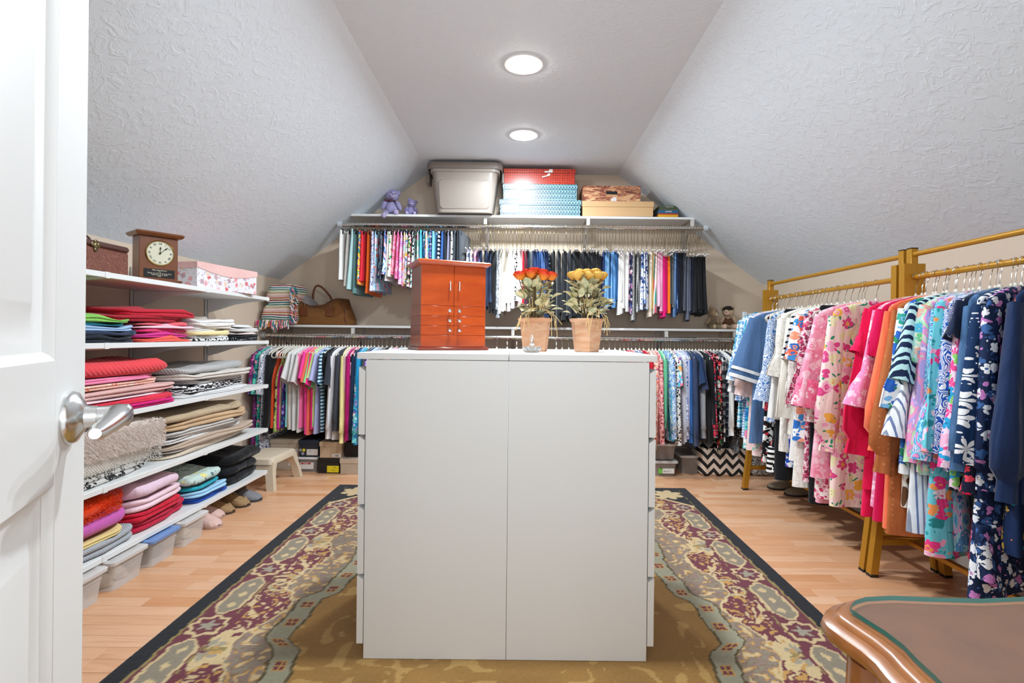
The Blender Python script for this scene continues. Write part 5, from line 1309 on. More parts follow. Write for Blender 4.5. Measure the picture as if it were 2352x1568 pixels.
m = MB(); m.lathe([(.060, 0), (.0605, .004), (.058, .006), (.0555, .004), (.0555, .001)], 48, M=Rf(*dc_), cap=False); obj('bezel', m, plain('#c9a55a', .25, 1.), ck)
m = MB(); m.lathe([(.0565, .0012), (.0565, .0016), (.0005, .0018)], 48, M=Rf(*dc_), cap=True); dial = obj('dial', m, plain('#d9d6bf', .4), ck)
Bk = plain('#141414', .5)
for k, num in enumerate(('XII', 'I', 'II', 'III', 'IIII', 'V', 'VI', 'VII', 'VIII', 'IX', 'X', 'XI')):
    a = -2 * pi * k / 12
    text('numeral', num, Bk, dial, (dc_[0] - .044 * sin(a), dc_[1] - .0022, dc_[2] + .044 * cos(a)), (pi / 2, -a, 0), .0125 if len(num) > 2 else .0135)
m = MB()
for k in range(60):
    a = 2 * pi * k / 60; q = Matrix.Translation((dc_[0], dc_[1] - .0019, dc_[2])) @ Matrix.Rotation(a, 4, 'Y')
    m.box(-.0003, -.0002, .0525, .0003, .0002, .0545 if k % 5 else .0552, 0, q)
o = obj('minute_marks', m, Bk, dial); o['kind'] = 'stuff'
def hand(ang, L, w):
    m = MB(); q = Matrix.Translation((dc_[0], dc_[1] - .004, dc_[2])) @ Matrix.Rotation(ang, 4, 'Y')
    m.prism([(-.001, -.008), (.001, -.008), (.001, L * .55), (w, L * .68), (.0006, L), (-.0006, L), (-w, L * .68), (-.001, L * .55)], -.0004, .0004, 'y', q); return m
obj('hour_hand', hand(radians(2), .030, .0036), Bk, ck); obj('minute_hand', hand(radians(48), .045, .0034), Bk, ck)
m = MB(); m.lathe([(.0045, 0), (.004, .003), (.001, .0035)], 14, M=Rf(dc_[0], dc_[1] - .0035, dc_[2])); obj('hand_boss', m, plain('#4a3a20', .3, .8), ck)
m = MB(); m.box(-.062, -dd - .0015, .020, .066, -dd + .001, .060, .0004); plq = obj('plaque', m, plain('#0f0f10', .35), ck); plq['label'] = 'black engraved plaque'
MP = plain('#e6ddc6', .4)
for i, (ln, sz) in enumerate((('Mike Hutchinson', .0088), ('2nd', .006), ('Thank you for all of your time', .0082), ('Your friends at ADP', .0082), ('2008', .0066))):
    text('engraving', ln, MP, plq, (.002, -dd - .0019, .0545 - i * .0072), (pi / 2, 0, 0), sz, ext=.0001)
# floral keepsake box with pink lid
fb = thing('keepsake_box', 'white flower printed box with pink scalloped lid on the top left shelf', 'box', (0, 0, zt), 0)
p0 = P(462, 655, 2.76); fb.location = (-1.712, 2.765, zt); fb.rotation_euler = (0, 0, radians(80))
MFB = floral('#e3e0e3', ['#d8606a', '#e9a9ad', '#b59aa5', '#e3c9b5'], 26, .34, '#c9b3bd', .5); MPL = fabric('#e9bdb8', .7)
m = MB(); m.box(0, 0, 0, .47, .27, .126, .001); obj('body', m, MFB, fb)
m = MB(); pts = [(-.003, .139), (-.003, .110)] + [(-.003 + .476 * k / 14, .110 - .030 * sin(pi * k / 14)) for k in range(1, 14)] + [(.473, .110), (.473, .139)]
m.prism(pts, -.0035, -.0005, 'y'); m.box(-.003, -.0005, .1265, .473, .273, .139, .001); m.box(-.003, .0, .105, -.0005, .273, .1265); m.box(.4705, .0, .105, .473, .273, .1265)
obj('lid', m, MPL, fb)
cd = thing('card', 'thin white card lying by the pink lidded box at the shelf end', 'card', (-1.705, 3.30, zt), radians(12))
m = MB(); m.box(-.04, -.05, 0, .035, .05, .0012); obj('sheet', m, plain('#efeeec', .6), cd)

# ------------------------------------------------------------------ lidded plastic boxes under the left shelves
def tub(name, w, d, h, lidmat, bodymat, parent, taper=.012, rim=.012):
    """open tapered tub, x depth centred, y width centred"""
    def rr(hw, hd, z, r=.018, n=4):
        out = []
        for cx, cy, a0 in ((hd - r, hw - r, 0), (-hd + r, hw - r, pi / 2), (-hd + r, -hw + r, pi), (hd - r, -hw + r, 1.5 * pi)):
            for k in range(n + 1):
                a = a0 + pi / 2 * k / n; out.append((cx + r * cos(a), cy + r * sin(a), z))
        return out
    a, b = w / 2, d / 2
    m = MB(); m.rings([rr(a - taper - .01, b - taper - .01, .003), rr(a - taper, b - taper, 0), rr(a - taper * .35, b - taper * .35, h * .70), rr(a - taper * .2, b - taper * .2, h * .71), rr(a, b, h * .98), rr(a + .004, b + .004, h)], True, False)
    obj('tub', m, bodymat, parent)
    m = MB(); m.rings([rr(a + .002, b + .002, h - .010), rr(a + .010, b + .010, h - .008), rr(a + .011, b + .011, h + .004), rr(a + .006, b + .006, h + .008), rr(a - .012, b - .012, h + .008), rr(a - .016, b - .016, h + .004)], False, True)
    obj('lid', m, lidmat, parent)
CLR = glassy('#efece9', .25, .46); CLID = glassy('#f2f0ee', .25, .62); BLID = plain('#6f8fc4', .35)
def shoe_form(L, seed=0, low=True):
    m = MB(); R_ = []
    for f, w, h in ((0, .012, .030), (.04, .026, .055), (.15, .034, .062), (.3, .034, .060), (.45, .036, .062), (.6, .042, .058), (.75, .046, .048), (.88, .040, .038), (.96, .026, .028), (1, .008, .015)):
        R_.append([(f * L, w * cos(th), max(0.002, h * max(0, sin(th)) + .004)) if sin(th) >= 0 else (f * L, w * cos(th), .002) for th in [2 * pi * k / 16 for k in range(16)]])
    m.rings(R_, True, True); return m
for i, (yc, lid, wh) in enumerate(((1.975, CLID, 'partly hidden by the open door'), (2.20, CLID, 'second from the open door'), (2.42, BLID, 'with bright blue lid'), (2.645, CLID, 'beside the pink slippers'))):
    o = thing('storage_box', f'clear plastic shoe box under the left shelves, {wh}', 'storage box', (-1.80, yc, .0005), 0, 'clear shoe boxes under the left shelves')
    if i == 2: o['label'] = 'small clear plastic shoe box with bright blue lid under the left shelves'
    tub('storage_box', .185, .34, .118, lid, CLR, o)
    for q in (-1, 1):
        s_ = thing('stored_shoe', f'pale shoe, {"near" if q < 0 else "far"} one inside the clear box {wh if i != 2 else "with the blue lid"}', 'shoe', (-1.92, yc + q * .04, .006), 0, 'shoes kept in the clear boxes')
        obj('upper', shoe_form(.24), fabric(['#c9b5a0', '#cdbba8', '#6f737b', '#d3c3b0'][i]), s_)

# ------------------------------------------------------------------ slippers and boots
def slipper(name, label, loc, rz, mat, sole, group, L=.255, fur=None, lace=None, boot=False, cuff=None):
    s_ = thing(name, label, 'slipper' if not boot else 'boot', loc, rz, group)
    prof = [(0, .018, .040), (.03, .030, .058), (.12, .036, .062), (.28, .037, .054), (.42, .038, .062), (.55, .043, .064), (.7, .047, .054), (.84, .045, .044), (.94, .033, .034), (1, .012, .018)]
    m = MB(); R_ = []
    for f, w, h in prof:
        R_.append([(f * L, (w + .004) * cos(th), .0005 + (.012 if sin(th) > 0 else 0)) for th in [2 * pi * (k + .5) / 18 for k in range(18)]])
    m.rings(R_, True, True); obj('sole', m, sole, s_)
    m = MB(); R_ = []
    for f, w, h in prof:
        R_.append([(f * L, w * cos(th), .012 + (h - .012) * max(0, sin(th)) ** .75) for th in [pi * k / 14 for k in range(15)]])
    rows = R_
    hole = [r for r in rows]
    # foot opening: leave out the top strip from heel to instep
    vs = [p for r in rows for p in r]; fs = []
    for i in range(len(rows) - 1):
        for k in range(14):
            if prof[i][0] < .40 and prof[i][0] >= .03 and 4 <= k <= 9: continue
            fs.append((i * 15 + k, i * 15 + k + 1, (i + 1) * 15 + k + 1, (i + 1) * 15 + k))
    m.add(vs, fs); up = obj('upper', m, mat, s_, 'all')
    m = MB(); ring = []
    for k in range(20):
        a = 2 * pi * k / 20; ring.append((.225 * L + .215 * L * cos(a), .027 * sin(a), .058 + .006 * cos(2 * a)))
    m.tube(ring, .008 if fur else .0045, 8, closed=True); obj('collar', m, fur or mat, s_)
    m = MB(); m.ell((.25 * L, 0, .024), (.24 * L, .030, .012), 12, 6); obj('insole', m, fur or plain('#6b5f55', .9), s_)
    if lace:
        m = MB()
        for k in range(11):
            a = -1.25 + 2.5 * k / 10; m.ell((.70 * L + .20 * L * cos(a), .040 * sin(a) * 1.0, .044 - .008 * cos(a)), (.004, .003, .006), 6, 4)
        obj('moc_stitches', m, lace, s_)
        m = MB()
        for sg in (-1, 1): m.tube([(.47 * L, 0, .068), (.45 * L, sg * .014, .076), (.42 * L, sg * .026, .072), (.44 * L, sg * .022, .064), (.47 * L, 0, .068)], .0018, 6); m.tube([(.47 * L, 0, .068), (.53 * L, sg * .012, .070), (.58 * L, sg * .024, .060)], .0018, 6)
        obj('lace', m, lace, s_)
    if boot:
        m = MB(); R_ = []
        for z, rx, ry in ((.045, .060, .034), (.09, .056, .036), (.15, .055, .040), (.21, .058, .044), (.215, .054, .040), (.10, .050, .032)): R_.append([(.085 + rx * cos(2 * pi * k / 18), ry * sin(2 * pi * k / 18), z) for k in range(18)])
        m.rings(R_); obj('shaft', m, mat, s_)
    if cuff:
        m = MB(); R_ = []
        for z, rx, ry in ((.045, .066, .036), (.072, .068, .040), (.088, .060, .036), (.08, .05, .028)): R_.append([(.075 + rx * cos(2 * pi * k / 18), ry * sin(2 * pi * k / 18), z) for k in range(18)])
        m.rings(R_); obj('cuff', m, cuff, s_)
    return s_
PKS = fabric('#d6b3aa', var=.2); MOC = plain('#9a7a54', .75); GRS = fabric('#7d7d82')
for nm, lab, px, py, rz, mat, sole, fur, lace, cuff, grp in (
    ('fluffy_slipper', 'fluffy pale pink slipper, the one nearer the clear shoe boxes', 503, 1212, -22, PKS, plain('#b8978a', .8), fabric('#e3ccc6'), None, None, 'pink slippers'),
    ('fluffy_slipper', 'fluffy pale pink slipper, the one nearer the moccasins', 512, 1190, -12, PKS, plain('#b8978a', .8), fabric('#e3ccc6'), None, None, 'pink slippers'),
    ('moccasin', 'tan laced moccasin, the one nearer the pink slippers', 536, 1178, -10, MOC, plain('#4a3a2c', .8), fabric('#c9b494'), plain('#c9ad80', .7), None, 'tan moccasins'),
    ('moccasin', 'tan laced moccasin, the one nearer the grey slippers', 570, 1163, -16, MOC, plain('#4a3a2c', .8), fabric('#c9b494'), plain('#c9ad80', .7), None, 'tan moccasins'),
    ('cuffed_slipper', 'grey slipper with brown knitted cuff beside the cream step stool', 598, 1150, -14, GRS, plain('#3a3a3e', .8), fabric('#5f5048', knit=60), None, fabric('#5a4a44', knit=60), 'grey slippers')):
    p = FL(px, py); r_ = radians(rz)
    slipper(nm, lab, (p.x - .255 * cos(r_) - .0, p.y - .255 * sin(r_), .0005), r_, mat, sole, grp, fur=fur, lace=lace, cuff=cuff)
BT = plain('#8a7d6a', .5)
for px, py, lab in ((1772, 1126, 'taupe ankle boot under the golden rack, the one nearer the back wall'), (1812, 1142, 'taupe ankle boot under the golden rack, the one nearer the desk')):
    p = FL(px, py); r_ = radians(178 + (0 if px < 1800 else 6)); slipper('ankle_boot', lab, (p.x - .265 * cos(r_), p.y + .05 - .265 * sin(r_), .0005), r_, BT, plain('#2a2521', .7), 'taupe ankle boots', .265, boot=True)

# ------------------------------------------------------------------ boxes and stool on the floor by the back wall, left
MBX = plain('#b9a894', .75); MNB = plain('#1f2530', .6); MBB = plain('#1a1718', .6)
def lidbox(name, label, x0, x1, yf, z0, h, d, body, lid, lidh=.03, group=None, rz=0, cat='shoe box', ov=.004):
    o = thing(name, label, cat, ((x0 + x1) / 2, yf + d / 2, z0), rz, group); a = (x1 - x0) / 2 - ov; b = d / 2 - ov
    m = MB(); m.box(-a, -b, 0, a, b, h - .003, .0015); obj('box_body', m, body, o)
    m = MB(); m.box(-a - ov, -b - ov, h - lidh, a + ov, b + ov, h, .0015); obj('box_lid', m, lid, o)
    return o
def sticker(par, x0, x1, z0, z1, y, mat, lines=(), tm=None):
    m = MB(); m.box(x0, y - .0012, z0, x1, y, z1); l_ = obj('label_sticker', m, mat, par, False)
    for (tx_, tz_, s_, str_) in lines: text('print', str_, tm or Bk, l_, (tx_, y - .0014, tz_), (pi / 2, 0, 0), s_, ext=.0001)
    return l_
def bars(par, x0, x1, z0, z1, y, mat, n=12, seed=1):
    r_ = random.Random(seed); m = MB(); x = x0
    while x < x1:
        w = r_.choice((.0012, .0020, .003)); m.box(x, y - .0016, z0, min(x + w, x1), y - .0013, z1); x += w + r_.choice((.0012, .002))
    o = obj('barcode', m, mat, par, False); o['kind'] = 'stuff'
def span(pa, pb, py, Y): return XatY(pa, py, Y), XatY(pb, py, Y)
STK = plain('#d9d3d0', .6)
Yb = 4.02
x0, x1 = span(622, 684, 1060, Yb); b0 = lidbox('shoe_box', 'beige shoe box lowest at the left end behind the stool', x0, x1, Yb + .02, 0.0005, .118, .30, MBX, MBX, .034, 'boxes on the floor under the back clothes')
sticker(b0, .02, .06, .035, .065, -.15 + .0035, STK)
b1 = lidbox('shoe_box', 'large beige shoe box standing on the beige box behind the stool', x0 - .01, x1 + .012, Yb, .1195, .125, .33, MBX, plain('#b3a28d', .75), .034, 'boxes on the floor under the back clothes')
sticker(b1, .04, .10, .02, .052, -.165 + .0035, STK); bars(b1, .055, .085, .026, .036, -.165 + .0035, Bk)
x0, x1 = span(682, 732, 1060, Yb - .03); tb = thing('storage_box', 'clear plastic box with white lid holding shoes under the navy shoe box', 'storage box', ((x0 + x1) / 2, Yb + .12, .0005), pi / 2, 'boxes on the floor under the back clothes')
tub('storage_box', x1 - x0 - .012, .30, .108, plain('#e6e6e8', .4), glassy('#cbc6c2', .25, .45), tb)
m = MB(); m.box(-.154, -.045, .025, -.150, .055, .075); lb = obj('label_sticker', m, plain('#e3e0dd', .5), tb, False)
m = MB(); m.box(-.1545, -.025, .062, -.1535, .05, .073); obj('label_band', m, plain('#c0303a', .5), tb, False)
text('print', 'Sterilite', plain('#f3f0ee', .5), lb, (-.1548, .012, .0675), (pi / 2, 0, -pi / 2), .011, ext=.0001)
s_ = thing('stored_shoe', 'brown shoe inside the clear box with white lid', 'shoe', ((x0 + x1) / 2 - .02, Yb + .0, .006), pi / 2); obj('upper', shoe_form(.24), fabric('#8a6a50'), s_)
x0, x1 = span(685, 732, 1030, Yb - .04); b2 = lidbox('shoe_box', 'navy shoe box with white label standing on the clear white lidded box', x0, x1, Yb - .04, .1205, .125, .32, MNB, plain('#1b2233', .6), .03, 'boxes on the floor under the back clothes')
sticker(b2, -.015, .07, .012, .058, -.16 + .0035, STK, ((.02, .045, .012, 'Size 7'), (.045, .03, .016, '7')))
for k, (xx, zz, cc) in enumerate(((-.062, .05, '#8f8f8a'), (-.036, .05, '#e0cf2a'), (-.044, .024, '#9a9aa3'))):
    m = MB(); m.lathe([(.012, 0), (.012, .0012)], 18, M=Rf(xx, -.16 + .0035, zz)); obj('round_sticker', m, plain(cc, .5), b2)
x0, x1 = span(729, 780, 1068, Yb - .06); b3 = lidbox('shoe_box', 'black shoe box with yellow label on the floor', x0, x1, Yb - .06, .0005, .115, .32, MBB, plain('#141213', .6), .03, 'boxes on the floor under the back clothes')
sticker(b3, -.012, .078, .008, .058, -.16 + .0035, plain('#e3cf1c', .5), ((.045, .044, .014, '7M'), (.04, .025, .009, 'BLACK')))
x0, x1 = span(733, 785, 1034, Yb - .06); b4 = lidbox('shoe_box', 'tan shoe box with small white label standing on the black yellow labelled box', x0, x1, Yb - .06, .1175, .122, .33, plain('#bfa68a', .75), plain('#c2ab90', .75), .036, 'boxes on the floor under the back clothes')
sticker(b4, .01, .078, .006, .032, -.165 + .0035, STK); bars(b4, .035, .06, .012, .022, -.165 + .0035, Bk, seed=4)
x0, x1 = span(780, 835, 1068, Yb - .08); b5 = lidbox('shoe_box', 'pale beige shoe box on the floor beside the white chests', x0, x1, Yb - .08, .0005, .118, .32, MBX, plain('#c4b39e', .75), .036, 'boxes on the floor under the back clothes')
b6 = lidbox('shoe_box', 'black shoe box stacked on the pale beige box beside the white chests', x0 + .02, x1 + .03, Yb - .03, .1195, .115, .30, MBB, MBB, .03, 'boxes on the floor under the back clothes')
sticker(b6, .02, .06, .01, .055, -.15 + .0035, STK)
# step stool
st_ = thing('step_stool', 'cream plastic step stool with splayed legs beside the left shelves', 'stool', (0, 0, 0), 0)
pf, pr_ = FL(606, 1137), FL(672, 1101)
dv = (pr_ - pf); dv.z = 0; ang = atan2(dv.y, dv.x)
st_.location = ((pf.x + pr_.x) / 2 - .10 * sin(-ang) * 0, (pf.y + pr_.y) / 2, 0.0005); st_.rotation_euler = (0, 0, ang)
hl = dv.length / 2; MST = plain('#d6c6ae', .45)
st_.location = (st_.location.x - .12 * cos(ang + pi / 2) * -1, st_.location.y + .10, .0005)
SHt = .215; ww = .11
m = MB(); R_ = []
def rrect(a, b, z, r=.03, n=4):
    out = []
    for cx, cy, a0 in ((a - r, b - r, 0), (-a + r, b - r, pi / 2), (-a + r, -b + r, pi), (a - r, -b + r, 1.5 * pi)):
        for k in range(n + 1):
            t_ = a0 + pi / 2 * k / n; out.append((cx + r * cos(t_), cy + r * sin(t_), z))
    return out
m.rings([rrect(hl - .012, ww + .012, SHt - .045), rrect(hl - .018, ww + .008, SHt - .012), rrect(hl - .03, ww, SHt - .002), rrect(hl - .045, ww - .012, SHt)], False, True); obj('seat', m, MST, st_)
for sx in (-1, 1):
    for sy in (-1, 1):
        m = MB(); R_ = []
        for z, ox, oy, wx, wy in ((SHt - .03, -.055, -.035, .030, .034), (SHt - .09, -.035, -.022, .022, .028), (.08, -.018, -.010, .019, .026), (0, -.004, .004, .018, .026)):
            cx_, cy_ = sx * (hl + ox), sy * (ww + .01 + oy); R_.append([(cx_ - wx, cy_ - wy, z), (cx_ + wx, cy_ - wy, z), (cx_ + wx, cy_ + wy, z), (cx_ - wx, cy_ + wy, z)])
        m.rings(R_, True, True); obj('leg', m, MST, st_)
    m = MB(); R_ = []
    for z, ox in ((SHt - .02, -.035), (SHt - .10, -.018)): R_.append([(sx * (hl + ox) - .006, -ww, z), (sx * (hl + ox) + .006, -ww, z), (sx * (hl + ox) + .006, ww, z), (sx * (hl + ox) - .006, ww, z)])
    m.rings(R_, True, True); obj('side_panel', m, MST, st_)

# ------------------------------------------------------------------ bins and patterned bags on the floor by the back wall, right
for nm, pa, pb, yf, z0, hgt, lab in (('a', 1500, 1558, 3.97, .0005, .11, 'clear storage bin with green and white label beside the white chests'), ('b', 1500, 1556, 4.0, .1225, .115, 'clear storage bin stacked on the labelled bin beside the chests'), ('c', 1562, 1612, 4.06, .0005, .135, 'clear storage bin between the labelled bin and the zigzag tote')):
    x0, x1 = span(pa, pb, 1070, yf); tb = thing('storage_bin', lab, 'storage bin', ((x0 + x1) / 2, yf + .16, z0), pi / 2, 'clear bins at the back wall')
    tub('storage_bin', x1 - x0 - .02, .32, hgt, CLID, glassy('#a79d95', .25, .55), tb)
    if nm == 'a':
        m = MB(); m.box(-.163, -.065, .025, -.1585, .045, .062); lb = obj('label_sticker', m, plain('#e6e6e3', .5), tb, False)
        m = MB(); m.box(-.1636, .025, .025, -.1585, .055, .062); obj('label_tab', m, plain('#6fbf4a', .5), tb, False)
        text('print', 'Boots 7', Bk, lb, (-.1634, -.012, .042), (pi / 2, 0, -pi / 2), .018, ext=.0001)
        s_ = thing('stored_shoe', 'brown shoe inside the labelled clear bin', 'shoe', ((x0 + x1) / 2, yf + .04, .006), pi / 2); obj('upper', shoe_form(.24), fabric('#7a6250'), s_)
t = NT('zigzag_canvas'); v = t.coords(rand=False); sp = t.n('ShaderNodeSeparateXYZ'); t.l(v, sp.inputs[0])
tri = t.math('PINGPONG', sp.outputs[0], .048)
zz = t.math('FRACT', t.math('DIVIDE', t.math('ADD', sp.outputs[2], t.math('MULTIPLY', tri, 1.1)), .072))
MZIG = t.fin(t.mix(t.math('GREATER_THAN', zz, .52), '#e3d3c3', '#17171a'), .75)
t = NT('damask_canvas'); v = t.coords(rand=False); n = t.noise(v, 16, 2.5, .5, 4.5)
MDAM = t.fin(t.mix(t.math('GREATER_THAN', t.math('SINE', t.math('MULTIPLY', n.outputs[0], 30.)), .1), '#17171a', '#dcd8d3'), .75)
def soft_tote(name, label, x0, x1, yf, d, h, mat, handles=True):
    o = thing(name, label, 'tote bag', ((x0 + x1) / 2, yf + d / 2, .0005), 0); a, b = (x1 - x0) / 2, d / 2
    m = MB(); m.rings([rrect(a - .02, b - .02, 0, .02), rrect(a, b, .02, .03), rrect(a + .004, b + .006, h * .5, .03), rrect(a - .003, b, h * .92, .03), rrect(a - .010, b - .012, h, .03), rrect(a - .02, b - .02, h - .01, .03), rrect(a - .03, b - .03, .03, .03)], True, True)
    obj('bag_body', m, mat, o)
    if handles:
        for sy in (-1, 1):
            m = MB(); m.tube([(-.07, sy * (b - .002), h - .035), (-.06, sy * (b - .012), h + .05), (0, sy * (b - .03), h + .085), (.06, sy * (b - .012), h + .05), (.07, sy * (b - .002), h - .035)], .007, 8, flat=.5); hb = obj('handle', m, BLACKP, o)
            m = MB()
            for sx in (-.07, .07): m.ell((sx, sy * (b + .008), h - .03), (.006, .004, .006), 8, 5)
            obj('rivet', m, NICKEL, hb)
    return o
x0, x1 = span(1612, 1724, 1070, 3.98); soft_tote('zigzag_tote', 'black and cream zigzag tote standing on the floor behind the golden rack leg', x0, x1, 3.98, .26, .215, MZIG)
x0, x1 = span(1732, 1815, 1070, 3.98); soft_tote('damask_tote', 'black and white damask print bag on the floor beside the zigzag tote', x0, x1 , 4.0, .24, .19, MDAM)
# ------------------------------------------------------------------ jewelry chest on the dresser
MJ = wood('#bf4c14', '#9f380b', 5, .26, (.25, 1, 1), .7, 'cherry_wood'); MJ_SHADE = wood('#8a2f10', '#742509', 5, .3, (.25, 1, 1), .5, 'cherry_wood_shaded')  # second cherry is a darker copy; shade of the sides is in its colour
al = radians(24); p0 = P(966, 803, 2.0); fd = Vector((cos(al), sin(al), 0)); sd = Vector((-sin(al), cos(al), 0))
JW, JD = .262, .185
jc = p0 + fd * (JW / 2) + sd * (JD / 2)
jb = thing('jewelry_chest', 'cherry red wooden jewelry chest with double doors and small drawers on the dresser', 'jewelry box', (jc.x, jc.y, DZT + .0006), al)
hw_, hd_ = JW / 2, JD / 2
m = MB(); m.box(-hw_ + .003, -hd_ + .012, .012, hw_ - .003, hd_, .330, .001); obj('carcass', m, MJ_SHADE, jb)
m = MB(); m.box(-hw_ - .012, -hd_ - .014, 0, hw_ + .012, hd_ + .006, .012, .003); obj('plinth', m, MJ_SHADE, jb)
m = MB(); R_ = []
for e, z in ((.004, .330), (.012, .336), (.017, .341), (.017, .346), (.012, .350)): R_.append([(-hw_ - e, -hd_ - e, z), (hw_ + e, -hd_ - e, z), (hw_ + e, hd_ + e * .3, z), (-hw_ - e, hd_ + e * .3, z)])
m.rings(R_, True, True); obj('moulded_top', m, MJ, jb)
m = MB(); m.box(-hw_, -hd_, .0125, hw_, hd_ - .002, .0575, .0008); obj('base_panel', m, MJ, jb)
for (z0, z1) in ((.0585, .0955), (.0965, .1330), (.1340, .1725)):
    for sx in (-1, 1):
        m = MB(); a, b = (-hw_, -.0006) if sx < 0 else (.0006, hw_); m.box(a, -hd_, z0, b, -hd_ + .012, z1, .0008); dw = obj('drawer', m, MJ, jb)
        m = MB(); m.lathe([(.0035, 0), (.003, .006), (.0066, .009), (.0075, .013), (.005, .017), (.001, .018)], 16, M=Rf(sx * .0195, -hd_ - .0002, (z0 + z1) / 2)); obj('knob', m, STEEL, dw)
    m = MB(); m.box(-hw_, -hd_ + .0122, z0, -hw_ + .004, hd_ - .002, z1, .0005); obj('side_panel', m, MJ_SHADE, jb)
for sx in (-1, 1):
    m = MB(); a, b = (-hw_, -.0006) if sx < 0 else (.0006, hw_); m.box(a, -hd_, .1737, b, -hd_ + .012, .3295, .0008); dw = obj('door', m, MJ, jb)
    x = sx * .0185; m = MB(); m.tube([(x, -hd_ - .012, .232), (x, -hd_ - .012, .25), (x, -hd_ - .012, .268)], .0030, 10)
    for z in (.236, .264): m.tube([(x, -hd_, z), (x, -hd_ - .006, z), (x, -hd_ - .012, z)], .0018, 8)
    obj('handle', m, STEEL, dw)

# ------------------------------------------------------------------ potted artificial roses
def grad(c0, c1, z0, z1, name, c2=None):
    t = NT(name); tc = t.n('ShaderNodeTexCoord'); sp = t.n('ShaderNodeSeparateXYZ'); t.l(tc.outputs['Object'], sp.inputs[0])
    r = t.n('ShaderNodeMapRange'); r.inputs[1].default_value = z0; r.inputs[2].default_value = z1; t.l(sp.outputs[2], r.inputs[0])
    st = [(0, c0), (1, c1)] if not c2 else [(0, c0), (.55, c1), (1, c2)]
    return t.fin(t.ramp(r.outputs[0], st, 'LINEAR'), .6)
def rose_mesh(mat, name):
    m = MB(); r_ = random.Random(5)
    for lay, (n, r0, h, op) in enumerate(((3, .006, .030, .0), (4, .011, .030, .1), (5, .0155, .028, .35), (6, .0185, .024, .7))):
        for k in range(n):
            a0 = 2 * pi * k / n + lay * .7 + r_.uniform(-.15, .15); wid = 2 * pi / n * .72; rows = []
            for i in range(5):
                v_ = i / 4; row = []
                for j in range(5):
                    u_ = -1 + j / 2; a = a0 + u_ * wid; rr = (.003 + (r0 - .003) * sin(v_ * pi / 2) ** .55 - .0035 * max(0, v_ - .6) * 2.5 * (1 - op) + op * .0045 * max(0, v_ - .7) * 3) * (1 + .06 * abs(u_))
                    row.append((rr * cos(a), rr * sin(a), h * v_ * (1 - .18 * u_ * u_ * v_) - op * .006 * max(0, v_ - .7)))
                rows.append(row)
            m.grid(rows)
    m.ell((0, 0, .004), (.010, .010, .006), 10, 5)
    return m.mesh(name, mat, 'all', True)
def leaf_mesh(L, W, mat, curl):
    m = MB(); rows = []
    for i in range(7):
        f = i / 6; w = W * sin(pi * min(1, f * .96 + .02)) ** .75 * (1 - .25 * f); row = []
        for j in (-1, -.5, 0, .5, 1): row.append((j * w, f * L, -curl * L * f * f + abs(j) * w * .35))
        rows.append(row)
    m.grid(rows); return m.mesh('leaf', mat, 'all', True)
t = NT('dried_leaf'); v = t.coords(); n = t.noise(v, 60, 3); ML_ = t.fin(t.ramp(n.outputs[0], [(.28, '#8a977c'), (.45, '#bdbb90'), (.58, '#d8c79c'), (.8, '#e0b995')], 'LINEAR'), .75)
LEAVES = [leaf_mesh(.042, .0155, ML_, .25), leaf_mesh(.036, .0140, ML_, .0), leaf_mesh(.032, .0145, ML_, .35)]
MPOT = wood('#c48a62', '#d6ab8a', 7, .75, (.4, .4, 1.6), 0, 'washed_terracotta'); MSTEM = plain('#6b5a3c', .8); MRAF = plain('#d8b67c', .8)
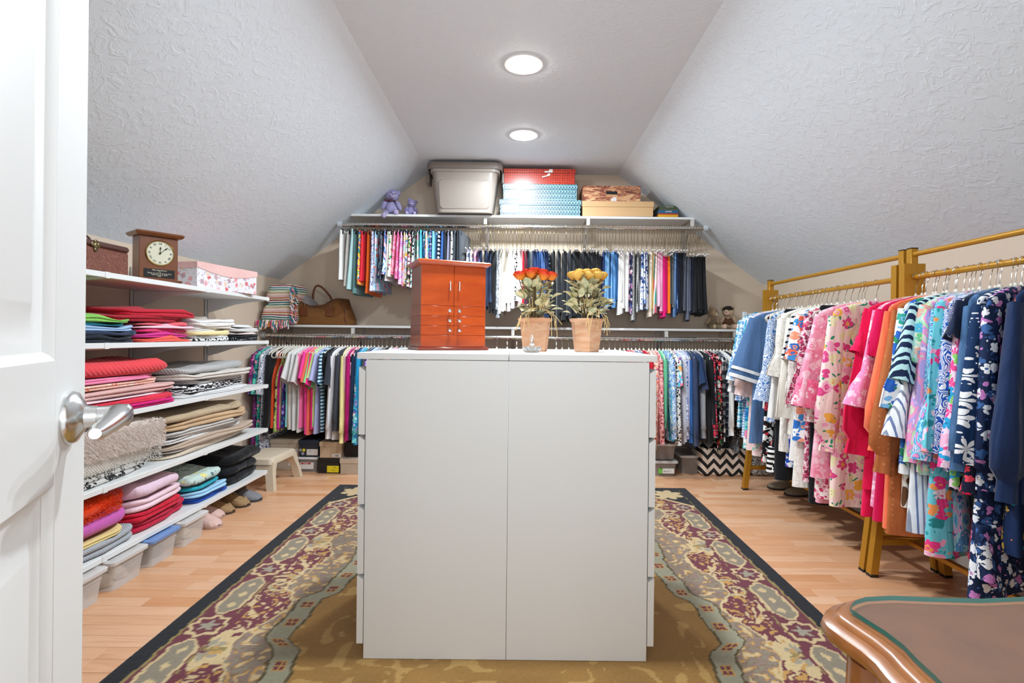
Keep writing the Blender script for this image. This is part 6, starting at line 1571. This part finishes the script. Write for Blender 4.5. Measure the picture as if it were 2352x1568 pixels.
def pot_plant(label, px, py, rosemat, seed, rz, sides):
    r_ = random.Random(seed); p = P(px, py, 2.03)
    o = thing('potted_roses', label, 'potted flowers', (p.x, p.y, DZT + .0006), rz)
    m = MB()
    poly = lambda R, z: [(R * cos(2 * pi * k / sides), R * sin(2 * pi * k / sides), z) for k in range(sides)]
    m.rings([poly(.047, 0), poly(.050, .004), poly(.063, .115), poly(.067, .116), poly(.0705, .120), poly(.0715, .124), poly(.070, .128), poly(.062, .128), poly(.058, .105)], True, True)
    obj('pot', m, MPOT, o, False)
    m = MB(); m.lathe([(.056, .106), (.03, .113), (.001, .115)], 16); obj('moss', m, plain('#6b6040', .95), o)
    heads = [(0, 0, .296)] + [(.036 * cos(a + .3), .03 * sin(a + .3), .290) for a in [2 * pi * k / 5 for k in range(5)]] + [(.068 * cos(a), .046 * sin(a), .277) for a in [2 * pi * k / 9 for k in range(9)]]
    rm = rose_mesh(rosemat, 'rose')
    for (x, y, z) in heads:
        z += r_.uniform(-.005, .004); q = link('rose', rm, o, (x, y, z)); q.rotation_euler = (r_.uniform(-.1, .1) - y * 3, r_.uniform(-.1, .1) + x * 3, r_.uniform(0, 6)); s_ = r_.uniform(.98, 1.15); q.scale = (s_, s_, s_)
        m = MB(); m.tube([(x * .2, y * .2, .105), (x * .45, y * .45, .19), (x * .85, y * .85, .25), (x, y, z + .002)], .0018, 5); obj('stem', m, MSTEM, o)
    for k in range(90):
        a = r_.uniform(0, 2 * pi); f = r_.random(); z = .135 + .125 * f; R = r_.uniform(.018, .066) * (1.15 - .3 * abs(f - .35))
        q = link('leaf', r_.choice(LEAVES), o, (R * cos(a), R * .85 * sin(a), z)); q.rotation_euler = (r_.uniform(.0, 1.0) if f < .5 else r_.uniform(.4, 1.3), r_.uniform(-.5, .5), a - pi / 2 + r_.uniform(-.6, .6)); s_ = r_.uniform(.85, 1.3); q.scale = (s_, s_, s_)
    for k in range(16):
        a = -pi / 2 + r_.uniform(-1.5, 1.5); l = r_.uniform(.03, .085); R = .045; m = MB()
        if k % 4 == 3: pts = [(R * cos(a) * .6, R * sin(a), .165), (R * cos(a) * .9, R * sin(a) - .02, .205), (R * cos(a) * 1.2, R * sin(a) - .02, .20), (R * cos(a), R * sin(a) - .01, .168)]
        else: pts = [(.1 * R * cos(a), R * sin(a), .168), (.9 * R * cos(a), R * sin(a) - .018, .158), (1.6 * R * cos(a), R * sin(a) - .028, .135), (1.8 * R * cos(a) + r_.uniform(-.02, .02), R * sin(a) - .030, .135 - l)]
        m.tube(pts, .0012, 5); obj('raffia_strand', m, MRAF, o)
    return o
pot_plant('terracotta coloured pot of orange red artificial roses on the dresser', 1229, 803, grad('#ef8a1f', '#e2501c', .008, .031, 'red_petal', '#c4152c'), 3, .3, 6)
pot_plant('terracotta coloured pot of yellow artificial roses on the dresser', 1347, 803, grad('#d99a3f', '#efc05a', .004, .028, 'yellow_petal', '#f3cf7c'), 8, .62, 6)
# crystal ring dish
gm = NT('crystal'); gm.b.inputs['Transmission Weight'].default_value = .92; gm.b.inputs['IOR'].default_value = 1.5; MCR = gm.fin('#f6f8f8', .02)
p = P(1221, 806, 1.90); o = thing('ring_dish', 'small cut crystal ring dish with upright finger post on the dresser', 'ring dish', (p.x, 1.86, DZT + .0006))
m = MB(); R_ = []
for r, z in ((.022, 0), (.026, .002), (.033, .014), (.0345, .020), (.031, .019), (.022, .008), (.008, .007)):
    R_.append([(r * (1 + (.035 if k % 2 else 0)) * cos(2 * pi * k / 32), r * (1 + (.035 if k % 2 else 0)) * sin(2 * pi * k / 32), z) for k in range(32)])
m.rings(R_, True, True); obj('dish', m, MCR, o, False)
m = MB(); m.lathe([(.009, .006), (.0055, .014), (.010, .024), (.0095, .028), (.0055, .034), (.0060, .050), (.0035, .060), (.001, .062)], 10); obj('finger_post', m, MCR, o, False)

# ------------------------------------------------------------------ boxes and bin on the high shelf
ZU = UZ + .0008
MBIN = plain('#9a8f86', .42); MBL = plain('#7d726b', .42)
xa, xb = XatY(977, 440, 4.12), XatY(1154, 440, 4.12); o = thing('storage_tote', 'large taupe plastic storage tote with lid on the high shelf', 'storage tote', ((xa + xb) / 2, 4.30, ZU), 0)
a, b, h = (xb - xa) / 2 - .014, .165, .375
m = MB(); m.rings([rrect(a - .075, b - .03, .006, .05), rrect(a - .070, b - .026, 0, .05), rrect(a - .055, b - .018, .10, .055), rrect(a - .030, b - .006, h - .06, .06), rrect(a - .012, b, h - .055, .06), rrect(a - .006, b + .002, h, .06)], True, True); obj('tub', m, MBIN, o)
m = MB(); yb0, yb1 = -(b - .028) - .003, -(b - .010) - .003
def pn(x, z, dy): 
    f = z / h; return (x * (1 - .10 * (1 - f)), (-(b - .026) * (1 - f) - (b - .006) * f) - dy, z)
R_ = []
for ins, dy in ((0, -.002), (.006, .006), (.012, .008)):
    zz0, zz1, xx = .022 + ins, .262 - ins, a - .072 - ins
    R_.append([pn(-xx + .02, zz0, dy), pn(xx - .02, zz0, dy), pn(xx, zz0 + .02, dy), pn(xx, zz1 - .02, dy), pn(xx - .02, zz1, dy), pn(-xx + .02, zz1, dy), pn(-xx, zz1 - .02, dy), pn(-xx, zz0 + .02, dy)])
m.rings(R_, False, True); obj('front_panel', m, MBIN, o)
m = MB(); m.rings([rrect(a + .002, b + .004, h - .035, .06), rrect(a + .012, b + .010, h - .030, .065), rrect(a + .014, b + .012, h + .010, .065), rrect(a + .008, b + .008, h + .018, .06), rrect(a - .02, b - .02, h + .019, .05), rrect(a - .03, b - .03, h + .012, .05)], False, True); obj('lid', m, MBL, o)
for sx in (-1, 1):
    m = MB(); m.box(sx * (a + .002), -.06, h - .12, sx * (a + .030), .06, h - .03, .008); obj('latch_handle', m, MBL, o)
def lattice(c1, c2, px_, pz_):
    t = NT('lattice_paper'); v = t.coords(rand=False); sp = t.n('ShaderNodeSeparateXYZ'); t.l(v, sp.inputs[0])
    fz = t.math('FRACT', t.math('DIVIDE', sp.outputs[2], pz_)); fx = t.math('ABSOLUTE', t.math('SUBTRACT', t.math('FRACT', t.math('DIVIDE', sp.outputs[0], px_)), .5))
    up = t.math('GREATER_THAN', fz, .62)
    ddx = t.math('MULTIPLY', fx, 1.0); arch = t.math('ADD', t.math('MULTIPLY', ddx, ddx), t.math('POWER', t.math('MAXIMUM', t.math('SUBTRACT', fz, .6), 0.0), 2.0))
    ring = t.math('LESS_THAN', t.math('ABSOLUTE', t.math('SUBTRACT', t.math('SQRT', arch), .27)), .10)
    base = t.math('LESS_THAN', fz, .12)
    return t.fin(t.mix(t.math('MAXIMUM', ring, base), c1, c2), .32)
MLAT = lattice('#123a52', '#a3d6ea', .024, .036)
t = NT('orange_maze_paper'); v = t.coords((1, 0.02, 1), rand=False); vo = t.voro(v, 52, 'DISTANCE_TO_EDGE', .25); vo2 = t.voro(v, 104, 'DISTANCE_TO_EDGE', .25)
MORG = t.fin(t.mix(t.math('LESS_THAN', vo.outputs['Distance'], .11), t.mix(t.math('LESS_THAN', vo2.outputs['Distance'], .10), '#e2571f', '#c43a22'), '#8f1f2f'), .3)
HS = 'boxes on the high shelf'
def sbox(name, label, pa, pb, py, yf, z0, h, d, body_, lid_, lidh, rz=0):
    xa, xb = XatY(pa, py, yf), XatY(pb, py, yf); return lidbox(name, label, xa, xb, yf, z0, h, d, body_, lid_, lidh, HS, rz, 'box', .005)
yS = 4.235
o = sbox('boot_box', 'blue lattice patterned boot box, lower of the two beside the tote', 1147, 1335, 470, yS, ZU, .128, .26, MLAT, MLAT, .046); o.location.y = yS + .13
sticker(o, -.31, -.175, .022, .082, -.13 + .003, plain('#ecebec', .5))
o = sbox('boot_box', 'blue lattice patterned boot box, upper of the two, under the orange box', 1154, 1326, 445, yS, ZU + .129, .125, .26, MLAT, MLAT, .046, radians(.8))
sticker(o, -.285, -.12, .012, .052, -.13 + .003, plain('#ecebec', .5), ((-.18, .026, .014, '8.5'),))
o = sbox('boot_box', 'orange red maze patterned boot box topping the blue boxes', 1157, 1322, 410, yS, ZU + .255, .122, .26, MORG, MORG, .034)
for pts in ([(.04, .092), (.105, .092), (.105, .118), (.075, .118), (.075, .104), (.04, .104)], [(.02, .050), (.085, .068), (.085, .084), (.07, .084), (.055, .068), (.02, .060)]):
    m = MB(); m.prism([(x, z) for x, z in pts], -.1335, -.1300, 'y'); obj('torn_sticker', m, plain('#e9e4e0', .6), o, False)
MTAN = plain('#d3ab7c', .5)
o = sbox('tan_box', 'plain tan cardboard box on the high shelf under the brown print box', 1337, 1502, 480, yS, ZU, .122, .26, MTAN, MTAN, .046)
t = NT('rustic_print'); v = t.coords((1, 1, 3.5), rand=False); n = t.noise(v, 11, 6, .7, 1.2); MRUS = t.fin(t.ramp(n.outputs[0], [(.32, '#3d1a1c'), (.45, '#8a4636'), (.54, '#c98f66'), (.66, '#dcbc8e'), (.8, '#b5735a')], 'LINEAR'), .5)
xa, xb = XatY(1339, 445, yS), XatY(1472, 445, yS); o = thing('wine_box', 'brown rustic print cardboard box with handle slot on the tan box', 'box', ((xa + xb) / 2, yS + .13, ZU + .1235), 0, HS)
a, b, h = (xb - xa) / 2, .12, .125; m = MB()
m.box(-a, -b, 0, a, b, h, .001); obj('box_body', m, MRUS, o)
m = MB(); m.tube([(-.045, -b - .0005, .068), (-.04, -b - .0008, .069), (.04, -b - .0008, .066), (.045, -b - .0005, .065)], .0125, 12, flat=.9); m.v = [(x, max(y, -b - .0012), z) for x, y, z in m.v]; obj('handle_slot', m, plain('#0f1012', .8), o)
text('lettering', "D'GRINGO", plain('#5a3a24', .6), o, (.155, -b - .0008, .078), (pi / 2, 0, 0), .030)
m = MB(); m.prism([(-.01, .001), (.04, .001), (.04, .028), (.02, .036), (.002, .024)], -b - .0012, -b, 'y'); obj('torn_sticker', m, plain('#dcd3d3', .6), o, False)
# game tin and games at the right end
xa, xb = XatY(1512, 490, 4.26), XatY(1560, 490, 4.26); cx_ = (xa + xb) / 2; w_ = (xb - xa) / 2
for nm, lab, z0, h, col in (('game_box', 'yellow game box lowest at the right end of the high shelf', 0, .024, '#d9a41f'), ('game_box', 'thin red game box between the yellow and blue ones', .0246, .010, '#b5301f'), ('game_box', 'blue game box under the green tin', .0352, .022, '#1f5f8a')):
    o = thing(nm, lab, 'game', (cx_, 4.36, ZU + z0), 0, 'games stacked on the high shelf'); m = MB(); m.box(-w_, -.095, 0, w_ * .92, .095, h, .0012); obj('box_body', m, plain(col, .45), o)
    m = MB(); m.box(-w_ - .0008, -.0958, h * .55, w_ * .92 + .0008, .0958, h + .0004, .001); obj('box_lid', m, plain(col, .4), o)
    if col == '#1f5f8a': text('lettering', 'GAMES', plain('#dfe6ea', .5), o, (.0, -.0966, h * .6), (pi / 2, 0, 0), .017)
o = thing('game_tin', 'dark green lidded game box topping the stack at the right end of the shelf', 'game', (cx_ + .008, 4.36, ZU + .0582), 0, 'games stacked on the high shelf')
MGR = plain('#4a5540', .5); m = MB(); m.box(-w_, -.09, 0, w_ * .9, .09, .022, .001); obj('box_body', m, MGR, o)
m = MB(); m.box(-w_ - .004, -.094, .0205, w_ * .95 + .004, .094, .040, .003); obj('box_lid', m, MGR, o); text('lettering', 'Experience', plain('#c9cdbf', .5), o, (0, -.0945, .030), (pi / 2, 0, 0), .014)

# ------------------------------------------------------------------ teddy bears
def hairs(mb, c, r, n, L, seed, M=None):
    r_ = random.Random(seed); vs = []; fs = []
    for i in range(n):
        d = Vector((r_.gauss(0, 1), r_.gauss(0, 1), r_.gauss(0, 1))).normalized(); p = Vector((d.x * r[0], d.y * r[1], d.z * r[2])) * .97
        nn = Vector((d.x / r[0], d.y / r[1], d.z / r[2])).normalized() + Vector((r_.uniform(-.6, .6), r_.uniform(-.6, .6), r_.uniform(-.9, .2))); nn.normalize()
        sd_ = nn.cross(Vector((r_.uniform(-1, 1), r_.uniform(-1, 1), 1))).normalized() * L * .12; l = L * r_.uniform(.6, 1.2)
        q = [p - sd_, p + sd_, p + nn * l]
        if M is not None: q = [M @ x for x in q]
        k = len(vs); vs += [tuple(x + Vector(c)) for x in q]; fs.append((k, k + 1, k + 2))
    mb.add(vs, fs)
def bear(label, loc, rz, S, fur, pad, seed, drop=0.0, hat=None, bow=None, vest=None, tilt=0.0, group='stuffed bears', turn=0.0):
    o = thing('teddy_bear', label, 'stuffed bear', loc, rz, group); L = .045 * S
    def lump(name, c, r, par, n=160, M=None, mat=fur, hl=L):
        m = MB(); c = tuple(x * S for x in c); r = tuple(x * S for x in r); m.ell(c, r, 14, 10, M, .12, seed + len(name)); hairs(m, c, r, n, hl, seed + n, M); return obj(name, m, mat, par, 'all', fix=False)
    lump('body', (0, 0, .25), (.20, .17, .25), o, 260)
    Rt = Matrix.Rotation(tilt, 4, 'Y') @ Matrix.Rotation(turn, 4, 'Z')
    hc = Vector((0, -.04, .66)) + Vector((sin(tilt) * .1, 0, 0))
    hp = lambda x, y, z: tuple(hc + Rt @ Vector((x, y, z)))
    hd = lump('head', tuple(hc), (.21, .19, .185), o, 300)
    for sx in (-1, 1):
        e = lump('ear', hp(sx * .175, .02, .155), (.075, .040, .075), hd, 60); 
    lump('muzzle', hp(0, -.175, -.05), (.10, .085, .075), hd, 70, mat=pad, hl=L * .5)
    m = MB(); m.ell(tuple(x * S for x in hp(0, -.262, -.015)), (.024 * S, .014 * S, .018 * S), 10, 6); obj('nose', m, plain('#2a1c22', .4), hd)
    m = MB()
    for sx in (-1, 1): m.ell(tuple(x * S for x in hp(sx * .075, -.182, .05)), (.016 * S, .010 * S, .016 * S), 10, 6)
    obj('eyes', m, plain('#0e0c0c', .15), hd)
    for sx in (-1, 1):
        lump('arm', (sx * .235, -.07, .33), (.075, .085, .17), o, 130, Matrix.Rotation(sx * -.45, 4, 'Y') @ Matrix.Rotation(.35, 4, 'X'))
        dz = drop if sx < 0 else drop * .35
        lg = lump('leg', (sx * .15, -.25, .10 - dz * .6), (.088, .20, .090), o, 150, Matrix.Rotation(sx * .25, 4, 'Z') @ Matrix.Rotation(.5 * dz / .2 if dz else 0, 4, 'X'))
        m = MB(); c = Vector((sx * .19, -.425, .105 - dz * 1.3)); m.ell(tuple(c * S), (.072 * S, .030 * S, .085 * S), 12, 7); obj('foot_pad', m, pad, lg)
    if hat:
        m = MB(); R_ = []
        for z, r in ((.03, .215), (.08, .212), (.14, .19), (.19, .12), (.21, .03)): R_.append([tuple(Vector(hp(r * cos(2 * pi * k / 18), .03 + r * .95 * sin(2 * pi * k / 18), z + .02)) * S) for k in range(18)])
        m.rings(R_, False, True); obj('hat', m, hat, o, 'all')
    if bow:
        m = MB(); m.tube([tuple(Vector((.13 * cos(2 * pi * k / 14), -.03 + .13 * sin(2 * pi * k / 14), .475)) * S) for k in range(14)], .022 * S, 6, closed=True)
        for sx in (-1, 1): m.ell((sx * .07 * S - .09 * S, -.16 * S, .47 * S), (.06 * S, .02 * S, .045 * S), 8, 6)
        obj('bow', m, bow, o)
    if vest:
        m = MB(); m.ell((0, .0, .27 * S), (.222 * S, .185 * S, .205 * S), 16, 10); obj('vest', m, vest, o, 'all')
    return o
LAV = fabric('#a49dc6', var=.25); LAVP = fabric('#b3a6c9'); TNB = fabric('#b39a7c', var=.25); TNP = fabric('#d3bd9c'); BRN = fabric('#5b3a28', var=.25)
bear('larger lavender teddy bear sitting with feet over the high shelf edge', (XatY(897, 460, 4.30), 4.335, ZU + .004), radians(8), .255, LAV, LAVP, 3, drop=.14, bow=plain('#4a1f33', .6), tilt=.2, turn=.25)
bear('small lavender teddy bear sitting beside the larger one on the high shelf', (XatY(941, 470, 4.30), 4.35, ZU + .004), radians(10), .165, fabric('#958dbb', var=.25), LAVP, 9, tilt=.35)
zl = LZ + .0012
bear('tan teddy bear with brown vest on the lower shelf beside a hatted bear', (XatY(1638, 730, 4.33), 4.36, zl), radians(18), .205, TNB, TNP, 5, vest=fabric('#7d6f58'), tilt=.3, turn=.3)
bear('tan teddy bear wearing a dark hat on the lower shelf', (XatY(1676, 730, 4.33), 4.36, zl), radians(-12), .22, fabric('#c4ab8c', var=.2), fabric('#d9b3a0'), 7, hat=fabric('#241a18'), vest=BRN, tilt=-.15, turn=-.4)

# ------------------------------------------------------------------ striped throw and jute tote on the lower shelf
t = NT('woven_stripes'); v = t.coords(rand=False); n = t.noise(v, 6, 2); sp = t.n('ShaderNodeSeparateXYZ'); t.l(v, sp.inputs[0])
f = t.math('FRACT', t.math('ADD', t.math('DIVIDE', sp.outputs[2], .115), t.math('MULTIPLY', n.outputs[0], .22)))
cols = ['#d9b3b0', '#e0d6c6', '#c9a89a', '#b5ab7c', '#e3ddd0', '#2f6f62', '#e0dacd', '#2a6a7a', '#e3ddd0', '#8a3045', '#e0d6c6', '#b5743f', '#d9b3b8']
sw = t.n('ShaderNodeTexWave'); sw.inputs['Scale'].default_value = 90; t.l(v, sw.inputs['Vector']); t.bump(sw.outputs[1], .4, .003)
MTH = t.fin(t.ramp(f, [(i / len(cols), c) for i, c in enumerate(cols)]), .9, 0, .1)
tw = thing('striped_throw', 'folded multicolour striped woven throw with fringe on the left end of the lower shelf', 'blanket', (-2.045, 4.08, zl), 0)
mb = folded(.25, .30, .325, 2, 77, .012, .0, .12, 48, .16)
mb.v = [((y + .0) * (1 - .18 * z / .33) + .045 * (z / .33), -x - .0 + .02 * (z / .33), z) for x, y, z in mb.v]
obj('folded_cloth', mb, MTH, tw, 'all')
FRC = ['#d98a9a', '#c9742f', '#1f7f7a', '#e6dfd0', '#b52f6a', '#2f6f8a', '#e9cfc9']
r_ = random.Random(6)
for ci, c in enumerate(FRC):
    m = MB()
    for k in range(30):
        if k < 13: x, y, z = r_.uniform(-.005, .245), -.012, r_.choice((.012, .012, .03)); dx, dz = r_.uniform(-.012, .012), -r_.uniform(.03, .06)
        else: z = r_.uniform(.02, .30); x, y = .250 - .0 * (z / .3), r_.uniform(-.01, .10); dx, dz = r_.uniform(.008, .03), -r_.uniform(.015, .04)
        if k < 13 and False: pass
        m.tube([(x, y, z), (x + dx * .5, y - .010, z + dz * .3), (x + dx, y - .014, max(z + dz, -.05) if k < 13 else max(z + dz, .004))], .0042, 5)
    o = obj('fringe', m, fabric(c), tw); o['kind'] = 'stuff'
cu = thing('grey_cushion', 'grey cloth bundle lying behind the striped throw on the lower shelf', 'cushion', (-1.86, 4.385, zl), 0)
m = MB(); m.ell((0, 0, .13), (.17, .075, .128), 18, 12, None, .12, 4); obj('cover', m, fabric('#8a8384'), cu, 'all')
MJU = wood('#8a5a2a', '#6e441c', 40, .85, (.2, .2, 3), 0, 'jute_weave'); MSTR = plain('#6e3a1a', .5)
xa, xb = XatY(668, 740, 4.24), XatY(808, 740, 4.24); bg = thing('jute_tote', 'large slouchy brown woven tote bag with leather handles on the lower shelf', 'bag', ((xa + xb) / 2 - .01, 4.345, zl), 0)
a, b = (xb - xa) / 2 + .01, .105
def tote_ring(z, f, top):
    ring = []
    for k in range(44):
        th = 2 * pi * k / 44; c, s = cos(th), sin(th); x = a * f * math.copysign(abs(c) ** .5, c); y = b * math.copysign(abs(s) ** .55, s) * (1 - .25 * top)
        u = x / a
        hz = z
        if top: hz = z * (.60 + .52 * max(0, (u - .05)) ** 1.0 * (1 if u > 0 else 0) + .42 * max(0, -u - .25) - .55 * max(0, u - .62)) 
        y += .014 * sin(5 * u + 9 * z) * (z / .25); x -= .16 * a * (z / .25) * (1 if u > 0 else .0) * 1.0
        ring.append((x, y, max(0, hz)))
    return ring
m = MB(); m.rings([tote_ring(0, .97, 0), tote_ring(.012, 1, 0), tote_ring(.06, 1.0, 0), tote_ring(.10, .97, 0), tote_ring(.17, .93, .5), tote_ring(.245, .90, 1), tote_ring(.235, .86, 1), tote_ring(.05, .80, 0)], True, True); obj('bag_body', m, MJU, bg, 'all')
for sy, pk in ((-1, .17), (1, .335)):
    pts = [(-.13, sy * .095, .10), (-.135, sy * .09, .17)] + [(-.13 + .19 * (k / 8) - .05 * sin(pi * k / 8), sy * .06, .17 + (pk - .17) * sin(pi * (k / 8)) ** .8 if sy > 0 else .17 - .02 * sin(pi * k / 8)) for k in range(1, 9)] + [(.075, sy * .09, .16), (.085, sy * .095, .10)]
    m = MB(); m.tube(pts, .0085, 8); hb = obj('handle', m, MSTR, bg)
    m = MB()
    for x in (-.13, .08): m.box(x - .028, sy * .112 - .003, .07, x + .028, sy * .112 + .003, .145, .001)
    obj('handle_patch', m, MSTR, hb)
seam = MB(); seam.tube([(a * .62, -b * .86, .21), (a * .72, -b * 1.0, .15), (a * .83, -b * 1.01, .10), (a * .78, -b * 1.02, .06), (a * .85, -b * 1.01, .02)], .004, 6); obj('seam', seam, MSTR, bg)
# clear acrylic clip hanger at the far end of the rack
loc = (RKX, 3.632, RKZ); o = thing('acrylic_hanger', 'clear acrylic clip hanger with blue clips at the far end of the golden rack', 'hanger', loc, radians(4))
m = MB(); hook_mb(m, .0125, -.10); obj('hook', m, CHROME, o)
m = MB(); m.box(-.20, -.004, -.122, .20, .004, -.104, .003); obj('bar', m, glassy('#d3dde2', .05, .35), o)
for x in (-.195, -.115, .115):
    m = MB(); m.box(x - .014, -.010, -.145, x + .014, .010, -.095, .003); obj('clip', m, glassy('#dfe6ea', .05, .5) if x < -.15 else plain('#4a8fa6', .3), o)
